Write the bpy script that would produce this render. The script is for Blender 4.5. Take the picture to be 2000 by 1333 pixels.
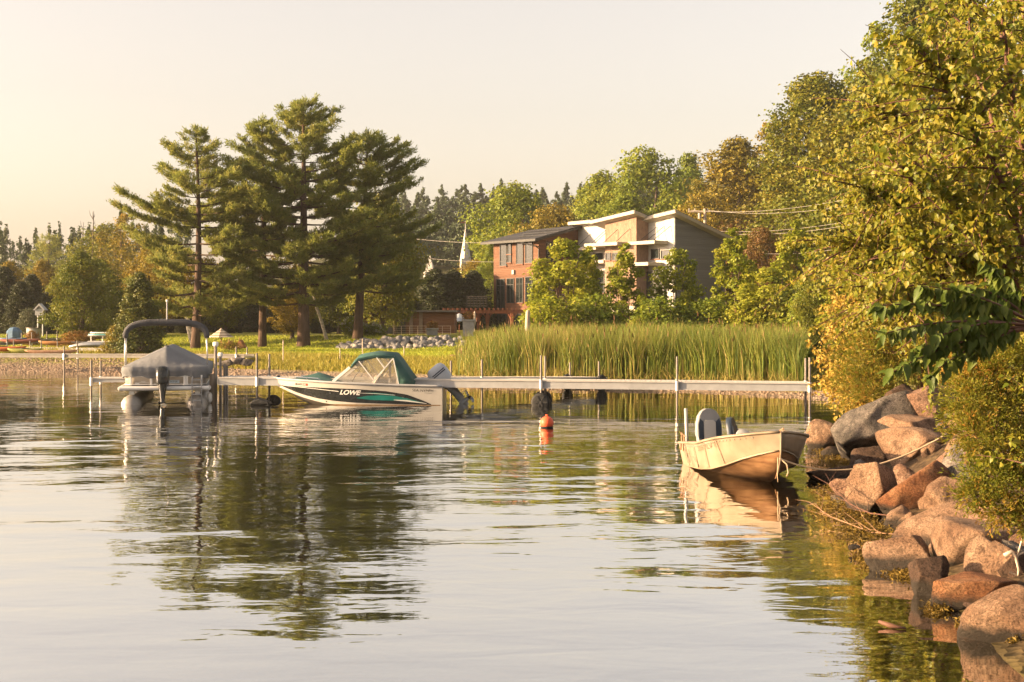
import bpy, math, random
import numpy as np
from mathutils import Vector, Matrix, Euler

for o in list(bpy.data.objects):
    bpy.data.objects.remove(o, do_unlink=True)
scene = bpy.context.scene
COL = scene.collection
R = math.radians

# ------------------------------------------------------------------ camera
EYE = 2.4            # metres above the lake
FPX = 2778.0         # focal length in pixels of the 2000 px wide photograph (50 mm on 36 mm)
HOR = 630.0          # row of the horizon
cam_d = bpy.data.cameras.new('camera')
cam_d.lens = 50.0
cam_d.sensor_width = 36.0
cam_d.shift_y = -(666.5 - HOR) / 2000.0
cam_d.clip_start = 0.1
cam_d.clip_end = 3000.0
cam = bpy.data.objects.new('camera', cam_d)
COL.objects.link(cam)
cam.location = (0, 0, EYE)
cam.rotation_euler = (R(90), 0, 0)
scene.camera = cam

# ------------------------------------------------------------------ sky, sun, exposure
SUN_EL = 13.0
SUN_AZ = -99.0       # degrees clockwise from +Y (straight ahead): low sun from the left, a touch behind
S = Vector((math.sin(R(SUN_AZ)) * math.cos(R(SUN_EL)), math.cos(R(SUN_AZ)) * math.cos(R(SUN_EL)), math.sin(R(SUN_EL))))
world = bpy.data.worlds.new('World')
scene.world = world
world.use_nodes = True
wn = world.node_tree.nodes
wl = world.node_tree.links
wn.clear()
w_out = wn.new('ShaderNodeOutputWorld')
w_bg = wn.new('ShaderNodeBackground')
w_sky = wn.new('ShaderNodeTexSky')
w_sky.sky_type = 'NISHITA'
w_sky.sun_disc = False
w_sky.sun_elevation = R(SUN_EL)
w_sky.sun_rotation = R(SUN_AZ)
w_sky.altitude = 0
w_sky.air_density = 1.0
w_sky.dust_density = 3.2
w_sky.ozone_density = 0.6
w_hsv = wn.new('ShaderNodeHueSaturation')
w_hsv.inputs['Saturation'].default_value = 0.5
w_tint = wn.new('ShaderNodeMix')
w_tint.data_type = 'RGBA'
w_tint.blend_type = 'MULTIPLY'
w_tint.inputs[0].default_value = 1.0
w_tint.inputs[7].default_value = (1.05, 0.88, 0.77, 1)
w_bg.inputs['Strength'].default_value = 0.106
wl.new(w_sky.outputs[0], w_hsv.inputs['Color'])
wl.new(w_hsv.outputs[0], w_tint.inputs[6])
wl.new(w_tint.outputs[2], w_bg.inputs[0])
wl.new(w_bg.outputs[0], w_out.inputs[0])

sun_d = bpy.data.lights.new('sun', 'SUN')
sun_d.energy = 5.0
sun_d.angle = R(0.6)
sun_d.color = (1.0, 0.69, 0.38)
sun = bpy.data.objects.new('sun', sun_d)
COL.objects.link(sun)
sun.location = (-60, -10, 40)
sun.rotation_euler = S.to_track_quat('Z', 'Y').to_euler()

vs = scene.view_settings
vs.view_transform = 'Standard'
vs.look = 'None'
vs.exposure = 1.86
vs.gamma = 1.0
vs.use_curve_mapping = False

cy = scene.cycles
cy.use_denoising = True
cy.max_bounces = 6
cy.diffuse_bounces = 2
cy.glossy_bounces = 3
cy.transmission_bounces = 3
cy.transparent_max_bounces = 8
cy.volume_bounces = 0
cy.caustics_reflective = False
cy.caustics_refractive = False
cy.sample_clamp_indirect = 4.0
cy.use_adaptive_sampling = True
cy.adaptive_threshold = 0.02

# ------------------------------------------------------------------ helpers
def W(px, py, Y):
    """world point seen at a pixel of the photograph when it stands Y metres away"""
    return Vector(((px - 1000) / FPX * Y, Y, EYE - (py - HOR) / FPX * Y))

def WX(px, Y):
    return (px - 1000) / FPX * Y

def tag(o, label=None, cat=None, group=None, kind=None):
    if label: o['label'] = label
    if cat: o['category'] = cat
    if group: o['group'] = group
    if kind: o['kind'] = kind
    return o

def empty(name, loc=(0, 0, 0), rz=0.0, label=None, cat=None, group=None):
    o = bpy.data.objects.new(name, None)
    o.empty_display_size = 0.2
    COL.objects.link(o)
    o.location = loc
    o.rotation_euler = (0, 0, rz)
    return tag(o, label, cat, group)

def link_mesh(name, me, mat=None, parent=None, loc=None, rot=None, scale=None):
    o = bpy.data.objects.new(name, me)
    COL.objects.link(o)
    if mat is not None:
        if not me.materials:
            me.materials.append(mat)
    if parent is not None:
        o.parent = parent
    if loc is not None: o.location = loc
    if rot is not None: o.rotation_euler = rot
    if scale is not None: o.scale = scale if hasattr(scale, '__len__') else (scale,) * 3
    return o

def copy_tree(o, parent=None):
    c = o.copy()
    COL.objects.link(c)
    if parent is not None: c.parent = parent
    for ch in o.children:
        copy_tree(ch, c)
    return c

def np_mesh(name, V, F, smooth=False, attr=None):
    """fast mesh from numpy arrays, F is (n,3) or (n,4)"""
    V = np.asarray(V, dtype=np.float32)
    F = np.asarray(F, dtype=np.int32)
    me = bpy.data.meshes.new(name)
    n, k = F.shape
    me.vertices.add(len(V))
    me.vertices.foreach_set('co', V.ravel())
    me.loops.add(n * k)
    me.loops.foreach_set('vertex_index', F.ravel())
    me.polygons.add(n)
    me.polygons.foreach_set('loop_start', np.arange(0, n * k, k, dtype=np.int32))
    me.polygons.foreach_set('loop_total', np.full(n, k, dtype=np.int32))
    if smooth:
        me.polygons.foreach_set('use_smooth', np.ones(n, dtype=bool))
    if attr is not None:
        a = me.attributes.new('tint', 'FLOAT', 'POINT')
        a.data.foreach_set('value', np.asarray(attr, dtype=np.float32))
    me.update(calc_edges=True)
    return me

class MB:
    """collects shapes, then links them as ONE mesh object"""
    def __init__(s):
        s.v = []; s.f = []
    def add(s, vs_, fs_):
        b = len(s.v)
        s.v += [tuple(p) for p in vs_]
        s.f += [tuple(b + i for i in f) for f in fs_]
    def box(s, c, size, rot=None):
        hx, hy, hz = size[0] / 2, size[1] / 2, size[2] / 2
        pts = [Vector((x, y, z)) for z in (-hz, hz) for y in (-hy, hy) for x in (-hx, hx)]
        if rot is not None:
            m = Euler(rot).to_matrix()
            pts = [m @ p for p in pts]
        c = Vector(c)
        s.add([p + c for p in pts], [(0, 2, 3, 1), (4, 5, 7, 6), (0, 1, 5, 4), (2, 6, 7, 3), (0, 4, 6, 2), (1, 3, 7, 5)])
        return s
    def beam(s, p0, p1, w, h, up=(0, 0, 1)):
        p0, p1, up = Vector(p0), Vector(p1), Vector(up)
        d = (p1 - p0).normalized()
        sd = d.cross(up)
        if sd.length < 1e-4: sd = Vector((1, 0, 0))
        sd.normalize()
        u = sd.cross(d)
        pts = []
        for p in (p0, p1):
            for a, b in ((-1, -1), (1, -1), (1, 1), (-1, 1)):
                pts.append(p + sd * (a * w / 2) + u * (b * h / 2))
        s.add(pts, [(0, 1, 2, 3), (7, 6, 5, 4), (0, 4, 5, 1), (1, 5, 6, 2), (2, 6, 7, 3), (3, 7, 4, 0)])
        return s
    def tube(s, pts, rad, seg=8, cap=True):
        pts = [Vector(p) for p in pts]
        n = len(pts)
        if not hasattr(rad, '__len__'): rad = [rad] * n
        ref = None
        base = len(s.v)
        for i, p in enumerate(pts):
            d = (pts[min(i + 1, n - 1)] - pts[max(i - 1, 0)])
            if d.length < 1e-9: d = Vector((0, 0, 1))
            d.normalize()
            if ref is None:
                ref = Vector((0, 0, 1)).cross(d)
                if ref.length < 0.05: ref = Vector((1, 0, 0)).cross(d)
            ref = (ref - d * ref.dot(d))
            ref.normalize()
            b = d.cross(ref)
            for k in range(seg):
                a = 2 * math.pi * k / seg
                s.v.append(tuple(p + (ref * math.cos(a) + b * math.sin(a)) * rad[i]))
        for i in range(n - 1):
            for k in range(seg):
                k2 = (k + 1) % seg
                s.f.append((base + i * seg + k, base + i * seg + k2, base + (i + 1) * seg + k2, base + (i + 1) * seg + k))
        if cap:
            s.f.append(tuple(base + k for k in range(seg))[::-1])
            s.f.append(tuple(base + (n - 1) * seg + k for k in range(seg)))
        return s
    def loft(s, rings, closed=True, cap=True):
        base = len(s.v)
        m = len(rings[0])
        for r_ in rings:
            s.v += [tuple(p) for p in r_]
        for i in range(len(rings) - 1):
            for k in range(m if closed else m - 1):
                k2 = (k + 1) % m
                s.f.append((base + i * m + k, base + i * m + k2, base + (i + 1) * m + k2, base + (i + 1) * m + k))
        if cap:
            s.f.append(tuple(base + k for k in range(m))[::-1])
            s.f.append(tuple(base + (len(rings) - 1) * m + k for k in range(m)))
        return s
    def prism(s, poly, z0, z1, to=None):
        """polygon (x,y) pulled from z0 to z1; to maps (x,y,z) to a point"""
        to = to or (lambda x, y, z: (x, y, z))
        n = len(poly)
        s.add([to(x, y, z0) for x, y in poly] + [to(x, y, z1) for x, y in poly],
              [tuple(range(n))[::-1], tuple(range(n, 2 * n))] + [(i, (i + 1) % n, n + (i + 1) % n, n + i) for i in range(n)])
        return s
    def mesh(s, name, smooth=False, angle=None):
        me = bpy.data.meshes.new(name)
        me.from_pydata(s.v, [], s.f)
        import bmesh
        bm = bmesh.new(); bm.from_mesh(me)
        bmesh.ops.recalc_face_normals(bm, faces=bm.faces[:])
        bm.to_mesh(me); bm.free()
        if smooth:
            me.polygons.foreach_set('use_smooth', [True] * len(me.polygons))
            if angle: me.set_sharp_from_angle(angle=R(angle))
        return me
    def build(s, name, mat=None, parent=None, smooth=False, angle=None, bevel=0.0, loc=None, rot=None):
        o = link_mesh(name, s.mesh(name, smooth, angle), mat, parent, loc, rot)
        if bevel:
            b = o.modifiers.new('bevel', 'BEVEL'); b.width = bevel; b.segments = 2; b.limit_method = 'ANGLE'
        return o

def smooth01(t):
    t = np.clip(t, 0, 1)
    return t * t * (3 - 2 * t)

# ------------------------------------------------------------------ materials
MATS = {}
def mat(name, c1, c2=None, rough=0.6, scale=4.0, metallic=0.0, bump=0.0, bscale=None, spec=0.3, stretch=None, detail=4.0, c3=None, space='Object'):
    """procedural material: noise between two or three real colours plus fine relief"""
    if name in MATS: return MATS[name]
    m = bpy.data.materials.new(name)
    m.use_nodes = True
    nt = m.node_tree
    N, L = nt.nodes, nt.links
    b = N['Principled BSDF']
    b.inputs['Roughness'].default_value = rough
    b.inputs['Metallic'].default_value = metallic
    b.inputs['Specular IOR Level'].default_value = spec
    c2 = c2 or tuple(x * 0.8 for x in c1)
    tc = N.new('ShaderNodeTexCoord')
    mp = N.new('ShaderNodeMapping')
    if stretch: mp.inputs['Scale'].default_value = stretch
    L.new(tc.outputs[space], mp.inputs['Vector'])
    nz = N.new('ShaderNodeTexNoise')
    nz.inputs['Scale'].default_value = scale
    nz.inputs['Detail'].default_value = detail
    nz.inputs['Roughness'].default_value = 0.6
    L.new(mp.outputs[0], nz.inputs['Vector'])
    cr = N.new('ShaderNodeValToRGB')
    cr.color_ramp.elements[0].position = 0.32
    cr.color_ramp.elements[1].position = 0.68
    cr.color_ramp.elements[0].color = (*c1, 1)
    cr.color_ramp.elements[1].color = (*c2, 1)
    if c3:
        e = cr.color_ramp.elements.new(0.5); e.color = (*c3, 1)
    L.new(nz.outputs[0], cr.inputs[0])
    L.new(cr.outputs[0], b.inputs['Base Color'])
    if bump:
        bz = N.new('ShaderNodeTexNoise')
        bz.inputs['Scale'].default_value = bscale or scale * 4
        bz.inputs['Detail'].default_value = 5
        L.new(mp.outputs[0], bz.inputs['Vector'])
        bp = N.new('ShaderNodeBump')
        bp.inputs['Distance'].default_value = bump
        bp.inputs['Strength'].default_value = 1.0
        L.new(bz.outputs[0], bp.inputs['Height'])
        L.new(bp.outputs[0], b.inputs['Normal'])
    MATS[name] = m
    return m

def leaf_mat(name, cols, trans=0.35, rough=0.5, spec=0.25):
    """leaf colours picked by the per-leaf 'tint' attribute, light passing through the blade"""
    if name in MATS: return MATS[name]
    m = bpy.data.materials.new(name)
    m.use_nodes = True
    N, L = m.node_tree.nodes, m.node_tree.links
    b = N['Principled BSDF']
    out = N['Material Output']
    b.inputs['Roughness'].default_value = rough
    b.inputs['Specular IOR Level'].default_value = spec
    at = N.new('ShaderNodeAttribute'); at.attribute_name = 'tint'
    oi = N.new('ShaderNodeObjectInfo')
    ad = N.new('ShaderNodeMath'); ad.operation = 'MULTIPLY_ADD'
    ad.inputs[1].default_value = 0.24; ad.inputs[2].default_value = -0.12
    L.new(oi.outputs['Random'], ad.inputs[0])
    su = N.new('ShaderNodeMath'); su.operation = 'ADD'
    L.new(at.outputs['Fac'], su.inputs[0]); L.new(ad.outputs[0], su.inputs[1])
    cr = N.new('ShaderNodeValToRGB')
    els = cr.color_ramp.elements
    for i, c in enumerate(cols):
        p = i / (len(cols) - 1)
        e = els[0] if i == 0 else (els[-1] if i == len(cols) - 1 else els.new(p))
        e.position = p; e.color = (*c, 1)
    L.new(su.outputs[0], cr.inputs[0])
    L.new(cr.outputs[0], b.inputs['Base Color'])
    tr = N.new('ShaderNodeBsdfTranslucent')
    hs = N.new('ShaderNodeHueSaturation'); hs.inputs['Value'].default_value = 1.25; hs.inputs['Hue'].default_value = 0.485
    L.new(cr.outputs[0], hs.inputs['Color']); L.new(hs.outputs[0], tr.inputs['Color'])
    mx = N.new('ShaderNodeMixShader'); mx.inputs[0].default_value = trans
    L.new(b.outputs[0], mx.inputs[1]); L.new(tr.outputs[0], mx.inputs[2]); L.new(mx.outputs[0], out.inputs[0])
    MATS[name] = m
    return m
# ------------------------------------------------------------------ terrain, lake
SHORE = np.array([(-420, 150), (-150, 95), (-60, 76), (-24.7, 68.7), (-17.6, 64), (-10.7, 59.5), (-1.9, 53), (1.8, 50.5), (5.4, 49.5), (7.7, 47.3),
                  (9.6, 44), (9.3, 38), (7.9, 33), (6.3, 27.5), (5.35, 22), (4.7, 18), (4.15, 14.5), (3.75, 12), (3.45, 9.5), (3.3, 6), (3.3, -60)], dtype=float)

def shore_dist(X, Y):
    """signed distance to the waterline, positive on land"""
    P = np.stack([X, Y], -1)
    best = np.full(X.shape, 1e9)
    for a, b in zip(SHORE[:-1], SHORE[1:]):
        ab = b - a
        t = np.clip(((P - a) @ ab) / (ab @ ab), 0, 1)
        q = a + t[..., None] * ab
        best = np.minimum(best, np.hypot(P[..., 0] - q[..., 0], P[..., 1] - q[..., 1]))
    poly = np.vstack([SHORE, [(2000, -60), (2000, 2500), (-2500, 2500), (-2500, 150)]])
    ins = np.zeros(X.shape, bool)
    j = len(poly) - 1
    for i in range(len(poly)):
        xi, yi = poly[i]; xj, yj = poly[j]
        c = ((yi > Y) != (yj > Y)) & (X < (xj - xi) * (Y - yi) / (yj - yi + 1e-12) + xi)
        ins ^= c
        j = i
    return np.where(ins, best, -best)

def vnoise(X, Y, f, seed=0):
    r_ = np.random.RandomState(seed)
    out = np.zeros_like(X)
    for k in range(5):
        a = r_.uniform(0, 6.28); ph = r_.uniform(0, 6.28); ff = f * r_.uniform(.6, 1.7)
        out += np.sin((X * math.cos(a) + Y * math.sin(a)) * ff + ph)
    return out / 5

def ground_z(X, Y):
    X = np.asarray(X, float); Y = np.asarray(Y, float)
    d = shore_dist(X, Y)
    main = np.interp(d, [-60, -12, -4, -1, 0, 1.5, 3, 5, 7, 17, 24, 60, 110, 160], [-2.5, -1.6, -.7, -.15, 0, .16, .36, .66, .85, .92, 1.55, 1.8, 2.4, 4.0])
    bank = np.interp(d, [-60, -12, -4, -1, 0, .6, 1.6, 3, 6, 20], [-2.5, -1.4, -.5, -.14, 0, .22, .75, 1.15, 1.5, 2.0])
    wb = smooth01((43 - Y) / 6) * smooth01((X - 1) / 2)
    z = main * (1 - wb) + bank * wb
    # the wooded hill: up towards the right and far behind
    hill = 15 * smooth01((Y - 150) / 190) * smooth01((X + 70) / 60)
    hill += 7 * smooth01((Y - 190) / 160)
    right = 0.34 * np.maximum(X - 17, 0) * smooth01((Y - 60) / 60)
    z = z + hill + np.minimum(right, 13)
    land = smooth01(d / 6)
    z = z + land * (vnoise(X, Y, .35, 3) * .05 + vnoise(X, Y, 1.3, 5) * .02)
    return z

def gz(x, y):
    return float(ground_z(np.array([float(x)]), np.array([float(y)]))[0])

def GP(px, Y, dz=0.0):
    """point on the ground in the column of a pixel, Y metres away"""
    x = WX(px, Y)
    return Vector((x, Y, gz(x, Y) + dz))

ys = np.unique(np.concatenate([np.linspace(-40, 6, 24), np.linspace(6, 34, 130), np.linspace(34, 90, 190), np.linspace(90, 220, 80), np.linspace(220, 800, 50), np.linspace(800, 2400, 12)]))
xs = np.unique(np.concatenate([np.linspace(-1500, -60, 30), np.linspace(-60, -2, 120), np.linspace(-2, 14, 130), np.linspace(14, 70, 60), np.linspace(70, 1500, 40)]))
GX, GY = np.meshgrid(xs, ys)
GZ = ground_z(GX, GY)
nx, ny = len(xs), len(ys)
ii = (np.arange(ny - 1)[:, None] * nx + np.arange(nx - 1)[None, :]).ravel()
F = np.stack([ii, ii + 1, ii + nx + 1, ii + nx], 1)
g_me = np_mesh('ground', np.stack([GX.ravel(), GY.ravel(), GZ.ravel()], 1), F, smooth=True)
sd = shore_dist(GX, GY).ravel()
a = g_me.attributes.new('shore', 'FLOAT', 'POINT'); a.data.foreach_set('value', sd.astype(np.float32))
bankw = (smooth01((43 - GY) / 6) * smooth01((GX - 1) / 2)).ravel()
a = g_me.attributes.new('bank', 'FLOAT', 'POINT'); a.data.foreach_set('value', bankw.astype(np.float32))

def ground_material():
    m = bpy.data.materials.new('ground_soil_gravel_grass'); m.use_nodes = True
    N, L = m.node_tree.nodes, m.node_tree.links
    b = N['Principled BSDF']; b.inputs['Roughness'].default_value = 0.9; b.inputs['Specular IOR Level'].default_value = 0.15
    tc = N.new('ShaderNodeTexCoord')
    def noise(s, d=4):
        n = N.new('ShaderNodeTexNoise'); n.inputs['Scale'].default_value = s; n.inputs['Detail'].default_value = d
        L.new(tc.outputs['Object'], n.inputs['Vector']); return n.outputs[0]
    def ramp(f, stops):
        r_ = N.new('ShaderNodeValToRGB')
        e = r_.color_ramp.elements
        for i, (p, c) in enumerate(stops):
            k = e[0] if i == 0 else (e[-1] if i == len(stops) - 1 else e.new(p))
            k.position = p; k.color = (*c, 1)
        L.new(f, r_.inputs[0]); return r_.outputs[0]
    def mix(f, a_, b_):
        x = N.new('ShaderNodeMix'); x.data_type = 'RGBA'
        L.new(f, x.inputs[0]); L.new(a_, x.inputs[6]); L.new(b_, x.inputs[7]); return x.outputs[2]
    sh = N.new('ShaderNodeAttribute'); sh.attribute_name = 'shore'
    bk = N.new('ShaderNodeAttribute'); bk.attribute_name = 'bank'
    wob = N.new('ShaderNodeMath'); wob.operation = 'MULTIPLY_ADD'; wob.inputs[1].default_value = 3.0
    L.new(noise(.5), wob.inputs[0]); L.new(sh.outputs['Fac'], wob.inputs[2])
    def step(src, lo, hi):
        r_ = N.new('ShaderNodeMapRange'); r_.inputs[1].default_value = lo; r_.inputs[2].default_value = hi
        L.new(src, r_.inputs[0]); return r_.outputs[0]
    gravel_v = N.new('ShaderNodeTexVoronoi'); gravel_v.inputs['Scale'].default_value = 9
    L.new(tc.outputs['Object'], gravel_v.inputs['Vector'])
    gravel = ramp(gravel_v.outputs['Color'], [(0, (.14, .10, .065)), (.5, (.24, .175, .12)), (1, (.36, .28, .20))])
    grass = ramp(noise(1.6, 6), [(.3, (.13, .15, .02)), (.5, (.20, .20, .03)), (.7, (.27, .24, .04))])
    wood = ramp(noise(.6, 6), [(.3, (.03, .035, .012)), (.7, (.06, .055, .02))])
    bed = ramp(noise(1.1, 6), [(.3, (.03, .03, .010)), (.5, (.065, .058, .014)), (.7, (.12, .095, .02))])
    bank = ramp(noise(3, 6), [(.3, (.03, .02, .012)), (.6, (.075, .05, .028)), (.8, (.12, .085, .04))])
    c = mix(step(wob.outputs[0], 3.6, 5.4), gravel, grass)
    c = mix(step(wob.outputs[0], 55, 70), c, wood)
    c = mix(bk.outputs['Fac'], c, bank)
    c = mix(step(sh.outputs['Fac'], .25, -.35), c, bed)
    L.new(c, b.inputs['Base Color'])
    bp = N.new('ShaderNodeBump'); bp.inputs['Distance'].default_value = .05
    L.new(gravel_v.outputs['Distance'], bp.inputs['Height']); L.new(bp.outputs[0], b.inputs['Normal'])
    return m
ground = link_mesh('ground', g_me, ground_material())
tag(ground, kind='structure')

# the lake surface: one sheet, its ripples are relief in the shader
def water_material():
    m = bpy.data.materials.new('lake_water'); m.use_nodes = True
    N, L = m.node_tree.nodes, m.node_tree.links
    N.remove(N['Principled BSDF']); out = N['Material Output']
    tc = N.new('ShaderNodeTexCoord')
    def wave(scale, sx, sy, rot, detail=2.0, dist=0.0):
        mp = N.new('ShaderNodeMapping'); mp.inputs['Scale'].default_value = (sx, sy, 1); mp.inputs['Rotation'].default_value = (0, 0, R(rot))
        L.new(tc.outputs['Object'], mp.inputs['Vector'])
        n = N.new('ShaderNodeTexNoise'); n.inputs['Scale'].default_value = scale; n.inputs['Detail'].default_value = detail
        n.inputs['Roughness'].default_value = .45; n.inputs['Distortion'].default_value = dist
        L.new(mp.outputs[0], n.inputs['Vector']); return n.outputs[0]
    def scale(v, k):
        x = N.new('ShaderNodeMath'); x.operation = 'MULTIPLY'; x.inputs[1].default_value = k; L.new(v, x.inputs[0]); return x.outputs[0]
    def add(a_, b_):
        x = N.new('ShaderNodeMath'); x.operation = 'ADD'; L.new(a_, x.inputs[0]); L.new(b_, x.inputs[1]); return x.outputs[0]
    def mul(a_, b_):
        x = N.new('ShaderNodeMath'); x.operation = 'MULTIPLY'; L.new(a_, x.inputs[0]); L.new(b_, x.inputs[1]); return x.outputs[0]
    swell = scale(wave(.55, .6, 1.0, 8, 1.5, .3), .042)
    rip = scale(wave(2.1, .5, 1.0, -6, 2.0, .6), .0175)
    fine = scale(wave(6.5, .55, 1.0, 12, 2.0, .4), .0032)
    # patches of breeze
    patch = N.new('ShaderNodeMapRange'); patch.inputs[1].default_value = .38; patch.inputs[2].default_value = .62
    patch.inputs[3].default_value = .35; patch.inputs[4].default_value = 1.0
    L.new(wave(.12, .5, 1.0, 0, 2.0), patch.inputs[0])
    # sheltered, calmer water close to the bank where the photographer stands
    sp_ = N.new('ShaderNodeSeparateXYZ'); L.new(tc.outputs['Object'], sp_.inputs[0])
    calm = N.new('ShaderNodeMapRange'); calm.interpolation_type = 'SMOOTHSTEP'; calm.inputs[1].default_value = 9; calm.inputs[2].default_value = 26
    calm.inputs[3].default_value = .48; calm.inputs[4].default_value = 1.0
    L.new(sp_.outputs[1], calm.inputs[0])
    lee = N.new('ShaderNodeMapRange'); lee.interpolation_type = 'SMOOTHSTEP'; lee.inputs[1].default_value = 24; lee.inputs[2].default_value = 41
    lee.inputs[3].default_value = 1.0; lee.inputs[4].default_value = .6
    L.new(sp_.outputs[1], lee.inputs[0])
    h = mul(add(swell, mul(mul(add(rip, fine), patch.outputs[0]), calm.outputs[0])), lee.outputs[0])
    bp = N.new('ShaderNodeBump'); bp.inputs['Distance'].default_value = 1.0; bp.inputs['Strength'].default_value = 1.0
    L.new(h, bp.inputs['Height'])
    gl = N.new('ShaderNodeBsdfGlossy'); gl.inputs['Roughness'].default_value = 0.02; gl.inputs['Color'].default_value = (.97, .97, .97, 1)
    L.new(bp.outputs[0], gl.inputs['Normal'])
    tr = N.new('ShaderNodeBsdfTransparent'); tr.inputs['Color'].default_value = (.50, .46, .26, 1)
    lw = N.new('ShaderNodeLayerWeight'); lw.inputs['Blend'].default_value = .5
    L.new(bp.outputs[0], lw.inputs['Normal'])
    cr = N.new('ShaderNodeValToRGB')
    e = cr.color_ramp.elements
    e[0].position = .0; e[0].color = (.03,) * 3 + (1,)
    e[1].position = 1.0; e[1].color = (.95, .95, .95, 1)
    for p, v in ((.45, .15), (.60, .42), (.70, .64), (.82, .79), (.92, .88)):
        k = e.new(p); k.color = (v, v, v, 1)
    L.new(lw.outputs['Facing'], cr.inputs[0])
    mx = N.new('ShaderNodeMixShader')
    L.new(cr.outputs[0], mx.inputs[0]); L.new(tr.outputs[0], mx.inputs[1]); L.new(gl.outputs[0], mx.inputs[2])
    L.new(mx.outputs[0], out.inputs[0])
    return m
wv = [(-900, -40, 0), (300, -40, 0), (300, 400, 0), (-900, 400, 0)]
lake_me = bpy.data.meshes.new('lake_water'); lake_me.from_pydata(wv, [], [(0, 1, 2, 3)])
lake = link_mesh('lake_water', lake_me, water_material())
tag(lake, kind='structure')
# ------------------------------------------------------------------ plants
def unit(v):
    return v / (np.linalg.norm(v, axis=-1, keepdims=True) + 1e-9)

def leaves_mesh(name, P, Nr, size, tint, rng, aspect=0.62, fold=0.18, axis=None, axis_w=0.0, wide=0.42):
    """one folded blade per point: base, two sides, tip"""
    n = len(P)
    Nr = unit(Nr)
    A = rng.normal(size=(n, 3))
    if axis is not None:
        A = unit(A) * (1 - axis_w) + np.asarray(axis) * axis_w
    A = unit(A - Nr * np.sum(A * Nr, -1, keepdims=True))
    B = np.cross(Nr, A)
    s = np.asarray(size).reshape(-1, 1) * np.ones((n, 1))
    base = P - A * s * .5
    tip = P + A * s * .5 - Nr * s * .08
    mid = P + A * s * (wide - .5)
    l = mid + B * s * aspect * .5 + Nr * s * fold
    r = mid - B * s * aspect * .5 + Nr * s * fold
    V = np.stack([base, l, tip, r], 1).reshape(-1, 3)
    i = np.arange(n) * 4
    F = np.concatenate([np.stack([i, i + 2, i + 1], 1), np.stack([i, i + 3, i + 2], 1)])
    return np_mesh(name, V, F, attr=np.repeat(tint, 4))

def sphere_dirs(n, rng):
    return unit(rng.normal(size=(n, 3)))

def crown_points(rng, clumps, n_total, flat=0.75, shell=0.62):
    """leaf spots on the outside of each clump (cx,cy,cz,r); more on big clumps"""
    c = np.asarray(clumps)
    wgt = c[:, 3] ** 2
    cnt = np.maximum((n_total * wgt / wgt.sum()).astype(int), 8)
    P, D, T = [], [], []
    for (x, y, z, r), k in zip(c, cnt):
        d = sphere_dirs(k, rng)
        lump = 1 + .22 * np.sin(d[:, 0] * 5 + x * 3) * np.sin(d[:, 1] * 5 + y * 3) + .15 * np.sin(d[:, 2] * 7 + z)
        rad = r * lump * (shell + (1.12 - shell) * rng.rand(k) ** .7) * (1 + .45 * rng.rand(k) ** 6)
        p = d * rad[:, None] * np.array([1, 1, flat]) + np.array([x, y, z])
        P.append(p); D.append(d)
        T.append(np.clip(rng.normal(.5, .17, k) + rng.normal(0, .12), 0, 1))
    return np.concatenate(P), np.concatenate(D), np.concatenate(T)

def limb_curve(p0, p1, rng, n=4, sag=0.08):
    p0, p1 = np.array(p0, float), np.array(p1, float)
    L = np.linalg.norm(p1 - p0)
    out = []
    off = rng.normal(size=3) * L * .06
    for i in range(n + 1):
        t = i / n
        q = p0 + (p1 - p0) * t + off * math.sin(math.pi * t)
        q[2] += -sag * L * math.sin(math.pi * t)
        out.append(q)
    return out

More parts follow.
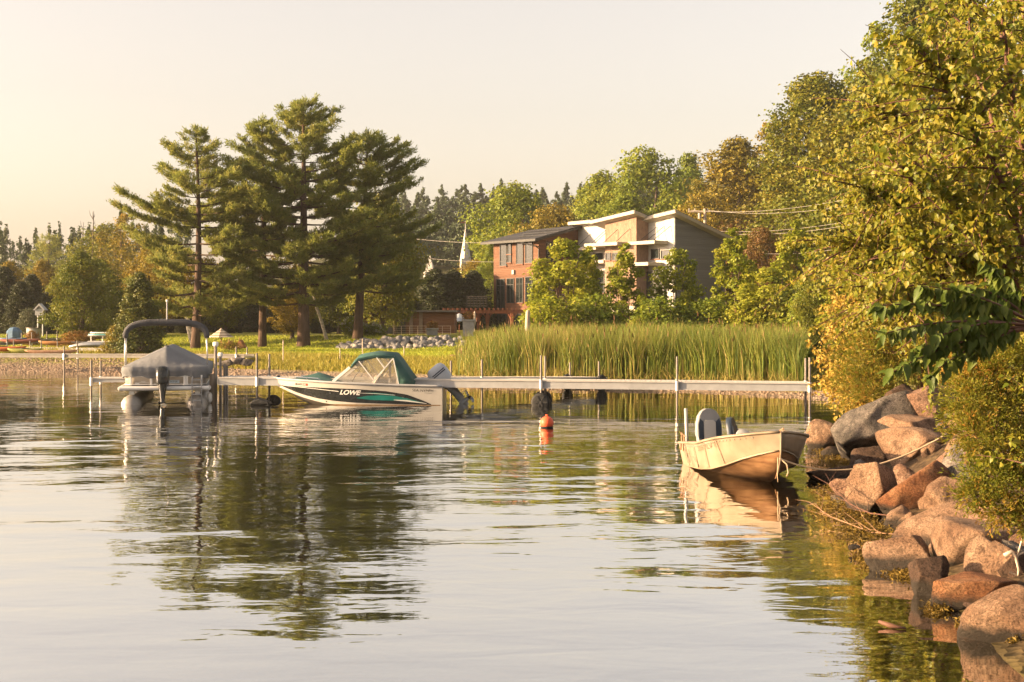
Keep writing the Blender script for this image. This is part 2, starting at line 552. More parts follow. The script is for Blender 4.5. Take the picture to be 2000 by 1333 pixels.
def broadleaf_meshes(name, seed, H, Rw, trunk_r, clear=0.22, nleaf=14000, leaf=0.2, nclump=60, prof=None, csize=(.2, .34), mat_leaf=None, stems=1, lean=0.0, top=1.0, flat=.75, holes=0.0):
    """trunk with limbs, crown of leaf clumps; prof(t) is the crown's half width over its height"""
    rng = np.random.RandomState(seed)
    prof = prof or (lambda t: math.sin(math.pi * min(max(t, 0.0), 1.0) ** .8) ** .65)
    z0 = H * clear
    clumps = []
    ang = rng.uniform(0, 6.28)
    for i in range(nclump):
        t = (i + .5) / nclump
        t = t ** .9
        ang += 2.39996 + rng.normal(0, .25)
        pr = prof(t)
        rr = Rw * pr * math.sqrt(rng.uniform(.12, 1.0)) * .86
        cr = Rw * rng.uniform(*csize) * (.6 + .4 * pr)
        if rng.rand() < holes: continue
        clumps.append((rr * math.cos(ang) * rng.uniform(.85, 1.15) + lean * t * H, rr * math.sin(ang), z0 + (H - z0) * t * top - cr * .3, cr))
    P, D, T = crown_points(rng, clumps, nleaf, flat)
    Nr = D * .8 + rng.normal(size=D.shape) * .55 + np.array([0, 0, .35])
    sz = leaf * rng.uniform(.65, 1.3, len(P))
    crown = leaves_mesh(name + '_crown', P, Nr, sz, T, rng, aspect=.8)
    mb = MB()
    for s_ in range(stems):
        bx, by = (rng.normal(0, trunk_r * 1.6, 2) if stems > 1 else (0, 0))
        tx, ty = rng.normal(0, Rw * .12, 2)
        if stems > 1: tx += bx * 3; ty += by * 3
        pts, rad = [], []
        for k in range(9):
            t = k / 8
            pts.append((bx + tx * t + lean * t * H + rng.normal(0, trunk_r * .25) * (k > 0), by + ty * t + rng.normal(0, trunk_r * .25) * (k > 0), -0.3 + t * (H * .88 + .3)))
            rad.append(trunk_r * (1.35 if k == 0 else 1.0) * (1 - t) ** .8 / (stems ** .5) + .012)
        mb.tube(pts, rad, 8)
        for (x, y, z, r) in clumps[s_::stems]:
            tz = max(z0 * .75, z - math.hypot(x - tx, y - ty) * rng.uniform(.5, 1.0) - .1)
            t = min(max((tz + .3) / (H * .88 + .3), 0), .97)
            k = min(int(t * 8), 7); f = t * 8 - k
            a = np.array(pts[k]) * (1 - f) + np.array(pts[k + 1]) * f
            rb = max(trunk_r * (1 - t) * .45, .012)
            mb.tube(limb_curve(a, (x, y, z), rng), [rb, rb * .75, rb * .55, rb * .4, rb * .22], 5, cap=False)
    return mb.mesh(name + '_trunk', smooth=True), crown

def pine_meshes(name, seed, H, trunk_r, spread, clear=.16, dens=1.0, whorl=.66, lean=0.0, tuft=.27, pertuft=12, stub=True):
    """white pine: spread is a list of (t, reach left, reach right, reach front/back) over the height"""
    rng = np.random.RandomState(seed)
    sp = np.array(spread, float)
    mb = MB()
    bend = rng.normal(0, .12, 2)
    def axis(t):
        return np.array([lean * t * H + bend[0] * math.sin(t * 3), bend[1] * math.sin(t * 3.5), t * H])
    pts = [axis(t) - (np.array([0, 0, .4]) if t == 0 else 0) for t in np.linspace(0, 1, 14)]
    rad = [trunk_r * (1.25 if i == 0 else 1) * (1 - i / 13) ** .85 + .02 for i in range(14)]
    mb.tube(pts, rad, 10)
    P, A = [], []
    z = H * clear
    while z < H * .985:
        t = z / H
        rl, rr, rf = (np.interp(t, sp[:, 0], sp[:, k]) for k in (1, 2, 3))
        nb = rng.randint(3, 6)
        a0 = rng.uniform(0, 6.28)
        for b in range(nb):
            az = a0 + 6.283 * b / nb + rng.normal(0, .25)
            cx, sy = math.cos(az), math.sin(az)
            reach = math.sqrt((cx * (rr if cx > 0 else rl)) ** 2 + (sy * rf) ** 2) * rng.choice([.45, .7, .85, 1.0, 1.1])
            if reach < .25: reach = .25
            rise = np.interp(t, [0, .35, .7, .9, 1], [-.06, .05, .22, .34, .6])
            p0 = axis(min(t, 1))
            L = reach
            n = max(4, int(L / .45))
            br = []
            for i in range(n + 1):
                s = i / n
                up = rise * L * s + .10 * L * s ** 3 - .06 * L * math.sin(math.pi * s)
                side = rng.normal(0, .04) * L
                br.append(p0 + np.array([cx * L * s - sy * side * s, sy * L * s + cx * side * s, up]))
            r0 = min(.018 + .017 * L, trunk_r * .5) * (1 - .5 * t)
            mb.tube(br, [r0 * (1 - .85 * i / n) for i in range(n + 1)], 5, cap=False)
            # flat fans of twigs along the outer part of the limb
            start = .30 if L > 1.5 else .1
            m = int(max(5, L * 5.6 * dens))
            for q in range(m):
                s = start + (1 - start) * (q + rng.rand()) / m
                k = min(int(s * n), n - 1); f = s * n - k
                base = br[k] * (1 - f) + br[k + 1] * f
                sd = rng.choice([-1, 1])
                tl = (.25 + .55 * (1 - abs(s - .55))) * min(1.0, .35 + L * .22) * rng.uniform(.5, 1.2)
                fa = az + sd * rng.uniform(.35, 1.1)
                d = np.array([math.cos(fa), math.sin(fa), rng.uniform(.05, .45)])
                k2 = max(2, int(tl / .13))
                for j in range(k2):
                    u = (j + 1) / k2
                    P.append(base + d * tl * u + np.array([0, 0, .08 * u]) + rng.normal(0, .035, 3)); A.append(d)
            P.append(br[-1]); A.append(np.array([cx, sy, .4]))
        z += whorl * rng.uniform(.65, 1.25) * (1 - .45 * t)
    for _ in range(10):
        P.append(axis(1) + np.array([rng.normal(0, .08), rng.normal(0, .08), rng.uniform(-.5, .25)])); A.append(np.array([0, 0, 1.]))
    P, A = np.array(P), unit(np.array(A))
    # each tuft: a spray of slim needles bundles
    n = len(P); k = pertuft
    PP = np.repeat(P, k, 0); AA = np.repeat(A, k, 0)
    D = unit(AA * .75 + rng.normal(size=AA.shape) * .6 + np.array([0, 0, .45]))
    ln = tuft * rng.uniform(.6, 1.3, (n * k, 1))
    wd = .019 * rng.uniform(.8, 1.5, (n * k, 1))
    S_ = unit(np.cross(D, rng.normal(size=D.shape)))
    c = PP + rng.normal(0, .085, PP.shape) * np.array([1, 1, .7])
    V = np.stack([c - D * ln * .25 - S_ * wd * .4, c - D * ln * .25 + S_ * wd * .4, c + D * ln * .45 + S_ * wd, c + D * ln * .75, c + D * ln * .45 - S_ * wd], 1).reshape(-1, 3)
    i = np.arange(n * k) * 5
    F = np.concatenate([np.stack([i, i + 1, i + 2], 1), np.stack([i, i + 2, i + 4], 1), np.stack([i + 4, i + 2, i + 3], 1)])
    tint = np.repeat(np.clip(rng.normal(.5, .2, n), 0, 1), k * 5)
    return mb.mesh(name + '_trunk', smooth=True), np_mesh(name + '_crown', V, F, attr=tint)

def conifer_np(rng, H, Rw, n, droop=.1, clear=.08):
    """a far spruce or pine as leafy sprays along ragged limbs: returns points, normals"""
    nl = 34
    tl = np.clip(np.sort(rng.rand(nl)) ** .85 + rng.normal(0, .02, nl), 0, 1)
    al = rng.uniform(0, 6.283, nl); rl = Rw * (np.maximum(1 - tl, 0) ** .8 + .06) * rng.uniform(.55, 1.25, nl)
    k = rng.randint(0, nl, n)
    u = rng.rand(n) ** .6
    az = al[k] + rng.normal(0, .5, n) * (1.2 - u * .7)
    rr = rl[k] * u
    P = np.stack([rr * np.cos(az), rr * np.sin(az), H * (clear + (1 - clear) * tl[k]) + .12 * rr + rng.normal(0, .018 * H, n)], 1)
    tip = rng.rand(n) < .05
    P[tip] = np.stack([rng.normal(0, .12, tip.sum()), rng.normal(0, .12, tip.sum()), H * rng.uniform(.9, 1.07, tip.sum())], 1)
    D = np.stack([np.cos(az), np.sin(az), np.full(n, .6)], 1) + rng.normal(size=(n, 3)) * .5
    return P, D

# leaf colours
BARK = mat('bark_grey_brown', (.07, .05, .036), (.13, .10, .08), rough=.9, scale=3, bump=.03, bscale=9, stretch=(3, 3, .7))
BARK_PINE = mat('bark_pine', (.055, .036, .027), (.11, .07, .05), rough=.95, scale=3, bump=.04, bscale=7, stretch=(3, 3, .6))
BARK_BIRCH = mat('bark_birch', (.62, .56, .48), (.30, .25, .2), rough=.7, scale=2.0, stretch=(1, 1, 4))
BARK_RED = mat('bark_reddish_twig', (.085, .04, .026), (.14, .07, .045), rough=.7, scale=6)
L_PINE = leaf_mat('needles_pine', [(.10, .135, .03), (.18, .21, .042), (.30, .28, .065)], .45, .6)
L_MAPLE = leaf_mat('leaves_maple', [(.06, .09, .011), (.12, .142, .015), (.21, .185, .02)], .38)
L_GREEN = leaf_mat('leaves_fresh', [(0.085, 0.130, 0.013), (0.156, 0.202, 0.019), (0.247, 0.260, 0.029)], .4)
L_OLIVE = leaf_mat('leaves_olive_gold', [(0.104, 0.098, 0.012), (0.195, 0.163, 0.017), (0.312, 0.221, 0.026)], .38)
L_ORANGE = leaf_mat('leaves_turning_orange', [(0.130, 0.104, 0.019), (0.247, 0.143, 0.029), (0.338, 0.169, 0.039)], .35)
L_RED = leaf_mat('leaves_dull_red', [(.09, .075, .015), (.14, .085, .02), (.18, .09, .035)], .3)
L_CEDAR = leaf_mat('sprays_cedar', [(0.053, 0.075, 0.018), (0.098, 0.112, 0.021), (0.173, 0.150, 0.027)], .22)
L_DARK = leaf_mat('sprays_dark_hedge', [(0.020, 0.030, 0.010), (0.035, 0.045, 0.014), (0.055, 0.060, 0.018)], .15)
L_FAR = leaf_mat('needles_far_wood', [(0.037, 0.062, 0.027), (0.062, 0.088, 0.033), (0.094, 0.112, 0.037)], .15)
L_BIRCH = leaf_mat('leaves_birch_yellow_green', [(.12, .165, .012), (.22, .25, .02), (.35, .33, .04)], .45)
L_LINDEN = leaf_mat('leaves_linden', [(.085, .125, .011), (.195, .20, .018), (.35, .28, .04)], .5, .45, .3)
L_GOLD = leaf_mat('leaves_golden_shrub', [(0.208, 0.169, 0.023), (0.338, 0.247, 0.036), (0.442, 0.299, 0.058)], .4)
L_DOG = leaf_mat('leaves_glossy_dark', [(.05, .08, .012), (.085, .12, .018), (.15, .17, .028)], .3, .5, .2)
L_NEARCEDAR = leaf_mat('sprays_near_cedar', [(0.100, 0.138, 0.015), (0.200, 0.200, 0.022), (0.375, 0.200, 0.037)], .4)

def tree(name, meshes, mats, loc, label, cat='tree', group=None, rz=0.0, scale=1.0, parts=('trunk', 'crown')):
    e = empty(name, loc, rz, label, cat, group)
    e.scale = scale if hasattr(scale, '__len__') else (scale,) * 3
    for p, me, m in zip(parts, meshes, mats):
        link_mesh(p, me, m, e)
    return e

# --- the four big white pines on the lawn
YP = 80.0
def pine_at(px, base_y, top_y, Y, **k):
    p = GP(px, Y)
    H = (EYE - (top_y - HOR) / FPX * Y - p.z) * .965
    return H, p
PGRP = 'tall white pines on the lawn'
H, p = pine_at(381, 680, 240, YP)
tree('pine_tree', pine_meshes('pine_a', 11, H, .24, [(.1, 2.2, 1.6, 2), (.22, 4.6, 3.2, 3.2), (.34, 5.0, 3.6, 3.4), (.5, 4.3, 3.4, 3.2), (.66, 4.0, 2.8, 2.8), (.76, 3.0, 2.3, 2.0), (.9, 1.5, 1.1, 1.0), (1, .15, .15, .15)], dens=1.35),
     (BARK_PINE, L_PINE), p, 'open-crowned white pine furthest left, standing behind the covered pontoon boat', group=PGRP)
H, p = pine_at(512, 682, 219, YP + 3)
tree('pine_tree', pine_meshes('pine_b', 23, H, .22, [(.1, 1.6, 1.4, 2), (.3, 3.6, 3.2, 3), (.5, 3.6, 3.2, 3), (.7, 2.8, 2.2, 2.2), (.82, 2.0, 1.5, 1.5), (.92, 1.0, .9, .8), (1, .15, .15, .15)], clear=.22, dens=1.35),
     (BARK_PINE, L_PINE), p, 'slim white pine with a bare leaning lower trunk, second pine from the left', group=PGRP)
H, p = pine_at(593, 673, 184, YP + 2)
tree('pine_tree', pine_meshes('pine_c', 37, H, .34, [(.1, 2, 2, 2), (.22, 4.4, 4.6, 4), (.42, 5.2, 5.2, 4.4), (.6, 4.6, 4.6, 4), (.75, 3.4, 3.8, 3.0), (.86, 2.2, 3.0, 2.0), (.94, 1.1, 1.5, 1.0), (1, .2, .2, .2)], dens=1.4, clear=.18),
     (BARK_PINE, L_PINE), p, 'tallest and broadest white pine, with the thick straight trunk', group=PGRP)
H, p = pine_at(698, 664, 250, YP + 5)
tree('pine_tree', pine_meshes('pine_d', 52, H, .28, [(.1, 2, 2, 2), (.3, 4.0, 3.9, 3.6), (.5, 4.2, 4.0, 3.8), (.65, 3.8, 3.7, 3.4), (.8, 2.6, 3.2, 2.4), (.9, 1.5, 1.9, 1.4), (1, .3, .4, .3)], dens=1.35, clear=.24, lean=.05),
     (BARK_PINE, L_PINE), p, 'white pine on the right of the four with long limbs reaching right', group=PGRP)

# --- prototypes of the leafy trees
def egg(t): return math.sin(math.pi * min(max(t, 0), 1) ** .75) ** .7
def cone(t): return (1 - t) ** .7 * min(1, t * 6 + .35)
def tall(t): return math.sin(math.pi * min(max(t, 0.01), .99) ** .62) ** .8
PROTO = {
    'maple': broadleaf_meshes('maple', 101, 12, 4.6, .32, .16, 18000, .24, 46, egg, (.13, .40)),
    'maple2': broadleaf_meshes('maple2', 102, 13, 4.2, .32, .12, 18000, .24, 54, tall, (.13, .38)),
    'poplar': broadleaf_meshes('poplar', 103, 15, 3.6, .3, .12, 16000, .23, 90, tall, (.2, .3)),
    'giant': broadleaf_meshes('giant', 104, 18, 5.6, .4, .06, 34000, .24, 150, lambda t: (1 - t) ** .55 * min(1, t * 5 + .5) * .98 + .06, (.16, .26)),
    'airy': broadleaf_meshes('airy', 105, 14, 4.2, .22, .2, 5200, .24, 60, egg, (.13, .22), holes=.2),
    'birch': broadleaf_meshes('birch', 106, 6.2, 1.8, .05, .06, 7600, .15, 58, lambda t: cone(t) * .8 + .2 * egg(t), (.11, .27), stems=3, holes=.12),
    'birch2': broadleaf_meshes('birch2', 107, 6.0, 2.1, .05, .06, 8200, .15, 60, lambda t: cone(t) * .45 + egg(t) * .55, (.11, .27), stems=4, holes=.12),
    'bush': broadleaf_meshes('bush', 108, 2.6, 1.7, .05, .02, 5200, .13, 40, lambda t: math.sqrt(max(1 - t, 0)) * .95 + .05, (.22, .36), stems=3),
    'cedar': broadleaf_meshes('cedar', 109, 9, 2.6, .2, .03, 19000, .2, 150, lambda t: (1 - t) ** .6 * min(1, t * 7 + .55), (.16, .26)),
}
def place(kind, px, base_y, top_y, Y, leaf, bark, label, name='leafy_tree', wide=1.0, rz=None, group=None, cat='tree', parts=('trunk', 'crown'), sink=0.0):
    """a tree of that kind whose top reaches a given row; base on the ground"""
    pr = PROTO[kind]
    co = np.empty(len(pr[1].vertices) * 3, np.float32); pr[1].vertices.foreach_get('co', co)
    h0 = float(co.reshape(-1, 3)[:, 2].max())
    p = GP(px, Y)
    top = EYE - (top_y - HOR) / FPX * Y
    s = (top - p.z) / h0
    rr = (px * 7.13 + Y * 3.7) % 6.283 if rz is None else rz
    tr, cr = pr
    e = empty(name, p, rr, label, cat, group)
    e.scale = (s * wide, s * wide, s)
    a = link_mesh(parts[0], tr, None, e); b = link_mesh(parts[1], cr, None, e)
    for o, m in ((a, bark), (b, leaf)):
        if not o.data.materials: o.data.materials.append(m)
        o.material_slots[0].link = 'OBJECT'; o.material_slots[0].material = m
    return e
GH = 'leafy trees on the wooded hillside'
# --- behind the house, on the hillside
place('maple', 1005, 0, 352, 165, L_GREEN, BARK, 'tall round green tree rising behind the left end of the brown roof', wide=1.15, group=GH)
place('maple', 1085, 0, 395, 150, L_OLIVE, BARK, 'low olive-gold tree just above the dark brown roof', wide=1.2, group=GH)
place('maple2', 1175, 0, 330, 178, L_GREEN, BARK, 'bright green tree standing left of the highest green top behind the house', wide=1.2, group=GH)
place('maple', 1262, 0, 282, 172, L_GREEN, BARK, 'highest bright green tree directly behind the white house blocks', wide=1.05, group=GH)
place('maple2', 1225, 0, 372, 150, L_GREEN, BARK, 'green tree low behind the tan chimney block', wide=1.2, group=GH)
place('poplar', 1345, 0, 296, 182, L_GREEN, BARK, 'pale feathery green tree right of the highest green top', wide=1.1, group=GH)
place('maple2', 1440, 0, 262, 150, L_OLIVE, BARK, 'broad golden-brown tree behind the utility pole', wide=1.25, group=GH)
place('airy', 1500, 0, 236, 165, L_OLIVE, BARK, 'thin-topped tree between the golden-brown tree and the giant dark tree', group=GH)
place('maple', 1370, 0, 372, 140, L_OLIVE, BARK, 'golden tree low behind the grey house gable', wide=1.1, group=GH)
place('giant', 1592, 0, 138, 118, L_MAPLE, BARK, 'giant dark green tree standing tallest on the right hillside', wide=1.3, group=GH)
place('airy', 1712, 0, 40, 125, L_GREEN, BARK, 'see-through tree with thin branches against the sky at upper right', group=GH, wide=.8)
place('maple2', 1705, 0, 120, 112, L_MAPLE, BARK, 'green tree to the right of the giant dark tree', wide=1.15, group=GH)
place('giant', 1830, 0, -50, 105, L_MAPLE, BARK, 'high green tree at the top right behind the near leafy boughs', wide=1.25, group=GH)
place('maple', 1490, 0, 440, 108, L_RED, BARK, 'dull red shrubby tree under the power lines', name='leafy_tree', wide=.9, group=GH)
place('bush', 1440, 0, 425, 128, L_RED, BARK, 'small reddish tree behind the grey gable and utility pole', wide=1.1, group=GH)
place('maple', 1650, 0, 462, 95, L_RED, BARK, 'brownish-red tree beside the near golden foliage', wide=.9, group=GH)
# --- around the steeples
place('maple', 888, 0, 446, 262, L_ORANGE, BARK, 'orange-tinted tree beside the white steeple', wide=.75, group=GH)
place('maple', 925, 0, 505, 165, L_OLIVE, BARK, 'golden tree below the white steeple', wide=1.3, group=GH)
place('poplar', 957, 0, 470, 140, L_GREEN, BARK, 'narrow green tree touching the left corner of the brown house', wide=.85, group=GH)
# --- left of the pines
GL = 'trees along the left shore'
place('maple2', 158, 0, 486, 84, L_MAPLE, BARK, 'round green lawn tree with a short bare trunk left of the cedar', wide=1.15, group=GL)
place('maple', 186, 0, 500, 92, L_MAPLE, BARK, 'darker green tree just behind the round lawn tree', wide=1.2, group=GL)
place('cedar', 272, 0, 528, 72, L_CEDAR, BARK, 'plump cone-shaped cedar behind the pontoon boat', name='cedar_tree', wide=1.3, group=GL)
place('maple', 300, 0, 470, 98, L_OLIVE, BARK, 'golden leafy tree filling in below the leftmost pine', wide=1.1, group=GL)
place('maple2', 18, 0, 508, 120, L_OLIVE, BARK, 'yellow-green tree at the left edge of the picture', wide=1.2, group=GL)
place('maple2', 82, 0, 505, 124, L_OLIVE, BARK, 'yellow-green tree second from the left edge of the picture', wide=1.2, group=GL)
place('airy', 245, 0, 415, 130, L_OLIVE, BARK, 'thin-leaved tree showing sky through it left of the pines', wide=1.2, group=GL)
place('maple', 205, 0, 432, 138, L_MAPLE, BARK, 'hazy tree behind the bare treetops on the left', wide=1.1, group=GL)
# --- under and right of the pines
place('maple', 745, 0, 372, 92, L_MAPLE, BARK, 'big maple with low golden boughs right of the pines', wide=.92, group='maples among the pines')
place('maple', 772, 0, 440, 95, L_MAPLE, BARK, 'maple whose boughs hang over the brown shed', wide=.6, group='maples among the pines')
place('maple', 570, 0, 545, 88, L_OLIVE, BARK, 'small golden maple glowing behind the thickest pine trunk', wide=1.3, group='maples among the pines')
place('maple', 662, 0, 500, 99, L_MAPLE, BARK, 'dark green maple between the two right-hand pines', wide=1.0, group='maples among the pines')
place('maple', 440, 0, 520, 99, L_MAPLE, BARK, 'dark green maple between the two left-hand pines', wide=1.1, group='maples among the pines')
# --- young birches and shrubs between the reeds and the house
GB = 'young yellow-green trees between reeds and house'
place('birch2', 1100, 0, 462, 70, L_BIRCH, BARK, 'widest young tree, covering the right wall of the brown house', wide=1.25, group=GB, name='young_tree')
place('birch', 1150, 0, 480, 72, L_BIRCH, BARK, 'narrow-topped young tree right beside the widest young tree', wide=1.0, group=GB, name='young_tree')
place('birch', 1222, 0, 474, 69, L_BIRCH, BARK, 'young tree in front of the tan chimney block', wide=1.05, group=GB, name='young_tree')
place('birch2', 1322, 0, 482, 70, L_BIRCH, BARK, 'rounded young tree in front of the corner of the grey gable', wide=1.1, group=GB, name='young_tree')
place('birch', 1432, 0, 444, 68, L_BIRCH, BARK, 'pointed young tree at the right end of the grey house wall', wide=1.1, group=GB, name='young_tree')
place('birch', 1556, 0, 428, 67, L_BIRCH, BARK, 'tallest pointed young tree under the power lines', wide=1.05, group=GB, name='young_tree')
place('birch2', 1500, 0, 520, 65, L_BIRCH, BARK, 'low spreading young tree behind the right end of the reeds', wide=1.5, group=GB, name='young_tree')
place('birch2', 1672, 0, 445, 50, L_BIRCH, BARK, 'young tree half hidden by the golden shrub on the right bank', wide=1.0, group=GB, name='young_tree')
GS = 'shrubs behind the reeds'
for i, (px, top, Y, m, w, lab) in enumerate([
    (1075, 575, 66, L_BIRCH, 1.3, 'yellow-green shrub at the foot of the widest young tree'),
    (1165, 570, 67, L_GREEN, 1.3, 'green shrub between the two narrow young trees'),
    (1245, 615, 62, L_BIRCH, .8, 'pale small shrub poking out of the reeds'),
    (1290, 575, 66, L_GREEN, 1.3, 'green shrub left of the rounded young tree'),
    (1385, 580, 66, L_GREEN, 1.4, 'green shrub right of the rounded young tree'),
    (1455, 585, 65, L_BIRCH, 1.2, 'yellow-green shrub below the pointed young tree'),
    (1545, 560, 64, L_MAPLE, 1.3, 'dark green shrub at the right end of the reeds'),
    (1610, 540, 58, L_GREEN, 1.1, 'green shrub beside the two brown trunks')]):
    place('bush', px, 0, top, Y, m, BARK, lab, name='shrub', wide=w, group=GS, cat='shrub', parts=('stem', 'foliage'))

# --- the dark evergreen row behind the lawn
GE = 'dark evergreens behind the lawn'
hedge_spots = [(8, 530, 104), (40, 560, 100), (62, 545, 108), (98, 575, 101), (215, 560, 103), (250, 540, 110), (330, 560, 104), (366, 590, 100), (405, 560, 107), (450, 585, 101),
               (492, 560, 108), (535, 590, 102), (580, 570, 108), (625, 585, 102), (668, 560, 109), (715, 585, 104), (762, 560, 110), (808, 590, 112)]
near_what = ['at the left picture edge', 'left of the white bird house', 'behind the white bird house', 'right of the white bird house', 'behind the paddle board rack', 'behind the plump cedar',
             'right of the plump cedar', 'behind the leftmost pine trunk', 'right of the leftmost pine trunk', 'behind the striped umbrella', 'left of the leaning pine trunk', 'right of the leaning pine trunk',
             'behind the thickest pine trunk', 'behind the white birch trunk', 'behind the left hydrangea', 'behind the right hydrangea', 'behind the dark shed doors', 'behind the shed roof']
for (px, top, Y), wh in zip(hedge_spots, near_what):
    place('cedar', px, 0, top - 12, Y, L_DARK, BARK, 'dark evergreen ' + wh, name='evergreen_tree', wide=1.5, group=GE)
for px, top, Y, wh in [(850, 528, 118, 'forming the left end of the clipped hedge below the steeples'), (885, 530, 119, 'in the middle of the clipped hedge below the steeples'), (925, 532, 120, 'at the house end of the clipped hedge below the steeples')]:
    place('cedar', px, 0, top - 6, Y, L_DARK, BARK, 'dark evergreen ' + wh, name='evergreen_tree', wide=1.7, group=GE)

# --- far wood: one mass of conifers
rng = np.random.RandomState(5)
VP, VN, VT, VS = [], [], [], []
def far_tree(px, Y, H, Rw, n, leaf):
    x = WX(px, Y)
    P, D = conifer_np(rng, H, Rw, n)
    VP.append(P + np.array([x, Y, gz(x, Y) - .5])); VN.append(D); VT.append(np.clip(rng.normal(.5, .2, n) + rng.normal(0, .15), 0, 1)); VS.append(np.full(n, leaf) * rng.uniform(.6, 1.3, n))
for Yr, yt in ((235, 432), (265, 408), (300, 386), (340, 366)):
    for px in np.arange(745, 1340, 17):
        x_ = px + rng.normal(0, 7); Yk = Yr + rng.normal(0, 8)
        top = yt + rng.normal(0, 7) - 26 * smooth01((x_ - 1050) / 250)
        g_ = gz(WX(x_, Yk), Yk); H_ = EYE + (HOR - top) / FPX * Yk - g_
        if H_ > 4: far_tree(x_, Yk, H_, rng.uniform(.30, .46) * max(H_, 9), 1000, .62)
far_wood = link_mesh('far_wood', leaves_mesh('far_wood', np.concatenate(VP), np.concatenate(VN), np.concatenate(VS), np.concatenate(VT), rng, aspect=.5), L_FAR)
tag(far_wood, 'hazy dark conifer wood covering the far hill behind the steeples', 'forest', kind='stuff')
VP, VN, VT, VS = [], [], [], []
for row, Yr in enumerate((175, 200, 230)):
    for px in np.arange(-60, 380, 26):
        far_tree(px + rng.normal(0, 9), Yr + rng.normal(0, 8), rng.uniform(9, 13.5) * (1 if px < 250 else 1.1), rng.uniform(2.2, 3.4), 800, .45)
far_left = link_mesh('far_wood', leaves_mesh('far_wood', np.concatenate(VP), np.concatenate(VN), np.concatenate(VS), np.concatenate(VT), rng, aspect=.5), L_FAR)
tag(far_left, 'hazy conifer wood along the horizon at the left edge', 'forest', kind='stuff')
# the two single pines standing above the left wood and the bare dead tops
tree('pine_tree', pine_meshes('pine_far', 71, 10.2, .25, [(.1, 2, 2, 2), (.4, 3, 3, 3), (.7, 2.4, 2.4, 2.4), (.9, 1.4, 1.4, 1.2), (1, .5, .5, .5)], dens=.7, tuft=.5, pertuft=4),
     (BARK_PINE, L_PINE), GP(96, 165), 'lone layered pine standing out above the hazy left wood', group=GL)
def dead_tree(px, Y, H, seed, label):
    r_ = np.random.RandomState(seed); mb = MB()
    e = empty('dead_tree', GP(px, Y), 0, label, 'tree', GL)
    mb.tube([(0, 0, -.3), (.1, 0, H * .4), (.05, 0, H * .75), (.15, 0, H)], [.16, .12, .07, .02], 7)
    mb.build('trunk', BARK, e, smooth=True)
    mb = MB()
    for k in range(16):
        z = H * r_.uniform(.45, .95); az = r_.uniform(0, 6.28); L = r_.uniform(.8, 2.4) * (1.15 - z / H)
        mb.tube([(.08, 0, z), (.08 + math.cos(az) * L * .5, math.sin(az) * L * .5, z + L * .8), (.08 + math.cos(az) * L * .7, math.sin(az) * L * .7, z + L * 1.7)], [.035, .025, .008], 4)
    mb.build('bare_branches', BARK, e)
dead_tree(160, 140, 10.4, 3, 'bare dead treetop, left of the pair above the left trees')
dead_tree(180, 136, 11.2, 4, 'bare dead treetop, right of the pair above the left trees')
# ------------------------------------------------------------------ rocks of the right bank
def ico(sub):
    import bmesh
    bm = bmesh.new(); bmesh.ops.create_icosphere(bm, subdivisions=sub, radius=1.0)
    V = np.array([v.co[:] for v in bm.verts]); Fc = np.array([[v.index for v in f.verts] for f in bm.faces]); bm.free()
    return V, Fc
ICO = {k: ico(k) for k in (1, 2, 3, 5)}
def nz3(P, f, seed):
    r_ = np.random.RandomState(seed); out = np.zeros(len(P))
    for k in range(7):
        d = r_.normal(size=3); d /= np.linalg.norm(d); ff = f * r_.uniform(.6, 1.8)
        out += np.sin(P @ d * ff + r_.uniform(0, 6.28))
    return out / 7
def rock_mesh(name, seed, size, sub=5, planes=11, round_=60.0, rough=.026):
    """a boulder: a ball trimmed by random planes, edges worn, surface uneven"""
    V, Fc = ICO[sub]
    r_ = np.random.RandomState(seed)
    nn = unit(r_.normal(size=(planes, 3))); dd = r_.uniform(.40, .78, planes)
    c = np.maximum(V @ nn.T, 1e-3)
    rad = np.concatenate([dd / c, np.full((len(V), 1), 1.25)], 1)
    rr = (np.sum(rad ** -round_, 1)) ** (-1 / round_)
    P = V * rr[:, None]
    P = P * (1 + nz3(V, 3.2, seed + 1) * .05 + nz3(V, 9, seed + 2) * rough * 1.3 + nz3(V, 21, seed + 3) * rough * .55)[:, None]
    lo, hi = P.min(0), P.max(0); P = ((P - lo) / (hi - lo) - .5) * np.array(size)
    me = np_mesh(name, P, Fc, smooth=True)
    return me

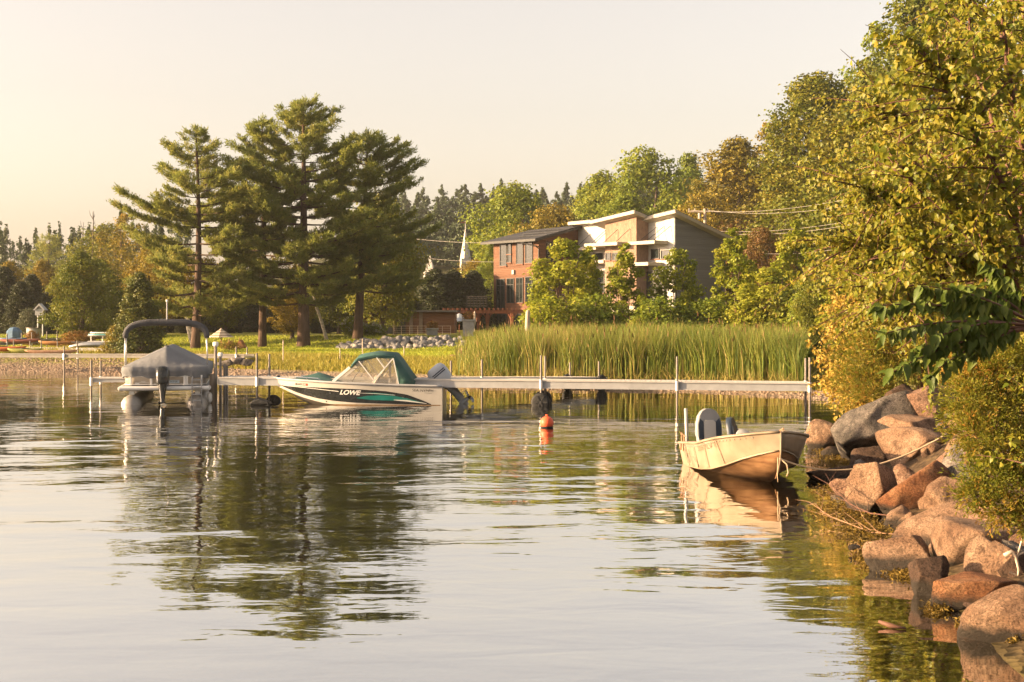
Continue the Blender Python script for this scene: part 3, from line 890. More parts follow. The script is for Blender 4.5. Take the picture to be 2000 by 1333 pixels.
def rock_material(name, a, b, c, stain=(.05, .04, .03), streak=0.0):
    m = bpy.data.materials.new(name); m.use_nodes = True
    N, L = m.node_tree.nodes, m.node_tree.links
    bs = N['Principled BSDF']; bs.inputs['Roughness'].default_value = .85; bs.inputs['Specular IOR Level'].default_value = .25
    tc = N.new('ShaderNodeTexCoord'); ge = N.new('ShaderNodeNewGeometry')
    def noise(s, d=5, r=.6):
        n = N.new('ShaderNodeTexNoise'); n.inputs['Scale'].default_value = s; n.inputs['Detail'].default_value = d; n.inputs['Roughness'].default_value = r
        L.new(ge.outputs['Position'], n.inputs['Vector']); return n.outputs[0]
    def ramp(f, stops):
        r_ = N.new('ShaderNodeValToRGB'); e = r_.color_ramp.elements
        for i, (p, col) in enumerate(stops):
            k = e[0] if i == 0 else (e[-1] if i == len(stops) - 1 else e.new(p))
            k.position = p; k.color = (*col, 1)
        L.new(f, r_.inputs[0]); return r_.outputs[0]
    def mix(f, x, y, mode='MIX'):
        k = N.new('ShaderNodeMix'); k.data_type = 'RGBA'; k.blend_type = mode
        if hasattr(f, 'links'): L.new(f, k.inputs[0])
        else: k.inputs[0].default_value = f
        L.new(x, k.inputs[6]); L.new(y, k.inputs[7]); return k.outputs[2]
    col = ramp(noise(3.2), [(.3, a), (.5, b), (.72, c)])
    speck = ramp(noise(60, 3), [(.36, (.32, .30, .28)), (.5, (1, 1, 1)), (.66, (1.35, 1.3, 1.22))])
    col = mix(.75, col, speck, 'MULTIPLY')
    lich = ramp(noise(7, 6, .7), [(.52, (0, 0, 0)), (.62, (1, 1, 1))])
    dark = N.new('ShaderNodeRGB'); dark.outputs[0].default_value = (*[x * .45 for x in a], 1)
    col = mix(lich, col, mix(.6, col, dark.outputs[0]))
    # wet and algae-stained foot
    sx = N.new('ShaderNodeSeparateXYZ'); L.new(ge.outputs['Position'], sx.inputs[0])
    ad = N.new('ShaderNodeMath'); ad.operation = 'MULTIPLY_ADD'; ad.inputs[1].default_value = .16; L.new(noise(5), ad.inputs[0]); L.new(sx.outputs[2], ad.inputs[2])
    mr = N.new('ShaderNodeMapRange'); mr.inputs[1].default_value = .17; mr.inputs[2].default_value = .24; L.new(ad.outputs[0], mr.inputs[0])
    st = N.new('ShaderNodeRGB'); st.outputs[0].default_value = (*stain, 1)
    col = mix(mr.outputs[0], st.outputs[0], col)
    L.new(col, bs.inputs['Base Color'])
    vo = N.new('ShaderNodeTexVoronoi'); vo.feature = 'DISTANCE_TO_EDGE'; vo.inputs['Scale'].default_value = 2.6
    wp = N.new('ShaderNodeVectorMath'); wp.operation = 'ADD'
    n3 = N.new('ShaderNodeTexNoise'); n3.inputs['Scale'].default_value = 3.0; n3.inputs['Detail'].default_value = 4
    L.new(ge.outputs['Position'], n3.inputs['Vector']); L.new(n3.outputs['Color'], wp.inputs[0]); L.new(ge.outputs['Position'], wp.inputs[1]); L.new(wp.outputs[0], vo.inputs['Vector'])
    ck = N.new('ShaderNodeMapRange'); ck.inputs[1].default_value = 0; ck.inputs[2].default_value = .022; L.new(vo.outputs['Distance'], ck.inputs[0])
    cd = N.new('ShaderNodeRGB'); cd.outputs[0].default_value = (*[x * .4 for x in a], 1)
    col = mix(ck.outputs[0], mix(.55, col, cd.outputs[0]), col)
    L.new(col, bs.inputs['Base Color'])
    bp = N.new('ShaderNodeBump'); bp.inputs['Distance'].default_value = .11
    L.new(noise(14, 9, .75), bp.inputs['Height']); L.new(bp.outputs[0], bs.inputs['Normal'])
    return m
RK_TAN = rock_material('granite_tan', (.18, .10, .06), (.30, .185, .115), (.42, .285, .19))
RK_GREY = rock_material('granite_grey', (.07, .062, .055), (.16, .14, .12), (.32, .27, .23))
RK_ORANGE = rock_material('granite_orange', (.19, .07, .03), (.28, .125, .055), (.34, .19, .10))
RK_PINK = rock_material('granite_pink', (.20, .11, .07), (.30, .18, .12), (.38, .25, .17))
RK_DARK = rock_material('stone_dark_wet', (.05, .032, .022), (.10, .06, .04), (.15, .095, .065))
GR = 'boulders of the rocky bank'
# px centre, top row, bottom row, width px, distance, depth factor, tilt, material, label
ROCKS = [
    (1610, 820, 884, 66, 27.0, 1.0, 0, RK_TAN, 'smooth round boulder furthest from the camera beside the bow of the aluminium boat', 7, 30, 5),
    (1704, 764, 925, 172, 24.6, .9, 0, RK_GREY, 'huge grey boulder, the largest on the bank'),
    (1806, 752, 836, 68, 24.2, .8, 0, RK_PINK, 'upright pink block behind the huge grey boulder'),
    (1778, 812, 856, 112, 23.2, 1.1, 8, RK_TAN, 'flat brown slab lying on the big tan block'),
    (1788, 836, 928, 138, 22.0, .9, 0, RK_TAN, 'big square tan block under the flat slab'),
    (1700, 872, 930, 62, 22.8, .8, 0, RK_DARK, 'dark wet stone leaning against the huge grey boulder'),
    (1628, 908, 950, 98, 21.6, .8, 0, RK_DARK, 'low dark stone in the water below the mooring rope'),
    (1622, 872, 893, 40, 25.6, .8, 0, RK_DARK, 'small flat dark stone beside the round boulder'),
    (1650, 934, 986, 62, 19.0, .9, 0, RK_PINK, 'low pinkish stone at the water left of the sloping tan rock'),
    (1702, 904, 1022, 100, 18.0, .9, -28, RK_TAN, 'sloping tan rock between the pinkish stone and the orange rock'),
    (1795, 900, 1032, 152, 17.6, .85, 12, RK_ORANGE, 'big orange-faced rock in the middle of the bank'),
    (1850, 934, 1010, 84, 17.0, .9, 30, RK_TAN, 'pale tan rock tucked behind the orange rock'),
    (1812, 982, 1112, 190, 15.2, .9, 8, RK_TAN, 'broad rounded brown rock below the orange rock', 72, 14, 14),
    (1748, 1048, 1122, 122, 13.9, .8, -14, RK_TAN, 'wedge-shaped rock in front of the broad rounded rock'),
    (1930, 1022, 1150, 200, 13.7, .8, 24, RK_TAN, 'long slanting slab under the cedar'),
    (1858, 1052, 1100, 52, 14.0, .8, 0, RK_PINK, 'small pale stone wedged above the dark wet stone'),
    (1815, 1086, 1175, 76, 12.5, .9, 0, RK_DARK, 'dark red-brown wet stone standing at the water'),
    (1902, 1124, 1208, 166, 11.9, .7, 17, RK_ORANGE, 'long reddish slab pointing into the water'),
    (1968, 1144, 1278, 170, 10.7, .9, 10, RK_TAN, 'big tan boulder in the lower right corner', 71, 16, 10),
    (1945, 985, 1062, 110, 14.6, .9, -10, RK_PINK, 'pink rock half hidden under the cedar sprays'),
    (1985, 1080, 1170, 70, 12.4, .9, 0, RK_DARK, 'dark stone under the bleached branch'),
    (1998, 1040, 1130, 44, 12.9, .9, 0, RK_TAN, 'pale upright stone at the right picture edge'),
    (1892, 870, 990, 110, 18.6, .9, 0, RK_GREY, 'grey rock behind the cedar trunk'),
    (1850, 798, 900, 90, 23.2, .9, 0, RK_GREY, 'grey rock beside the end of the mooring rope'),
    (1912, 1178, 1200, 54, 11.2, .8, 0, RK_DARK, 'thin flat stone at the water between the reddish slab and the corner boulder'),
    (1760, 750, 800, 60, 26.0, .9, 0, RK_DARK, 'dark stone behind the top of the huge grey boulder'),
    (1720, 1062, 1076, 34, 14.6, .8, 0, RK_PINK, 'small reddish stone just breaking the water'),
    (1668, 1064, 1074, 24, 14.8, .8, 0, RK_DARK, 'tiny dark stone just breaking the water'),
]
for i, rk in enumerate(ROCKS):
    px, ty, by, w, Y, dep, tilt, m, lab = rk[:9]
    s = FPX / Y
    wm, hm = w / s * 1.06, (by - ty) / s * 1.04
    c = W(px, (ty + by) / 2, Y)
    big = w > 90
    me = rock_mesh('boulder', rk[9] if len(rk) > 9 else 200 + i * 7, (wm, wm * dep, hm), 5 if w > 60 else 3, planes=(rk[10] if len(rk) > 9 else 9 + i % 4), round_=(rk[11] if len(rk) > 9 else 70))
    o = link_mesh('boulder', me, m, None, c, (0, R(tilt) * .35, R((i * 47) % 30 - 15)))
    tag(o, lab, 'boulder', GR)

rng = np.random.RandomState(19)
fill_me = [rock_mesh('stone', 700 + k, (.34, .3, .24), 3, 9, 26) for k in range(5)]
rubble = empty('rubble', (5, 20, .5), 0, 'small stones filling the gaps between the boulders of the bank', 'rubble')
k = 0
while k < 64:
    Yk = rng.uniform(12.5, 30); xk = np.interp(-Yk, [-33, -27.5, -22, -18, -14.5, -12, -9.5], [7.9, 6.3, 5.35, 4.7, 4.15, 3.75, 3.45]) + abs(rng.normal(.1, .7))
    if (xk / Yk) > .42: continue
    o = link_mesh('stone', fill_me[k % 5], None, rubble, Vector((xk, Yk, gz(xk, Yk) + .02)) - rubble.location, (rng.uniform(0, 6), rng.uniform(0, 6), rng.uniform(0, 6)), rng.uniform(.5, 1.9))
    if not o.data.materials: o.data.materials.append(RK_TAN)
    o.material_slots[0].link = 'OBJECT'; o.material_slots[0].material = [RK_TAN, RK_GREY, RK_PINK, RK_DARK][rng.randint(4)]
    k += 1

# --- bleached branch, driftwood, twigs
BLEACH = mat('wood_bleached', (.55, .46, .37), (.36, .28, .2), rough=.7, scale=14)
DRIFT = mat('wood_driftwood', (.26, .14, .075), (.36, .22, .13), rough=.8, scale=10)
def branch(name, pts, r0, m, label, cat, twigs=0, seed=1, group=None):
    r_ = np.random.RandomState(seed)
    e = empty(name, pts[0], 0, label, cat, group)
    o = Vector(pts[0]); mb = MB()
    q = [Vector(p) - o for p in pts]
    mb.tube(q, [r0 * (1 - .8 * i / (len(q) - 1)) for i in range(len(q))], 6)
    mb.build('main_stem', m, e, smooth=True)
    for k in range(twigs):
        i = r_.randint(1, len(q)); b = q[i - 1].lerp(q[i], r_.rand())
        d = (q[i] - q[i - 1]).normalized() + Vector(r_.normal(0, .6, 3)); d.z = abs(d.z) * .7
        L_ = r_.uniform(.15, .45)
        mb = MB(); mb.tube([b, b + d * L_ * .5 + Vector(r_.normal(0, .03, 3)), b + d * L_], [r0 * .45, r0 * .3, r0 * .12], 5)
        mb.build('twig', m, e)
    return e
branch('bleached_branch', [W(1962, 1086, 12.2), W(1975, 1078, 12.2), W(1984, 1088, 12.2), W(1990, 1112, 12.2), W(1988, 1130, 12.3), W(1976, 1140, 12.3)], .022, BLEACH, 'crooked bleached branch caught between rocks at the right edge', 'branch', 3)
branch('fallen_branch', [W(1760, 1010, 16.6), W(1700, 1003, 17.0), W(1660, 985, 17.4), W(1630, 955, 17.8), W(1612, 925, 18.2)], .010, BARK_RED, 'thin fallen branch with upright twigs at the foot of the sloping tan rock', 'branch', 14, 4)
branch('fallen_branch', [W(1760, 1045, 15.8), W(1700, 1040, 16.1), W(1650, 1020, 16.6), W(1600, 1000, 17.2)], .008, DRIFT, 'twiggy driftwood among the weed left of the broad rounded rock', 'branch', 12, 6)
o = MB().tube([W(1716, 1214, 11.2), W(1738, 1222, 11.15), W(1770, 1228, 11.1)], [.012, .022, .008], 7).build('driftwood', BARK_RED, None, smooth=True)
tag(o, 'reddish piece of driftwood floating off the corner boulder', 'driftwood')

# --- mats of water weed along the rocks
WEED = leaf_mat('water_weed', [(.09, .06, .012), (.17, .115, .02), (.26, .17, .03)], .2)
rng = np.random.RandomState(41)
PP = []
for px, py, rx, ry, n in [(1640, 905, 60, 16, 1500), (1620, 880, 34, 10, 600), (1650, 1000, 55, 22, 1900), (1690, 1040, 60, 22, 1800), (1720, 1100, 40, 14, 1000), (1780, 1122, 45, 12, 900),
                         (1700, 1085, 36, 10, 700), (1840, 1180, 16, 8, 300), (1832, 1192, 22, 10, 500), (1890, 1218, 20, 8, 300), (1985, 1262, 20, 8, 300), (1610, 960, 24, 10, 300)]:
    q = rng.normal(size=(n, 2)) * .5
    x, y = px + q[:, 0] * rx, py + q[:, 1] * ry
    Yd = EYE * FPX / (y - HOR)
    PP.append(np.stack([(x - 1000) / FPX * Yd, Yd, np.abs(rng.normal(0, .018, n)) + .004], 1))
PP = np.concatenate(PP)
zz = np.maximum(ground_z(PP[:, 0], PP[:, 1]), 0); PP[:, 2] += zz
weed = link_mesh('water_weed', leaves_mesh('water_weed', PP, rng.normal(size=PP.shape) * .7 + np.array([0, 0, 1]), rng.uniform(.02, .06, len(PP)), np.clip(rng.normal(.5, .25, len(PP)), 0, 1), rng, aspect=.3), WEED)
tag(weed, 'yellow-brown mats of water weed washed up along the rocks', 'weed', kind='stuff')

# --- gravel on the beach, long grass and lawn blades, reeds
def blades(name, P, h, w, rng, lean=.25, tint=None, seg2=True):
    n = len(P)
    az = rng.uniform(0, 6.283, n); S_ = np.stack([np.cos(az), np.sin(az), np.zeros(n)], 1) * (w / 2)[:, None]
    d = np.stack([rng.normal(0, lean, n), rng.normal(0, lean, n), np.ones(n)], 1)
    mid = P + d * np.array([.5, .5, 1]) * (h * .55)[:, None]
    tip = P + d * np.array([1.3, 1.3, 1]) * h[:, None]
    V = np.stack([P - S_, P + S_, mid + S_ * .85, mid - S_ * .85, tip], 1).reshape(-1, 3)
    i = np.arange(n) * 5
    F = np.concatenate([np.stack([i, i + 1, i + 2], 1), np.stack([i, i + 2, i + 3], 1), np.stack([i + 3, i + 2, i + 4], 1)])
    t = np.clip(rng.normal(.5, .22, n), 0, 1) if tint is None else tint
    return np_mesh(name, V, F, attr=np.repeat(t, 5))
GRASS = leaf_mat('grass_lawn', [(.14, .21, .016), (.25, .305, .026), (.38, .37, .045)], .4, .6)
GRASS_L = leaf_mat('grass_long', [(.14, .165, .02), (.26, .245, .032), (.40, .32, .075)], .35, .6)
REED = leaf_mat('reed_blades', [(.05, .085, .012), (.095, .14, .016), (.18, .20, .028), (.33, .26, .08)], .3, .6)
rng = np.random.RandomState(77)
def scatter(n, px0, px1, d0, d1, Y0=46, Y1=110, pw=1.0):
    out = []
    while sum(map(len, out)) < n:
        Y = rng.uniform(Y0, Y1, n * 3); x = (rng.uniform(px0, px1, n * 3) - 1000) / FPX * Y
        d = shore_dist(x, Y)
        k = (d > d0) & (d < d1) & (rng.rand(n * 3) < pw)
        out.append(np.stack([x[k], Y[k]], 1))
    q = np.concatenate(out)[:n]
    return np.column_stack([q, ground_z(q[:, 0], q[:, 1])])
P = scatter(70000, -20, 1000, 5.5, 24)
lawn = link_mesh('lawn_grass', blades('lawn_grass', P - np.array([0, 0, .02]), rng.uniform(.05, .13, len(P)), rng.uniform(.03, .06, len(P)), rng), GRASS)
tag(lawn, 'short sunlit lawn grass running from the beach to the pines', 'grass', kind='stuff')
P = np.concatenate([scatter(26000, 400, 960, 2.6, 6.5), scatter(4500, 240, 420, 3.2, 6.5), scatter(5000, -20, 260, 6, 9), scatter(2500, 1560, 1650, 1.5, 7, 40, 60)])
dd = shore_dist(P[:, 0], P[:, 1])
clmp = vnoise(P[:, 0], P[:, 1], 1.1, 9)
P = P[(clmp + rng.normal(0, .25, len(P))) > -.28]
lg = link_mesh('long_grass', blades('long_grass', P - np.array([0, 0, .03]), rng.uniform(.10, .36, len(P)) * (1 + .35 * vnoise(P[:, 0], P[:, 1], .8, 4)), rng.uniform(.02, .045, len(P)), rng, .22), GRASS_L)
tag(lg, 'long yellow grass along the top of the beach', 'grass', kind='stuff')
P = np.concatenate([scatter(31000, 890, 1568, 1.3, 9.5, 44, 64), scatter(9000, 915, 1568, 1.1, 3.0, 44, 60)])
keep = (vnoise(P[:, 0], P[:, 1], 2.6, 12) + rng.normal(0, .3, len(P)) > -.35) | (shore_dist(P[:, 0], P[:, 1]) > 3.2)
P = P[keep]
pxl = P[:, 0] / P[:, 1] * FPX + 1000
kp = rng.rand(len(P)) < np.clip((pxl - 895) / 90, .12, 1)
P, pxl = P[kp], pxl[kp]
edge = np.clip((pxl - 890) / 130 + .12 * vnoise(P[:, 0], P[:, 1], 1.7, 31), 0, 1) ** .8 * np.clip((1572 - pxl) / 30, 0, 1) ** .5
hh = np.clip(rng.normal(1.8, .3, len(P)), .8, 2.5) * (.5 + .5 * edge) * (1 + .1 * vnoise(P[:, 0], P[:, 1], 1.2, 2))
hh = np.minimum(hh, 2.28 + .42 * vnoise(P[:, 0], P[:, 1], .9, 6) + rng.normal(0, .13, len(P)) - P[:, 2])
tn = np.clip(rng.normal(.40, .26, len(P)) + .22 * vnoise(P[:, 0], P[:, 1], 1.5, 8) + .12 * (pxl < 1150), 0, 1)
reed = link_mesh('reed_bed', blades('reed_bed', P - np.array([0, 0, .05]), hh, rng.uniform(.018, .04, len(P)), rng, .13, tn), REED)
tag(reed, 'dense tall bed of green and straw-coloured reeds on the shore behind the dock', 'reeds', kind='stuff')
k_ = rng.choice(len(P), 700, False)
hd = P[k_] + np.array([0, 0, 1]) * (hh[k_] * rng.uniform(.7, 1.06, 700))[:, None]
heads = link_mesh('seed_heads', blades('seed_heads', hd, rng.uniform(.14, .22, 700), rng.uniform(.03, .045, 700), rng, .12), leaf_mat('cattail_brown', [(.06, .03, .015), (.11, .055, .025), (.2, .12, .05)], 0.05, .9))
tag(heads, 'brown seed heads dotted over the top of the reed bed', 'reeds', kind='stuff')
P = scatter(5200, 915, 1570, 1.0, 2.2, 44, 60)
dead = link_mesh('reed_litter', blades('reed_litter', P - np.array([0, 0, .03]), rng.uniform(.25, .8, len(P)), rng.uniform(.018, .035, len(P)), rng, .4, np.clip(rng.normal(.95, .1, len(P)), 0, 1)), REED)
tag(dead, 'broken straw-coloured reed stalks along the foot of the reed bed', 'reeds', kind='stuff')

# pebbles of the beach
V1, F1 = ICO[1]
P = np.concatenate([scatter(5200, -20, 470, .1, 6.0, 50, 90), scatter(1800, 470, 1620, .05, 2.0, 42, 66)])
n = len(P)
sz = rng.uniform(.02, .07, (n, 1, 1)) * np.array([1, 1, .6]) * rng.uniform(.7, 1.3, (n, 1, 3))
V = (V1[None] * sz + P[:, None, :]).reshape(-1, 3)
F = (F1[None] + (np.arange(n) * len(V1))[:, None, None]).reshape(-1, 3)
PEB = leaf_mat('pebbles', [(.10, .07, .048), (.20, .14, .095), (.34, .265, .19)], 0.0, .85)
o = link_mesh('beach_gravel', np_mesh('beach_gravel', V, F, attr=np.repeat(np.clip(rng.normal(.4, .25, n), 0, 1), len(V1))), PEB)
tag(o, 'brown gravel and pebbles of the low beach', 'gravel', kind='stuff')

# --- stone bank in the lawn: every stone a piece of it
STONE = mat('fieldstone_grey', (.11, .108, .11), (.21, .205, .20), rough=.85, scale=2.5, bump=.02, space='Object')
STONE2 = mat('fieldstone_buff', (.20, .18, .155), (.30, .27, .23), rough=.85, scale=2.5, bump=.02)
bank = empty('stone_bank', GP(780, 79), 0, 'low bank faced with pale grey fieldstones below the shed', 'stone bank')
stone_me = [rock_mesh('stone', 900 + k, (.52, .46, .36), 2, 12, 12, .02) for k in range(6)]
bo = bank.location
for k in range(190):
    t = rng.rand(); px = 662 + 250 * t
    up = rng.rand()
    Yk = 77.2 + up * 3.0
    ytop = np.interp(px, [655, 700, 760, 905], [680, 669, 664, 662]); ybot = np.interp(px, [655, 720, 905], [684, 687, 684])
    p = W(px, ybot + (ytop - ybot) * up, Yk)
    o = link_mesh('stone', stone_me[k % 6], None, bank, p - bo, (rng.uniform(0, 6), rng.uniform(0, 6), rng.uniform(0, 6)), rng.uniform(.6, 1.25))
    m = STONE if rng.rand() < .7 else STONE2
    if not o.data.materials: o.data.materials.append(STONE)
    o.material_slots[0].link = 'OBJECT'; o.material_slots[0].material = m
# the earth core of the bank
mb = MB(); core = []
for px in np.linspace(655, 912, 14):
    ytop = np.interp(px, [655, 700, 760, 905], [682, 672, 667, 665])
    a_, b_ = W(px, 686, 77.6) - bo, W(px, ytop, 80.6) - bo
    core.append([a_ + Vector((0, 0, -.6)), a_, b_, b_ + Vector((0, 2.5, 0)), b_ + Vector((0, 2.5, -1.6))])
mb.loft(core).build('earth_core', mat('earth_dark', (.05, .04, .03), (.09, .07, .05), rough=.95), bank)
# two pale boulders at the reed edge
for px, ty, by, w, lab, sd in [(887, 694, 706, 22, 'low pale boulder at the left foot of the reeds', 301), (905, 682, 706, 34, 'pointed pale boulder at the left foot of the reeds', 305)]:
    Yk = 63.0; s = FPX / Yk
    o = link_mesh('boulder', rock_mesh('boulder', sd, (w / s, w / s, (by - ty) / s * 1.2), 3), RK_PINK, None, W(px, (ty + by) / 2, Yk)); tag(o, lab, 'boulder', 'boulders by the reeds')
for px, ty, by, w, lab, sd in [(440, 704, 714, 40, 'long flat grey stone at the top of the beach beside the dock lamps', 311), (462, 701, 711, 34, 'brown rounded stone at the top of the beach beside the dock lamps', 315), (482, 704, 713, 30, 'small grey stone at the top of the beach beside the dock lamps', 317)]:
    Yk = 60.8; s = FPX / Yk
    o = link_mesh('boulder', rock_mesh('boulder', sd, (w / s, w / s * .7, (by - ty) / s * 1.5), 3), RK_GREY, None, W(px, (ty + by) / 2, Yk)); tag(o, lab, 'boulder', 'stones on the lawn edge')
# ------------------------------------------------------------------ near foliage of the right bank
def heart_leaves(name, P, Nr, size, tint, rng, axis, axis_w, width=.8, curl=.16):
    """near leaves: eight-sided pointed blades folded along the midrib"""
    n = len(P); Nr = unit(Nr)
    A = unit(unit(rng.normal(size=(n, 3))) * (1 - axis_w) + np.asarray(axis) * axis_w)
    A = unit(A - Nr * np.sum(A * Nr, -1, keepdims=True)); B = np.cross(Nr, A)
    s = size.reshape(-1, 1)
    prof = [(.0, .0), (.12, .40), (.38, .50), (.68, .27), (1.0, 0)]
    rows = []
    for u, w in prof:
        c = P + A * s * u - Nr * s * curl * u * u
        if w == 0: rows.append([c])
        else: rows.append([c + B * s * w * width + Nr * s * .14 * w * 2, c, c - B * s * w * width + Nr * s * .14 * w * 2])
    V = np.stack([x for r_ in rows for x in r_], 1).reshape(-1, 3)   # 1+3*3+1 = 11
    f = [(0, 2, 1), (0, 3, 2), (1, 2, 5), (1, 5, 4), (2, 3, 6), (2, 6, 5), (4, 5, 8), (4, 8, 7), (5, 6, 9), (5, 9, 8), (7, 8, 10), (8, 9, 10)]
    F = (np.array(f)[None] + (np.arange(n) * 11)[:, None, None]).reshape(-1, 3)
    return np_mesh(name, V, F, smooth=False, attr=np.repeat(tint, 11))

def twig_tree(name, seed, root, stems, nsub, nleaf, leaf, mats, label, cat='tree', sub_len=(.5, 1.1), droop=.5, r0=.03, hang=.75, group=None, parts=('trunk', 'crown'), width=.8, aim=None):
    """stems are pixel paths in depth; side shoots carry the hanging leaves"""
    rng = np.random.RandomState(seed)
    e = empty(name, root, 0, label, cat, group)
    o = np.array(root)
    mb = MB(); nodes, dirs = [], []
    for st in stems:
        q = [np.array(p) - o for p in st]
        # resample
        pts = []
        for a_, b_ in zip(q[:-1], q[1:]):
            for t in np.linspace(0, 1, 7)[:-1]: pts.append(a_ * (1 - t) + b_ * t + rng.normal(0, .008, 3))
        pts.append(q[-1]); m = len(pts)
        mb.tube(pts, [r0 * (1 - .8 * i / (m - 1)) for i in range(m)], 7)
        for k in range(nsub):
            i = rng.randint(int(m * .12), m - 1)
            b = pts[i] + (pts[i + 1] - pts[i]) * rng.rand()
            d = unit(pts[i + 1] - pts[i]) * .5 + rng.normal(size=3) * np.array([.9, .9, .45]) + (np.zeros(3) if aim is None else np.array(aim))
            d = unit(d); L_ = rng.uniform(*sub_len)
            sp = [b + d * L_ * t + np.array([0, 0, -droop * .35 * L_ * t * t]) for t in np.linspace(0, 1, 6)]
            mb.tube(sp, [r0 * .28 * (1 - .8 * j / 5) for j in range(6)], 4, cap=False)
            for j in range(5):
                for u in np.linspace(0, 1, 4)[:-1]:
                    nodes.append(sp[j] * (1 - u) + sp[j + 1] * u); dirs.append(d)
    mb.build(parts[0], mats[0], e, smooth=True)
    nodes, dirs = np.array(nodes), np.array(dirs)
    k = rng.randint(0, len(nodes), nleaf)
    P = nodes[k] + rng.normal(0, leaf * .55, (nleaf, 3))
    ax = unit(dirs[k] * .5 + np.array([0, 0, -1.0]) * hang + rng.normal(size=(nleaf, 3)) * .3)
    Nr = rng.normal(size=(nleaf, 3)) * .9 + np.array([-.75, -.35, .3])
    me = heart_leaves(parts[1], P, Nr, leaf * rng.choice([.5, .7, .85, 1.0, 1.1, 1.3], nleaf) * rng.uniform(.85, 1.1, nleaf), np.clip(rng.normal(.5, .22, nleaf), 0, 1), rng, ax, .8, width)
    link_mesh(parts[1], me, mats[1], e)
    return e
GN = 'near trees on the right bank'
# nearest boughs: large heart-shaped leaves, top right
root = GP(2080, 10.4)
twig_tree('linden_tree', 1, root, [
    [root, W(2040, 620, 10.2), W(1998, 290, 10.0), W(1966, 120, 9.8), W(1950, -90, 9.6)],
    [W(2040, 600, 10.2), W(1940, 330, 9.6), W(1870, 200, 9.4), W(1800, 90, 9.3)],
    [W(2045, 640, 10.2), W(1930, 470, 9.8), W(1840, 380, 9.5), W(1745, 330, 9.4)],
    [W(2040, 640, 10.2), W(1960, 560, 10.2), W(1860, 500, 10.0), W(1780, 470, 9.9)],
    [W(2030, 560, 10.4), W(1960, 300, 10.8), W(1900, 120, 11), W(1880, -60, 11)],
    [W(2045, 500, 10.3), W(2060, 250, 10.2), W(2050, 60, 10.2), W(2040, -200, 10.2)],
    [W(2050, 500, 10.3), W(2150, 250, 10.2), W(2240, 60, 10.2), W(2280, -150, 10.2)],
    [W(2060, 520, 10.3), W(2180, 420, 11), W(2300, 350, 11.4)],
    [W(2040, 520, 10.6), W(2000, 250, 11.6), W(1960, 90, 12), W(1930, -80, 12.2)],
    [W(2045, 560, 10.6), W(2010, 380, 12), W(1990, 180, 12.6), W(2000, 20, 12.8)]], 52, 21000, .048, (BARK_RED, L_LINDEN), 'nearest bough with large yellow-green heart-shaped leaves at top right', sub_len=(.25, .7), r0=.03, group=GN)
# second tree, farther: leaves half that size in the picture
root = GP(1890, 17.5)
twig_tree('linden_tree', 2, root, [
    [root, W(1880, 600, 17.2), W(1850, 420, 16.8), W(1800, 260, 16.4), W(1740, 215, 16)],
    [W(1880, 640, 17.2), W(1810, 480, 16.6), W(1740, 400, 16.2), W(1680, 365, 16)],
    [W(1880, 660, 17.2), W(1800, 560, 16.8), W(1720, 500, 16.5), W(1668, 470, 16.4)],
    [W(1880, 600, 17.2), W(1870, 350, 17), W(1850, 200, 17), W(1830, 90, 17)],
    [W(1885, 600, 17.2), W(1930, 380, 17.2), W(1950, 200, 17.4), W(1960, 20, 17.6)],
    [W(1885, 600, 17.4), W(1860, 400, 18.2), W(1790, 300, 18.6), W(1760, 260, 18.8)],
    [W(1885, 640, 17.4), W(1960, 500, 17.8), W(2030, 420, 18.0), W(2100, 380, 18)],
    [W(1880, 640, 17.2), W(1830, 600, 16.2), W(1760, 570, 15.6), W(1700, 560, 15.4)]], 60, 38000, .054, (BARK_RED, L_LINDEN), 'leaning yellow-green tree behind the nearest boughs', sub_len=(.4, 1.15), r0=.045, group=GN)
# third, behind: a fuller mass of small leaves
root = GP(1800, 27)
twig_tree('linden_tree', 3, root, [
    [root, W(1795, 560, 26.6), W(1770, 420, 26), W(1730, 300, 25.6)],
    [W(1795, 640, 26.6), W(1740, 520, 26), W(1690, 440, 25.6)],
    [W(1795, 600, 26.6), W(1840, 420, 26.6), W(1850, 250, 26.6)],
    [W(1795, 640, 26.8), W(1760, 560, 28), W(1700, 500, 29)],
    [W(1795, 600, 26.6), W(1880, 450, 27), W(1950, 350, 27.4)],
    [W(1795, 650, 26.6), W(1740, 600, 25.8), W(1680, 560, 25)]], 62, 32000, .07, (BARK_RED, L_LINDEN), 'fuller yellow-green tree behind the leaning one, above the golden shrub', sub_len=(.6, 1.5), r0=.06, group=GN)
# golden shrub at the corner of the bank
root = GP(1700, 30)
st = []
for tx, ty, ty2, dy in [(1620, 640, 700, 0), (1640, 590, 650, .6), (1665, 560, 640, -.4), (1700, 545, 640, .4), (1735, 560, 650, -.2), (1610, 700, 740, .2), (1640, 745, 760, -.8), (1625, 735, 755, .4), (1680, 620, 690, -1.0), (1760, 600, 660, .5), (1660, 700, 730, -1.2), (1720, 680, 720, -1.2), (1690, 760, 775, -1.6)]:
    st.append([root, W(1700 + (tx - 1700) * .5, ty2, 30 + dy * .5), W(tx, ty, 30 + dy)])
twig_tree('golden_shrub', 4, root, st, 30, 15000, .075, (BARK_RED, L_GOLD), 'golden-leaved shrub at the corner of the bank behind the boulders', 'shrub', (.3, .8), r0=.025, hang=.3, parts=('stem', 'foliage'), group='shrubs on the rocky bank')
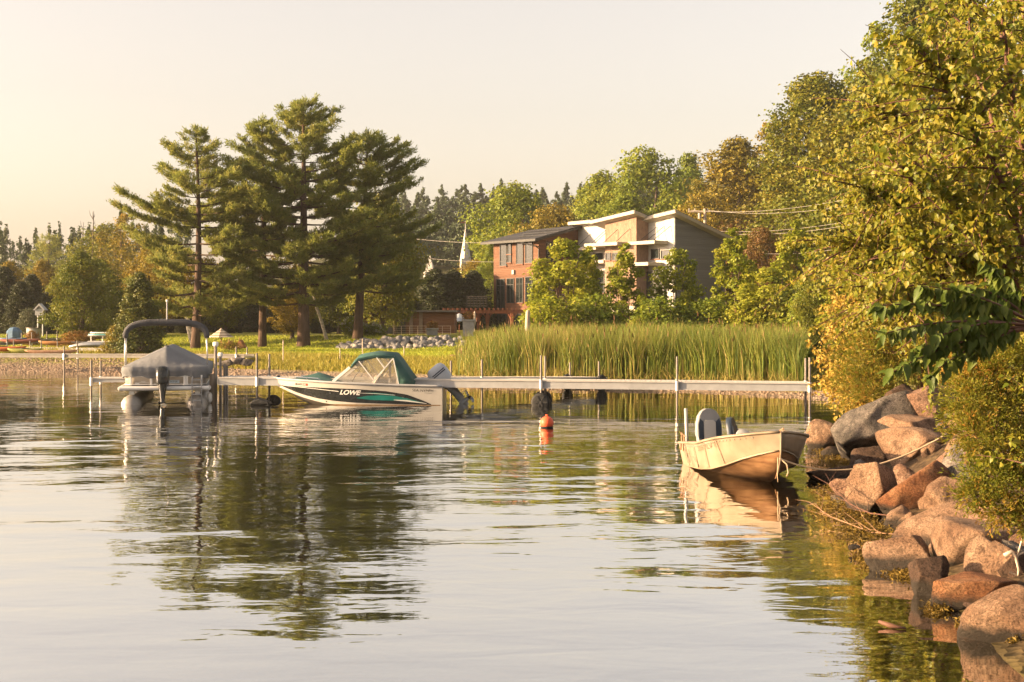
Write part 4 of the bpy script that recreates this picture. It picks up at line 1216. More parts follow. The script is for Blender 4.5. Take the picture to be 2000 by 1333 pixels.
# dark glossy leaves hanging in rows
root = GP(2060, 9.4)
tips = [(1712, 598, 8.9), (1728, 652, 8.8), (1742, 728, 8.8), (1800, 560, 9.0), (1785, 690, 8.9), (1850, 590, 9.1), (1830, 660, 8.9), (1880, 560, 9.4), (1880, 640, 9.2), (1820, 730, 9.0), (1940, 560, 9.5), (1930, 520, 9.5), (1900, 690, 9.2)]
e = empty('dogwood_shrub', root, 0, 'shrub with large dark glossy leaves hanging in rows over the boulders', 'shrub', 'shrubs on the rocky bank')
rng = np.random.RandomState(8); mb = MB(); LP, LA = [], []
hub = np.array(W(2030, 640, 9.4))
for tx, ty, Yk in tips:
    tip = np.array(W(tx, ty, Yk)); mid = hub * .45 + tip * .55 + np.array([0, 0, .12])
    pts = [hub * (1 - t) ** 2 + 2 * mid * t * (1 - t) + tip * t * t for t in np.linspace(0, 1, 12)]
    mb.tube([p - np.array(root) for p in pts], [.012 * (1 - .7 * i / 11) for i in range(12)], 5, cap=False)
    for s in np.linspace(.34, 1, 13):
        p = hub * (1 - s) ** 2 + 2 * mid * s * (1 - s) + tip * s * s
        for sd_ in (-1, 1, 1, -1):
            LP.append(p - np.array(root) + rng.normal(0, .014, 3)); LA.append(np.array([-.28 + .3 * sd_ * rng.rand(), -.25 * sd_, -1.0]) + rng.normal(0, .18, 3))
mb.tube([(0, 0, -.1), tuple((hub - np.array(root)) * .5 + np.array([.05, 0, 0])), tuple(hub - np.array(root))], [.03, .025, .015], 6)
mb.build('stem', BARK_RED, e, smooth=True)
n = len(LP)
me = heart_leaves('foliage', np.array(LP), rng.normal(size=(n, 3)) * .45 + np.array([-.5, -.7, .35]), rng.uniform(.07, .12, n), np.clip(rng.normal(.45, .22, n), 0, 1), rng, unit(np.array(LA)), .92, .55, .22)
link_mesh('foliage', me, L_DOG, e)
# cedars: near one hanging over the rocks, one behind it above the boulders
def cedar_bush(name, seed, root, clumps, n, leaf, m, label, group):
    rng = np.random.RandomState(seed)
    e = empty(name, root, 0, label, 'cedar', group)
    o = np.array(root)
    cl = []
    for px, py, Y, r_ in clumps:
        c = np.array(W(px, py, Y)) - o; cl.append((*c, r_ / FPX * Y))
    P, D, T = crown_points(rng, cl, n, .8, .35)
    # fronds: sprays fan out from points in the clumps
    m_ = len(P) // 5
    pm = rng.permutation(len(P)); P, D, T = P[pm], D[pm], T[pm]
    P0 = np.repeat(P[:m_], 5, 0); D0 = unit(np.repeat(D[:m_], 5, 0) + np.array([-.15, -.1, .15]) + rng.normal(size=(m_ * 5, 3)) * .35)
    P1 = P0 + D0 * (rng.rand(m_ * 5, 1) * leaf * 2.2)
    Nr = np.cross(D0, rng.normal(size=D0.shape))
    me = leaves_mesh('foliage', P1, Nr, leaf * rng.uniform(.6, 1.3, m_ * 5), np.repeat(T[:m_], 5), rng, aspect=.34, axis=D0, axis_w=.9)
    link_mesh('foliage', me, m, e)
    mb = MB()
    for c in cl:
        c3 = np.array(c[:3]); mb.tube(limb_curve(c3 * .72 + np.array([.12, .08, .02]), c3, rng, 4, .0), [.012, .01, .008, .006, .003], 5, cap=False)
    mb.tube([(0, 0, -.2), (.02, .02, .6), (0, .02, 1.2)], [.05, .04, .02], 7)
    mb.build('stem', BARK_RED, e)
cedar_bush('near_cedar', 31, GP(2030, 11.6), [(1975, 720, 11.4, 70), (1920, 740, 11.4, 55), (1890, 780, 11.2, 48), (1945, 810, 11.2, 60), (2010, 800, 11.4, 70), (1905, 850, 11.0, 50), (1960, 880, 11.0, 60), (2020, 900, 11, 70),
    (1930, 930, 10.9, 48), (1985, 960, 10.9, 60), (1905, 965, 10.9, 34), (1955, 1000, 10.8, 34), (2030, 1000, 10.9, 50), (1870, 810, 11.3, 30), (2060, 700, 11.4, 90), (2000, 650, 11.4, 60), (1990, 600, 11.5, 46), (1885, 720, 11.5, 40), (2000, 1010, 10.8, 30)],
    52000, .03, L_NEARCEDAR, 'cedar bush hanging over the rocks at the right picture edge', 'shrubs on the rocky bank')
cedar_bush('low_cedar', 32, GP(1740, 27.5), [(1680, 700, 27.4, 46), (1720, 670, 27.4, 50), (1760, 690, 27.2, 50), (1700, 745, 27.0, 42), (1745, 740, 27.0, 44), (1660, 740, 27.4, 34), (1790, 720, 27, 40), (1665, 775, 27, 24), (1700, 780, 26.8, 26), (1800, 660, 27.2, 50), (1830, 700, 26.8, 46), (1850, 640, 26.8, 50), (1880, 700, 26.4, 60), (1900, 620, 26.4, 60)],
    40000, .05, L_NEARCEDAR, 'low spreading cedar behind the huge grey boulder', 'shrubs on the rocky bank')
# ------------------------------------------------------------------ boats
ALU = mat('aluminium_bare', (.50, .49, .47), (.62, .61, .59), rough=.42, scale=5, metallic=.75, spec=.5)
ALU_P = mat('aluminium_painted_pale', (.28, .285, .29), (.35, .355, .36), rough=.5, scale=3, spec=.4)
WHITE = mat('paint_white', (.74, .71, .66), (.80, .78, .74), rough=.35, scale=2, spec=.5)
HULLW = mat('hull_white', (.42, .40, .36), (.50, .475, .43), rough=.35, scale=1.5, spec=.5)
BLACK = mat('gelcoat_black', (.010, .011, .010), (.018, .02, .018), rough=.22, scale=3, spec=.5)
TEAL = mat('decal_teal', (.01, .13, .115), (.015, .19, .165), rough=.3, scale=2, stretch=(1, 1, 6))
TEALC = mat('canvas_green', (.026, .075, .066), (.042, .105, .092), rough=.85, scale=3, bump=.01, bscale=12)
GREYC = mat('canvas_grey', (.135, .14, .148), (.175, .18, .188), rough=.85, scale=1.6, bump=.012, bscale=9)
DARKC = mat('canvas_charcoal', (.055, .055, .06), (.085, .085, .09), rough=.9, scale=5, bump=.02, bscale=14)
PTUBE = mat('pontoon_tube_metal', (.26, .245, .225), (.36, .335, .30), rough=.45, metallic=.3, scale=2.5)
BEIGE = mat('panel_beige', (.38, .33, .27), (.42, .37, .31), rough=.5, scale=2)
SILVER = mat('motor_silver', (.30, .33, .37), (.36, .39, .43), rough=.3, scale=2, spec=.5)
RUBBER = mat('rubber_black', (.014, .014, .014), (.03, .03, .028), rough=.7, scale=8)
CHROME = mat('chrome', (.75, .75, .74), (.65, .65, .64), rough=.18, metallic=1.0, scale=3)
REDM = mat('sticker_red', (.55, .04, .02), (.6, .06, .03), rough=.5)
INK = mat('lettering_dark', (.03, .03, .03), (.05, .05, .05), rough=.6)
FADED_INK = mat('lettering_grey', (.22, .21, .19), (.3, .29, .27), rough=.6)
PALE = mat('lettering_pale', (.70, .69, .66), (.62, .61, .58), rough=.4)
SEATW = mat('vinyl_pale', (.55, .47, .42), (.62, .54, .48), rough=.5)
VGREY = mat('vinyl_grey', (.22, .22, .22), (.27, .27, .27), rough=.5)
VBLUE = mat('vinyl_navy', (.022, .032, .05), (.035, .05, .075), rough=.45)
VLIGHT = mat('vinyl_light_grey', (.42, .40, .37), (.47, .45, .42), rough=.5)
def clear_mat():
    m = bpy.data.materials.new('vinyl_clear'); m.use_nodes = True
    N, L = m.node_tree.nodes, m.node_tree.links
    N.remove(N['Principled BSDF'])
    t = N.new('ShaderNodeBsdfTransparent'); t.inputs[0].default_value = (.9, .88, .82, 1)
    g = N.new('ShaderNodeBsdfGlossy'); g.inputs['Roughness'].default_value = .12
    d = N.new('ShaderNodeBsdfDiffuse'); d.inputs[0].default_value = (.7, .62, .5, 1)
    a_ = N.new('ShaderNodeMixShader'); a_.inputs[0].default_value = .5
    L.new(g.outputs[0], a_.inputs[1]); L.new(d.outputs[0], a_.inputs[2])
    b_ = N.new('ShaderNodeMixShader'); b_.inputs[0].default_value = .28
    L.new(t.outputs[0], b_.inputs[1]); L.new(a_.outputs[0], b_.inputs[2])
    L.new(b_.outputs[0], N['Material Output'].inputs[0])
    return m
CLEAR = clear_mat()

def text_polys(txt, shear=0.0, bold=0.0):
    cu = bpy.data.curves.new('txt', 'FONT'); cu.body = txt; cu.shear = shear; cu.offset = bold; cu.fill_mode = 'FRONT'
    ob = bpy.data.objects.new('txt', cu); COL.objects.link(ob)
    bpy.context.view_layer.update()
    me = ob.evaluated_get(bpy.context.evaluated_depsgraph_get()).to_mesh()
    V = [tuple(v.co[:2]) for v in me.vertices]; F = [tuple(p.vertices) for p in me.polygons]
    bpy.data.objects.remove(ob); bpy.data.curves.remove(cu)
    x0 = min(v[0] for v in V); x1 = max(v[0] for v in V); y0 = min(v[1] for v in V); y1 = max(v[1] for v in V)
    return [((v[0] - x0) / (x1 - x0), (v[1] - y0) / (y1 - y0)) for v in V], F

def flat_mesh(name, V, F, m, parent):
    me = bpy.data.meshes.new(name); me.from_pydata([tuple(v) for v in V], [], F)
    return link_mesh(name, me, m, parent)

def outboard(parent, loc, rot, cowl, leg, prop, s=1.0, label=None, stripe=None):
    """outboard motor pointing aft along -x: cowling, midsection, gearcase with skeg, propeller"""
    e = bpy.data.objects.new('outboard_motor', None); COL.objects.link(e); e.parent = parent
    e.location = loc; e.rotation_euler = rot; e.scale = (s, s, s)
    if label: e['label'] = label
    mb = MB(); rings = []
    for z, lx0, lx1, hw in [(.05, -.24, .16, .13), (.10, -.27, .19, .155), (.25, -.29, .20, .165), (.38, -.28, .19, .16), (.46, -.24, .15, .135), (.49, -.17, .09, .08)]:
        r_ = []
        for k in range(16):
            a_ = 2 * math.pi * k / 16; c, sn = math.cos(a_), math.sin(a_)
            x = (lx0 + lx1) / 2 + (lx1 - lx0) / 2 * math.copysign(abs(c) ** .6, c); y = hw * math.copysign(abs(sn) ** .6, sn)
            r_.append((x, y, z))
        rings.append(r_)
    cw = mb.loft(rings).build('cowling', cowl, e, smooth=True, angle=50)
    if stripe:
        mb = MB()
        for k in (0, 1): mb.loft([[((lx) * 1, sg * (.167 + .002), z) for z in (.26 + k * .045, .285 + k * .045)] for sg in (1,) for lx in (-.24, -.1, .1)], closed=False, cap=False)
        mb.build('stripe', stripe, e)
    mb = MB(); rings = []
    for z, x0, x1, hw in [(.06, -.20, .12, .10), (-.1, -.17, .05, .075), (-.32, -.16, .02, .05), (-.50, -.17, .02, .035)]:
        rings.append([(x0, -hw * .5, z), (x0 + .04, -hw, z), (x1 - .03, -hw, z), (x1, 0, z), (x1 - .03, hw, z), (x0 + .04, hw, z), (x0, hw * .5, z)])
    mb.loft(rings).build('midsection', leg, e, smooth=True, angle=60)
    mb = MB()
    mb.box((-.13, 0, -.40), (.30, .17, .016))
    mb.tube([(.09, 0, -.58), (.05, 0, -.58), (-.05, 0, -.58), (-.17, 0, -.58), (-.21, 0, -.58)], [.01, .04, .055, .05, .04], 12)
    mb.prism([(-.14, -.5), (.02, -.5), (.0, -.6), (-.09, -.78), (-.13, -.78), (-.15, -.6)], -.012, .012, lambda x, y, z: (x, z, y))
    mb.build('gearcase', leg, e, smooth=True, angle=40)
    mb = MB(); mb.tube([(-.21, 0, -.58), (-.29, 0, -.58)], [.038, .02], 10)
    for k in range(3):
        a_ = k * 2.094; ca, sa = math.cos(a_), math.sin(a_)
        pts = []
        for r_, t in ((.03, -.06), (.10, -.085), (.165, -.05), (.17, .02), (.11, .075), (.03, .05)):
            pts.append((-.25 + t * .45, ca * r_ - sa * t, -.58 + sa * r_ + ca * t))
        q = [(x - .008, y, z) for x, y, z in pts]
        mb.add(pts + q, [tuple(range(6)), tuple(range(11, 5, -1))] + [(i, (i + 1) % 6, 6 + (i + 1) % 6, 6 + i) for i in range(6)])
    mb.build('propeller', prop, e)
    return e

# --- green and white speedboat
sb_yaw = R(180 - 1)
SBX = WX(868, 42.0)
speed = empty('speedboat', (SBX, 42.0, 0), sb_yaw, 'white and black speedboat with teal swoosh and green canopy beside the dock', 'speedboat')
LB = 5.04
def sb(t):
    t = min(max(t, 0.0), 1.0)
    zs = .55 + .19 * t ** 1.4
    ys = 1.0 * (1 - max(0, (t - .42) / .58) ** 2.3) + .025
    zc = .60 * max(0, (t - .48) / .52) ** 2.1 - .03
    yc = ys * (.9 - .25 * max(0, (t - .5) / .5))
    zk = -.28 + .93 * max(0, (t - .6) / .4) ** 1.7
    return ys, zs, yc, min(zc, zs - .05), min(zk, zs - .07)
def sb_y(x, z):
    ys, zs, yc, zc, zk = sb(x / LB)
    if z >= zc: f = (z - zc) / (zs - zc); return yc + (ys - yc) * f
    f = (z - zk) / max(zc - zk, 1e-3); return yc * max(f, 0)
rings = []
for i in range(49):
    t = i / 48; ys, zs, yc, zc, zk = sb(t); x = t * LB - .10 * (1 - t) * 0
    rake = lambda z: -0.0
    side = [(x, yc + (ys - yc) * f, zc + (zs - zc) * f) for f in (1, .66, .33, 0)]
    rings.append(side + [(x, yc * .5, (zc + zk) / 2 - .0), (x, 0, zk), (x, -yc * .5, (zc + zk) / 2)] + [(p[0], -p[1], p[2]) for p in side[::-1]])
mb = MB(); mb.loft([r_[:4] for r_ in rings], closed=False, cap=False)
mb.add(rings[0], [tuple(range(len(rings[0])))])
hull = mb.build('hull', HULLW, speed, smooth=True, angle=28)
MB().loft([r_[7:] for r_ in rings], closed=False, cap=False).build('hull_side', HULLW, speed, smooth=True)
MB().loft([r_[3:8] for r_ in rings], closed=False, cap=False).build('hull_bottom', mat('hull_bottom_shade_grey', (.10, .09, .075), (.16, .14, .115), rough=.5, scale=3), speed, smooth=True)  # darker grey paints in the shade on the hull below the chine
# decals on the hull
def sbp(px, py):
    return (868 - px) / 66.2, (788 - py) / 66.2
def hull_strip(name, top, bot, m, off=.004, parent=None, side=1):
    tp, bt = np.array(top, float), np.array(bot, float)
    x0, x1 = max(tp[0, 0], bt[0, 0]), min(tp[-1, 0], bt[-1, 0])
    V, F = [], []; nv = 6
    for i, px in enumerate(np.linspace(x0, x1, 60)):
        a_, b_ = np.interp(px, tp[:, 0], tp[:, 1]), np.interp(px, bt[:, 0], bt[:, 1])
        for k in range(nv):
            x, z = sbp(px, a_ + (b_ - a_) * k / (nv - 1))
            V.append((x, side * (sb_y(x, z) + off), z))
    for i in range(59):
        for k in range(nv - 1):
            q = i * nv + k; F.append((q, q + 1, q + nv + 1, q + nv))
    return flat_mesh(name, V, F, m, parent or hull)
for sd in (1, -1):
    hull_strip('dark_side_panel', [(546, 750.5), (570, 752), (600, 753.5), (650, 755), (700, 756.5), (760, 760.5), (800, 767), (830, 778), (847, 786)], [(546, 751), (560, 757), (580, 764), (600, 770), (625, 775.5), (660, 780), (700, 783), (775, 785.5), (847, 787)], BLACK, .004, side=sd)
    hull_strip('teal_swoosh', [(704, 773.5), (724, 769.5), (752, 768.5), (775, 769.5), (800, 774), (836, 784)], [(704, 774), (730, 777.5), (760, 778.5), (790, 779), (836, 784.3)], TEAL, .008, side=sd)
    hull_strip('teal_swoosh', [(716, 764.2), (740, 763.6), (775, 767)], [(716, 764.8), (745, 766.8), (775, 767.8)], TEAL, .008, side=sd)
    hull_strip('pale_streak', [(775, 777), (800, 777.5), (838, 784)], [(775, 778), (800, 780.5), (838, 784.6)], PALE, .011, side=sd)
    hull_strip('pale_streak', [(700, 763.4), (745, 765.2), (778, 768)], [(700, 764), (745, 766), (778, 768.6)], PALE, .011, side=sd)
    hull_strip('pale_streak', [(550, 750.8), (610, 755.4), (669, 760.8)], [(550, 751.6), (610, 756.4), (669, 762)], PALE, .008, side=sd)
STAIN = mat('waterline_stain', (.16, .10, .05), (.26, .18, .10), rough=.7, scale=6, stretch=(1, 1, 4))
hull_strip('waterline_stain', [(640, 786.2), (700, 785.8), (800, 786.6), (864, 786.8)], [(640, 790), (700, 790), (800, 790), (864, 790)], STAIN, .0055)
def hull_text(name, txt, px0, px1, py0, py1, m, shear=0, bold=0, tilt=0.0, off=.009):
    V, F = text_polys(txt, shear, bold)
    out = []
    for u, v in V:
        px = px0 + (px1 - px0) * u
        x, z = sbp(px, py1 + (py0 - py1) * v + tilt * (px - px0)); out.append((x, sb_y(x, z) + off, z))
    return flat_mesh(name, out, F, m, hull)
hull_text('lettering_lowe', 'LOWE', 671, 713, 758, 767.3, PALE, .35, .035, .03, .012)
hull_text('lettering_model', 'SEA', 811, 823, 756, 761, INK, .1, .0, .03)
hull_text('lettering_model', 'NYMPH', 826.5, 851, 756.5, 761.5, INK, .1, .0, .03)
hull_strip('small_print', [(834, 763.6), (848, 764)], [(834, 764.4), (848, 764.8)], FADED_INK, .008)
hull_text('registration', 'MS 6600 ZC', 581, 601.5, 746, 750.5, INK, .1, .01, .03)
hull_strip('registration_sticker', [(602.5, 747), (607, 747.2)], [(602.5, 751.4), (607, 751.6)], REDM, .008)
mb = MB(); x, z = sbp(644, 781.5); mb.tube([(x, sb_y(x, z) - .02, z), (x, sb_y(x, z) + .012, z)], .02, 10); mb.build('drain_hole', RUBBER, hull)
for px, py in ((652, 765), (621, 772), (793, 773)):
    mb = MB(); x, z = sbp(px, py); mb.tube([(x, sb_y(x, z) - .02, z), (x, sb_y(x, z) + .014, z)], .012, 8); mb.build('snap', CHROME, hull)
# gunwale, decks, cockpit
for sg in (1, -1):
    mb = MB(); mb.tube([(t * LB, sg * (sb(t)[0] + .006), sb(t)[1] + .012) for t in np.linspace(0, 1, 30)], .035, 8); mb.build('gunwale', ALU_P, speed, smooth=True)
mb = MB(); rr_ = []
for t in np.linspace(.56, .995, 16):
    ys, zs = sb(t)[:2]; rr_.append([(t * LB, ys * f, zs + .01 + .03 * (1 - f * f)) for f in (1, .6, .2, -.2, -.6, -1)])
mb.loft(rr_, closed=False, cap=False)
for t0, t1 in ((0, .07),):
    mb.loft([[(t * LB, sb(t)[0] * f, sb(t)[1]) for f in (1, .5, 0, -.5, -1)] for t in (t0, t1)], closed=False, cap=False)
for sg in (1, -1):
    mb.loft([[(t * LB, sg * sb(t)[0], sb(t)[1] + .004), (t * LB, sg * (sb(t)[0] - .16), sb(t)[1] + .004), (t * LB, sg * (sb(t)[0] - .16), .1)] for t in np.linspace(.07, .56, 8)], closed=False, cap=False)
mb.box((1.6, 0, .08), (2.5, 1.7, .04)); mb.box((2.84, 0, .35), (.03, 1.7, .55))
mb.build('deck', HULLW, speed)
# canopy: bows and green top
st = [(2.70, 1.10, 1.04), (2.60, 1.26, 1.10), (2.44, 1.44, 1.27), (1.93, 1.53, 1.37), (1.42, 1.49, 1.35), (1.34, 1.40, 1.02), (1.26, 1.30, .60), (1.05, 1.00, .60), (.80, .66, .58)]
rings = []
for x, zr, zl in st:
    arc = []
    for f, zz in ((1.0, zl), (.985, zl + (zr - zl) * .55), (.93, zr - .05), (.78, zr - .005), (.4, zr + .02), (0, zr + .03)):
        arc.append((x, .93 * f, max(zz, zl)))
    rings.append(arc + [(p[0], -p[1], p[2]) for p in arc[-2::-1]])
mb = MB(); mb.loft(rings, closed=False, cap=False)
cano = mb.build('canopy', TEALC, speed, smooth=True, angle=50)
sm = cano.modifiers.new('solid', 'SOLIDIFY'); sm.thickness = .012
for sg in (1, -1):
    poly = [(3.15, .70), (2.70, 1.06), (2.44, 1.28), (1.93, 1.38), (1.42, 1.36), (1.27, .62)]
    flat_mesh('clear_side_window', [(x, sg * (.918 if i not in (0,) else .9), z) for i, (x, z) in enumerate(poly)], [tuple(range(len(poly)))], CLEAR, speed)
    mb = MB()
    for a_, b_ in [((2.42, 1.28), (1.97, .70)), ((1.42, 1.36), (2.02, .68)), ((1.9, 1.38), (1.66, 1.05)), ((1.42, 1.36), (1.27, .62))]:
        mb.beam((a_[0], sg * .93, a_[1]), (b_[0], sg * .93, b_[1]), .008, .028)
    mb.build('window_zip', PALE, speed)
    mb = MB(); mb.tube([(1.40, sg * .86, 1.42), (2.0, sg * .86, .62)], .014, 6); mb.tube([(1.66, sg * .86, 1.08), (1.90, sg * .86, 1.46)], .012, 6); mb.build('bow_frame', ALU, speed)
    mb = MB(); mb.beam((3.17, sg * .9, .69), (2.68, sg * .92, 1.10), .03, .075); mb.build('windshield_frame', WHITE, speed)
    mb = MB(); mb.tube([(2.62, sg * .88, .68), (2.52, sg * .88, .86), (2.40, sg * .88, 1.0), (2.44, sg * .88, 1.07), (2.6, sg * .88, 1.06)], .012, 6); mb.build('windshield_post', INK, speed)
    mb = MB(); xr = [(4.38, .012), (4.30, .10), (3.62, .10), (3.52, .012)]
    mb.tube([(x, sg * (sb(x / LB)[0] - .04), sb(x / LB)[1] + dz) for x, dz in xr], .014, 6); mb.tube([(3.98, sg * (sb(3.98 / LB)[0] - .04), sb(3.98 / LB)[1]), (3.95, sg * (sb(3.95 / LB)[0] - .04), sb(3.95 / LB)[1] + .1)], .012, 6)
    mb.build('bow_rail', CHROME, speed)
flat_mesh('windshield', [(3.17, .9, .70), (2.69, .92, 1.10), (2.69, -.92, 1.10), (3.17, -.9, .70)], [(0, 1, 2, 3)], CLEAR, speed)
# green cover tented on the foredeck
rings = []
for x, hgt in ((4.55, .0), (4.2, .06), (3.9, .15), (3.72, .21), (3.5, .16), (3.2, .07), (2.95, .0)):
    ys, zs = sb(x / LB)[:2]; rings.append([(x, (ys - .07) * f, zs + .04 + hgt * (1 - abs(f)) ** 1.2) for f in np.linspace(1, -1, 9)])
mb = MB(); mb.loft(rings, closed=False, cap=False); mb.build('bow_cover', TEALC, speed, smooth=True)
for sy, nm in ((.45, 1), (-.45, 1)):
    for xx in (1.55, 2.2):
        mb = MB(); mb.box((xx, sy, .42), (.5, .5, .22)); mb.box((xx - .24, sy, .66), (.12, .48, .42), (0, R(-12), 0)); mb.build('seat', SEATW, speed, bevel=.05)
mb = MB(); mb.loft([[(4.93 + .07 * math.cos(a_), .10 * math.sin(a_), sb(.98)[1] + z) for a_ in np.linspace(0, 6.283, 13)[:-1]] for z in (.02, .06)] + [[(4.93 + .04 * math.cos(a_), .06 * math.sin(a_), sb(.98)[1] + .09) for a_ in np.linspace(0, 6.283, 13)[:-1]]]); mb.build('bow_light', VBLUE, speed, smooth=True)
mb = MB(); mb.tube([(4.62, .05, .74), (4.62, .05, .93)], .008, 6); mb.tube([(4.62, .05, .91), (4.62, .05, .95)], .025, 8); mb.build('light_pole', INK, speed)
outboard(speed, (-.02, 0, .56), (0, R(40), 0), SILVER, SILVER, BLACK, 1.28, 'tilted silver-grey outboard motor with dark stripes', stripe=VBLUE)

# --- pontoon boat under a grey cover
pont = empty('pontoon_boat', (WX(321, 41.6), 41.6, 0), R(90 + 10.5), 'beige pontoon boat under a grey tented cover with a folded bimini top', 'pontoon boat')
for sg in (1, -1):
    mb = MB(); mb.tube([(-.10, sg * .94, -.02), (-.07, sg * .94, -.02), (0, sg * .94, -.02), (.08, sg * .94, -.02), (5.4, sg * .94, -.02), (5.8, sg * .94, .04), (6.1, sg * .94, .16), (6.3, sg * .94, .28)], [.02, .14, .26, .30, .30, .27, .17, .02], 28)
    tb = mb.build('pontoon', PTUBE, pont, smooth=True, angle=40)
    MB().tube([(-.01, sg * .94, .02), (.02, sg * .94, .02)], .02, 8).build('drain_plug', INK, tb)
    mb = MB()
    for xx in (.3, 1.5, 2.7, 3.9, 5.1): MB().box((xx, sg * .94, .35), (.18, .14, .17)).build('riser', ALU, pont)
mb = MB(); mb.box((3.1, 0, .475), (6.2, 2.5, .09)); mb.build('deck', ALU_P, pont)
mb = MB()
mb.tube([(-.06, 1.27, .47), (-.06, -1.27, .47)], .068, 12); mb.tube([(-.06, 1.27, .47), (6.2, 1.27, .47)], .06, 10); mb.tube([(-.06, -1.27, .47), (6.2, -1.27, .47)], .06, 10)
mb.build('deck_trim', WHITE, pont, smooth=True, angle=40)
# rounded rear corners of the fence
def fence_path(r=.35, x0=.42, hw=1.17, x1=6.0):
    pts = [(x1, hw)]
    pts += [(x0 + r - r * math.sin(a_), hw - r + r * math.cos(a_)) for a_ in np.linspace(0, math.pi / 2, 7)]
    return pts + [(x, -y) for x, y in pts[::-1]]
fp = fence_path()
mb = MB(); mb.loft([[(x, y, z) for z in (.55, 1.08)] for x, y in fp], closed=False, cap=False)
fn = mb.build('fence_panel', BEIGE, pont, smooth=True); sm = fn.modifiers.new('solid', 'SOLIDIFY'); sm.thickness = .02
for zz, nm in ((.80, 'fence_rail'), (.565, 'fence_rail')):
    MB().tube([(x - (.012 if x < 3 else 0), y * 1.008, zz) for x, y in fp], .016, 6).build(nm, WHITE, pont, smooth=True)
for yy in (.40, -.56, -.63, -1.05, .98):
    mb = MB(); mb.box((.40, yy, .69), (.035, .07 if abs(yy) < .6 else .05, .30)); mb.build('fence_post', WHITE, pont, bevel=.008)
# print on the rear fence
V, F = text_polys('NTER', 0, .01)
mb = MB(); mb.box((.394, -.26, .645), (.012, .30, .085)); bad = mb.build('name_plate', mat('plate_blue_grey', (.32, .40, .46), (.38, .46, .52), rough=.4), pont)
flat_mesh('name_letters', [(.386, -.15 - u * .22, .622 + v * .05) for u, v in V], F, INK, bad)
for zz, y0, y1, th in ((.625, .86, .46, .012), (.655, .70, .56, .014), (.59, .86, .74, .035), (.575, .32, .24, .03), (.575, -.42, -.56, .02)):
    pts = [(.400, y0 + (y1 - y0) * k / 11, zz + .010 * math.sin(k * 2.1)) for k in range(12)]
    mb = MB(); mb.loft([[(x - .004, y, z - th / 2), (x - .004, y, z + th / 2)] for x, y, z in pts], closed=False, cap=False); mb.build('script_lettering', PALE, pont)
# the cover
rng = np.random.RandomState(12)
nu, nv = 61, 90
U, Vv = np.meshgrid(np.linspace(-1, 1, nu), np.linspace(0, 1, nv))
hw = 1.24
X0 = .36 + Vv * 5.6
Yc = -U * hw
rear = np.clip(Vv / .16, 0, 1)
ridge = .60 * (np.sin(np.clip(rear, 0, 1) * math.pi / 2)) * (1 - .02 * np.abs(np.sin(Vv * math.pi * 3.1))) * np.clip((1 - Vv) / .15, 0, 1) ** .6
tent = ridge * (1 - np.abs(U) ** 1.15)
sag = -.03 * np.sin(np.abs(U) * math.pi) * (1 - rear * .2)
Z0 = 1.10 + np.maximum(tent + sag * (ridge > .05), -.03)
# round the rear corners of the plan
corner = np.clip((np.abs(U) - .72) / .28, 0, 1)
X0 = X0 + (corner ** 2) * .22 * np.clip(1 - Vv / .2, 0, 1)
Z0 += .004 * np.sin(U * 9 + Vv * 31) * np.sin(Vv * 17 + U * 5) + .002 * np.sin(U * 31 + Vv * 12)
top = np.stack([X0, Yc, Z0], -1)
Vt = top.reshape(-1, 3); ii = (np.arange(nv - 1)[:, None] * nu + np.arange(nu - 1)[None]).ravel()
Fq = np.stack([ii, ii + 1, ii + nu + 1, ii + nu], 1)
# skirt around the border
border = [(0, k) for k in range(nu)] + [(k, nu - 1) for k in range(1, nv)] + [(nv - 1, k) for k in range(nu - 2, -1, -1)] + [(k, 0) for k in range(nv - 2, 0, -1)]
cen = top.mean((0, 1)); rows = []
nb_ = len(border); B0 = np.array([top[i, k] for i, k in border])
out = unit((B0 - cen) * np.array([.35, 1, 0]))
for j in range(1, 7):
    f = j / 6
    wav = np.sin(np.arange(nb_) * 1.05) * .5 + np.sin(np.arange(nb_) * 2.33 + 1) * .3 + np.sin(np.arange(nb_) * .41) * .6
    low = .78 + .035 * np.sin(np.arange(nb_) * .19) + .02 * np.sin(np.arange(nb_) * .6)
    q = B0 + out * (.035 * math.sin(math.pi * min(f * 1.2, 1)) + .022 * wav * f)[:, None]
    q[:, 2] = B0[:, 2] + (low - B0[:, 2]) * f
    rows.append(q)
base = len(Vt); Vall = np.concatenate([Vt] + rows); bi = np.array([i * nu + k for i, k in border]); prev = bi; Fs = [Fq]
for j in range(6):
    cur = base + j * nb_ + np.arange(nb_)
    Fs.append(np.stack([prev, cur, np.roll(cur, -1), np.roll(prev, -1)], 1)); prev = cur
link_mesh('boat_cover', np_mesh('boat_cover', Vall, np.concatenate(Fs), smooth=True), GREYC, pont)
mb = MB(); mb.loft([[(1.25 + .07 * math.cos(a_), .07 * math.sin(a_), 1.10 + .60 + dz) for a_ in np.linspace(0, 6.28, 9)[:-1]] for dz in (-.06, .0)]); mb.build('cover_pole_cap', DARKC, pont)
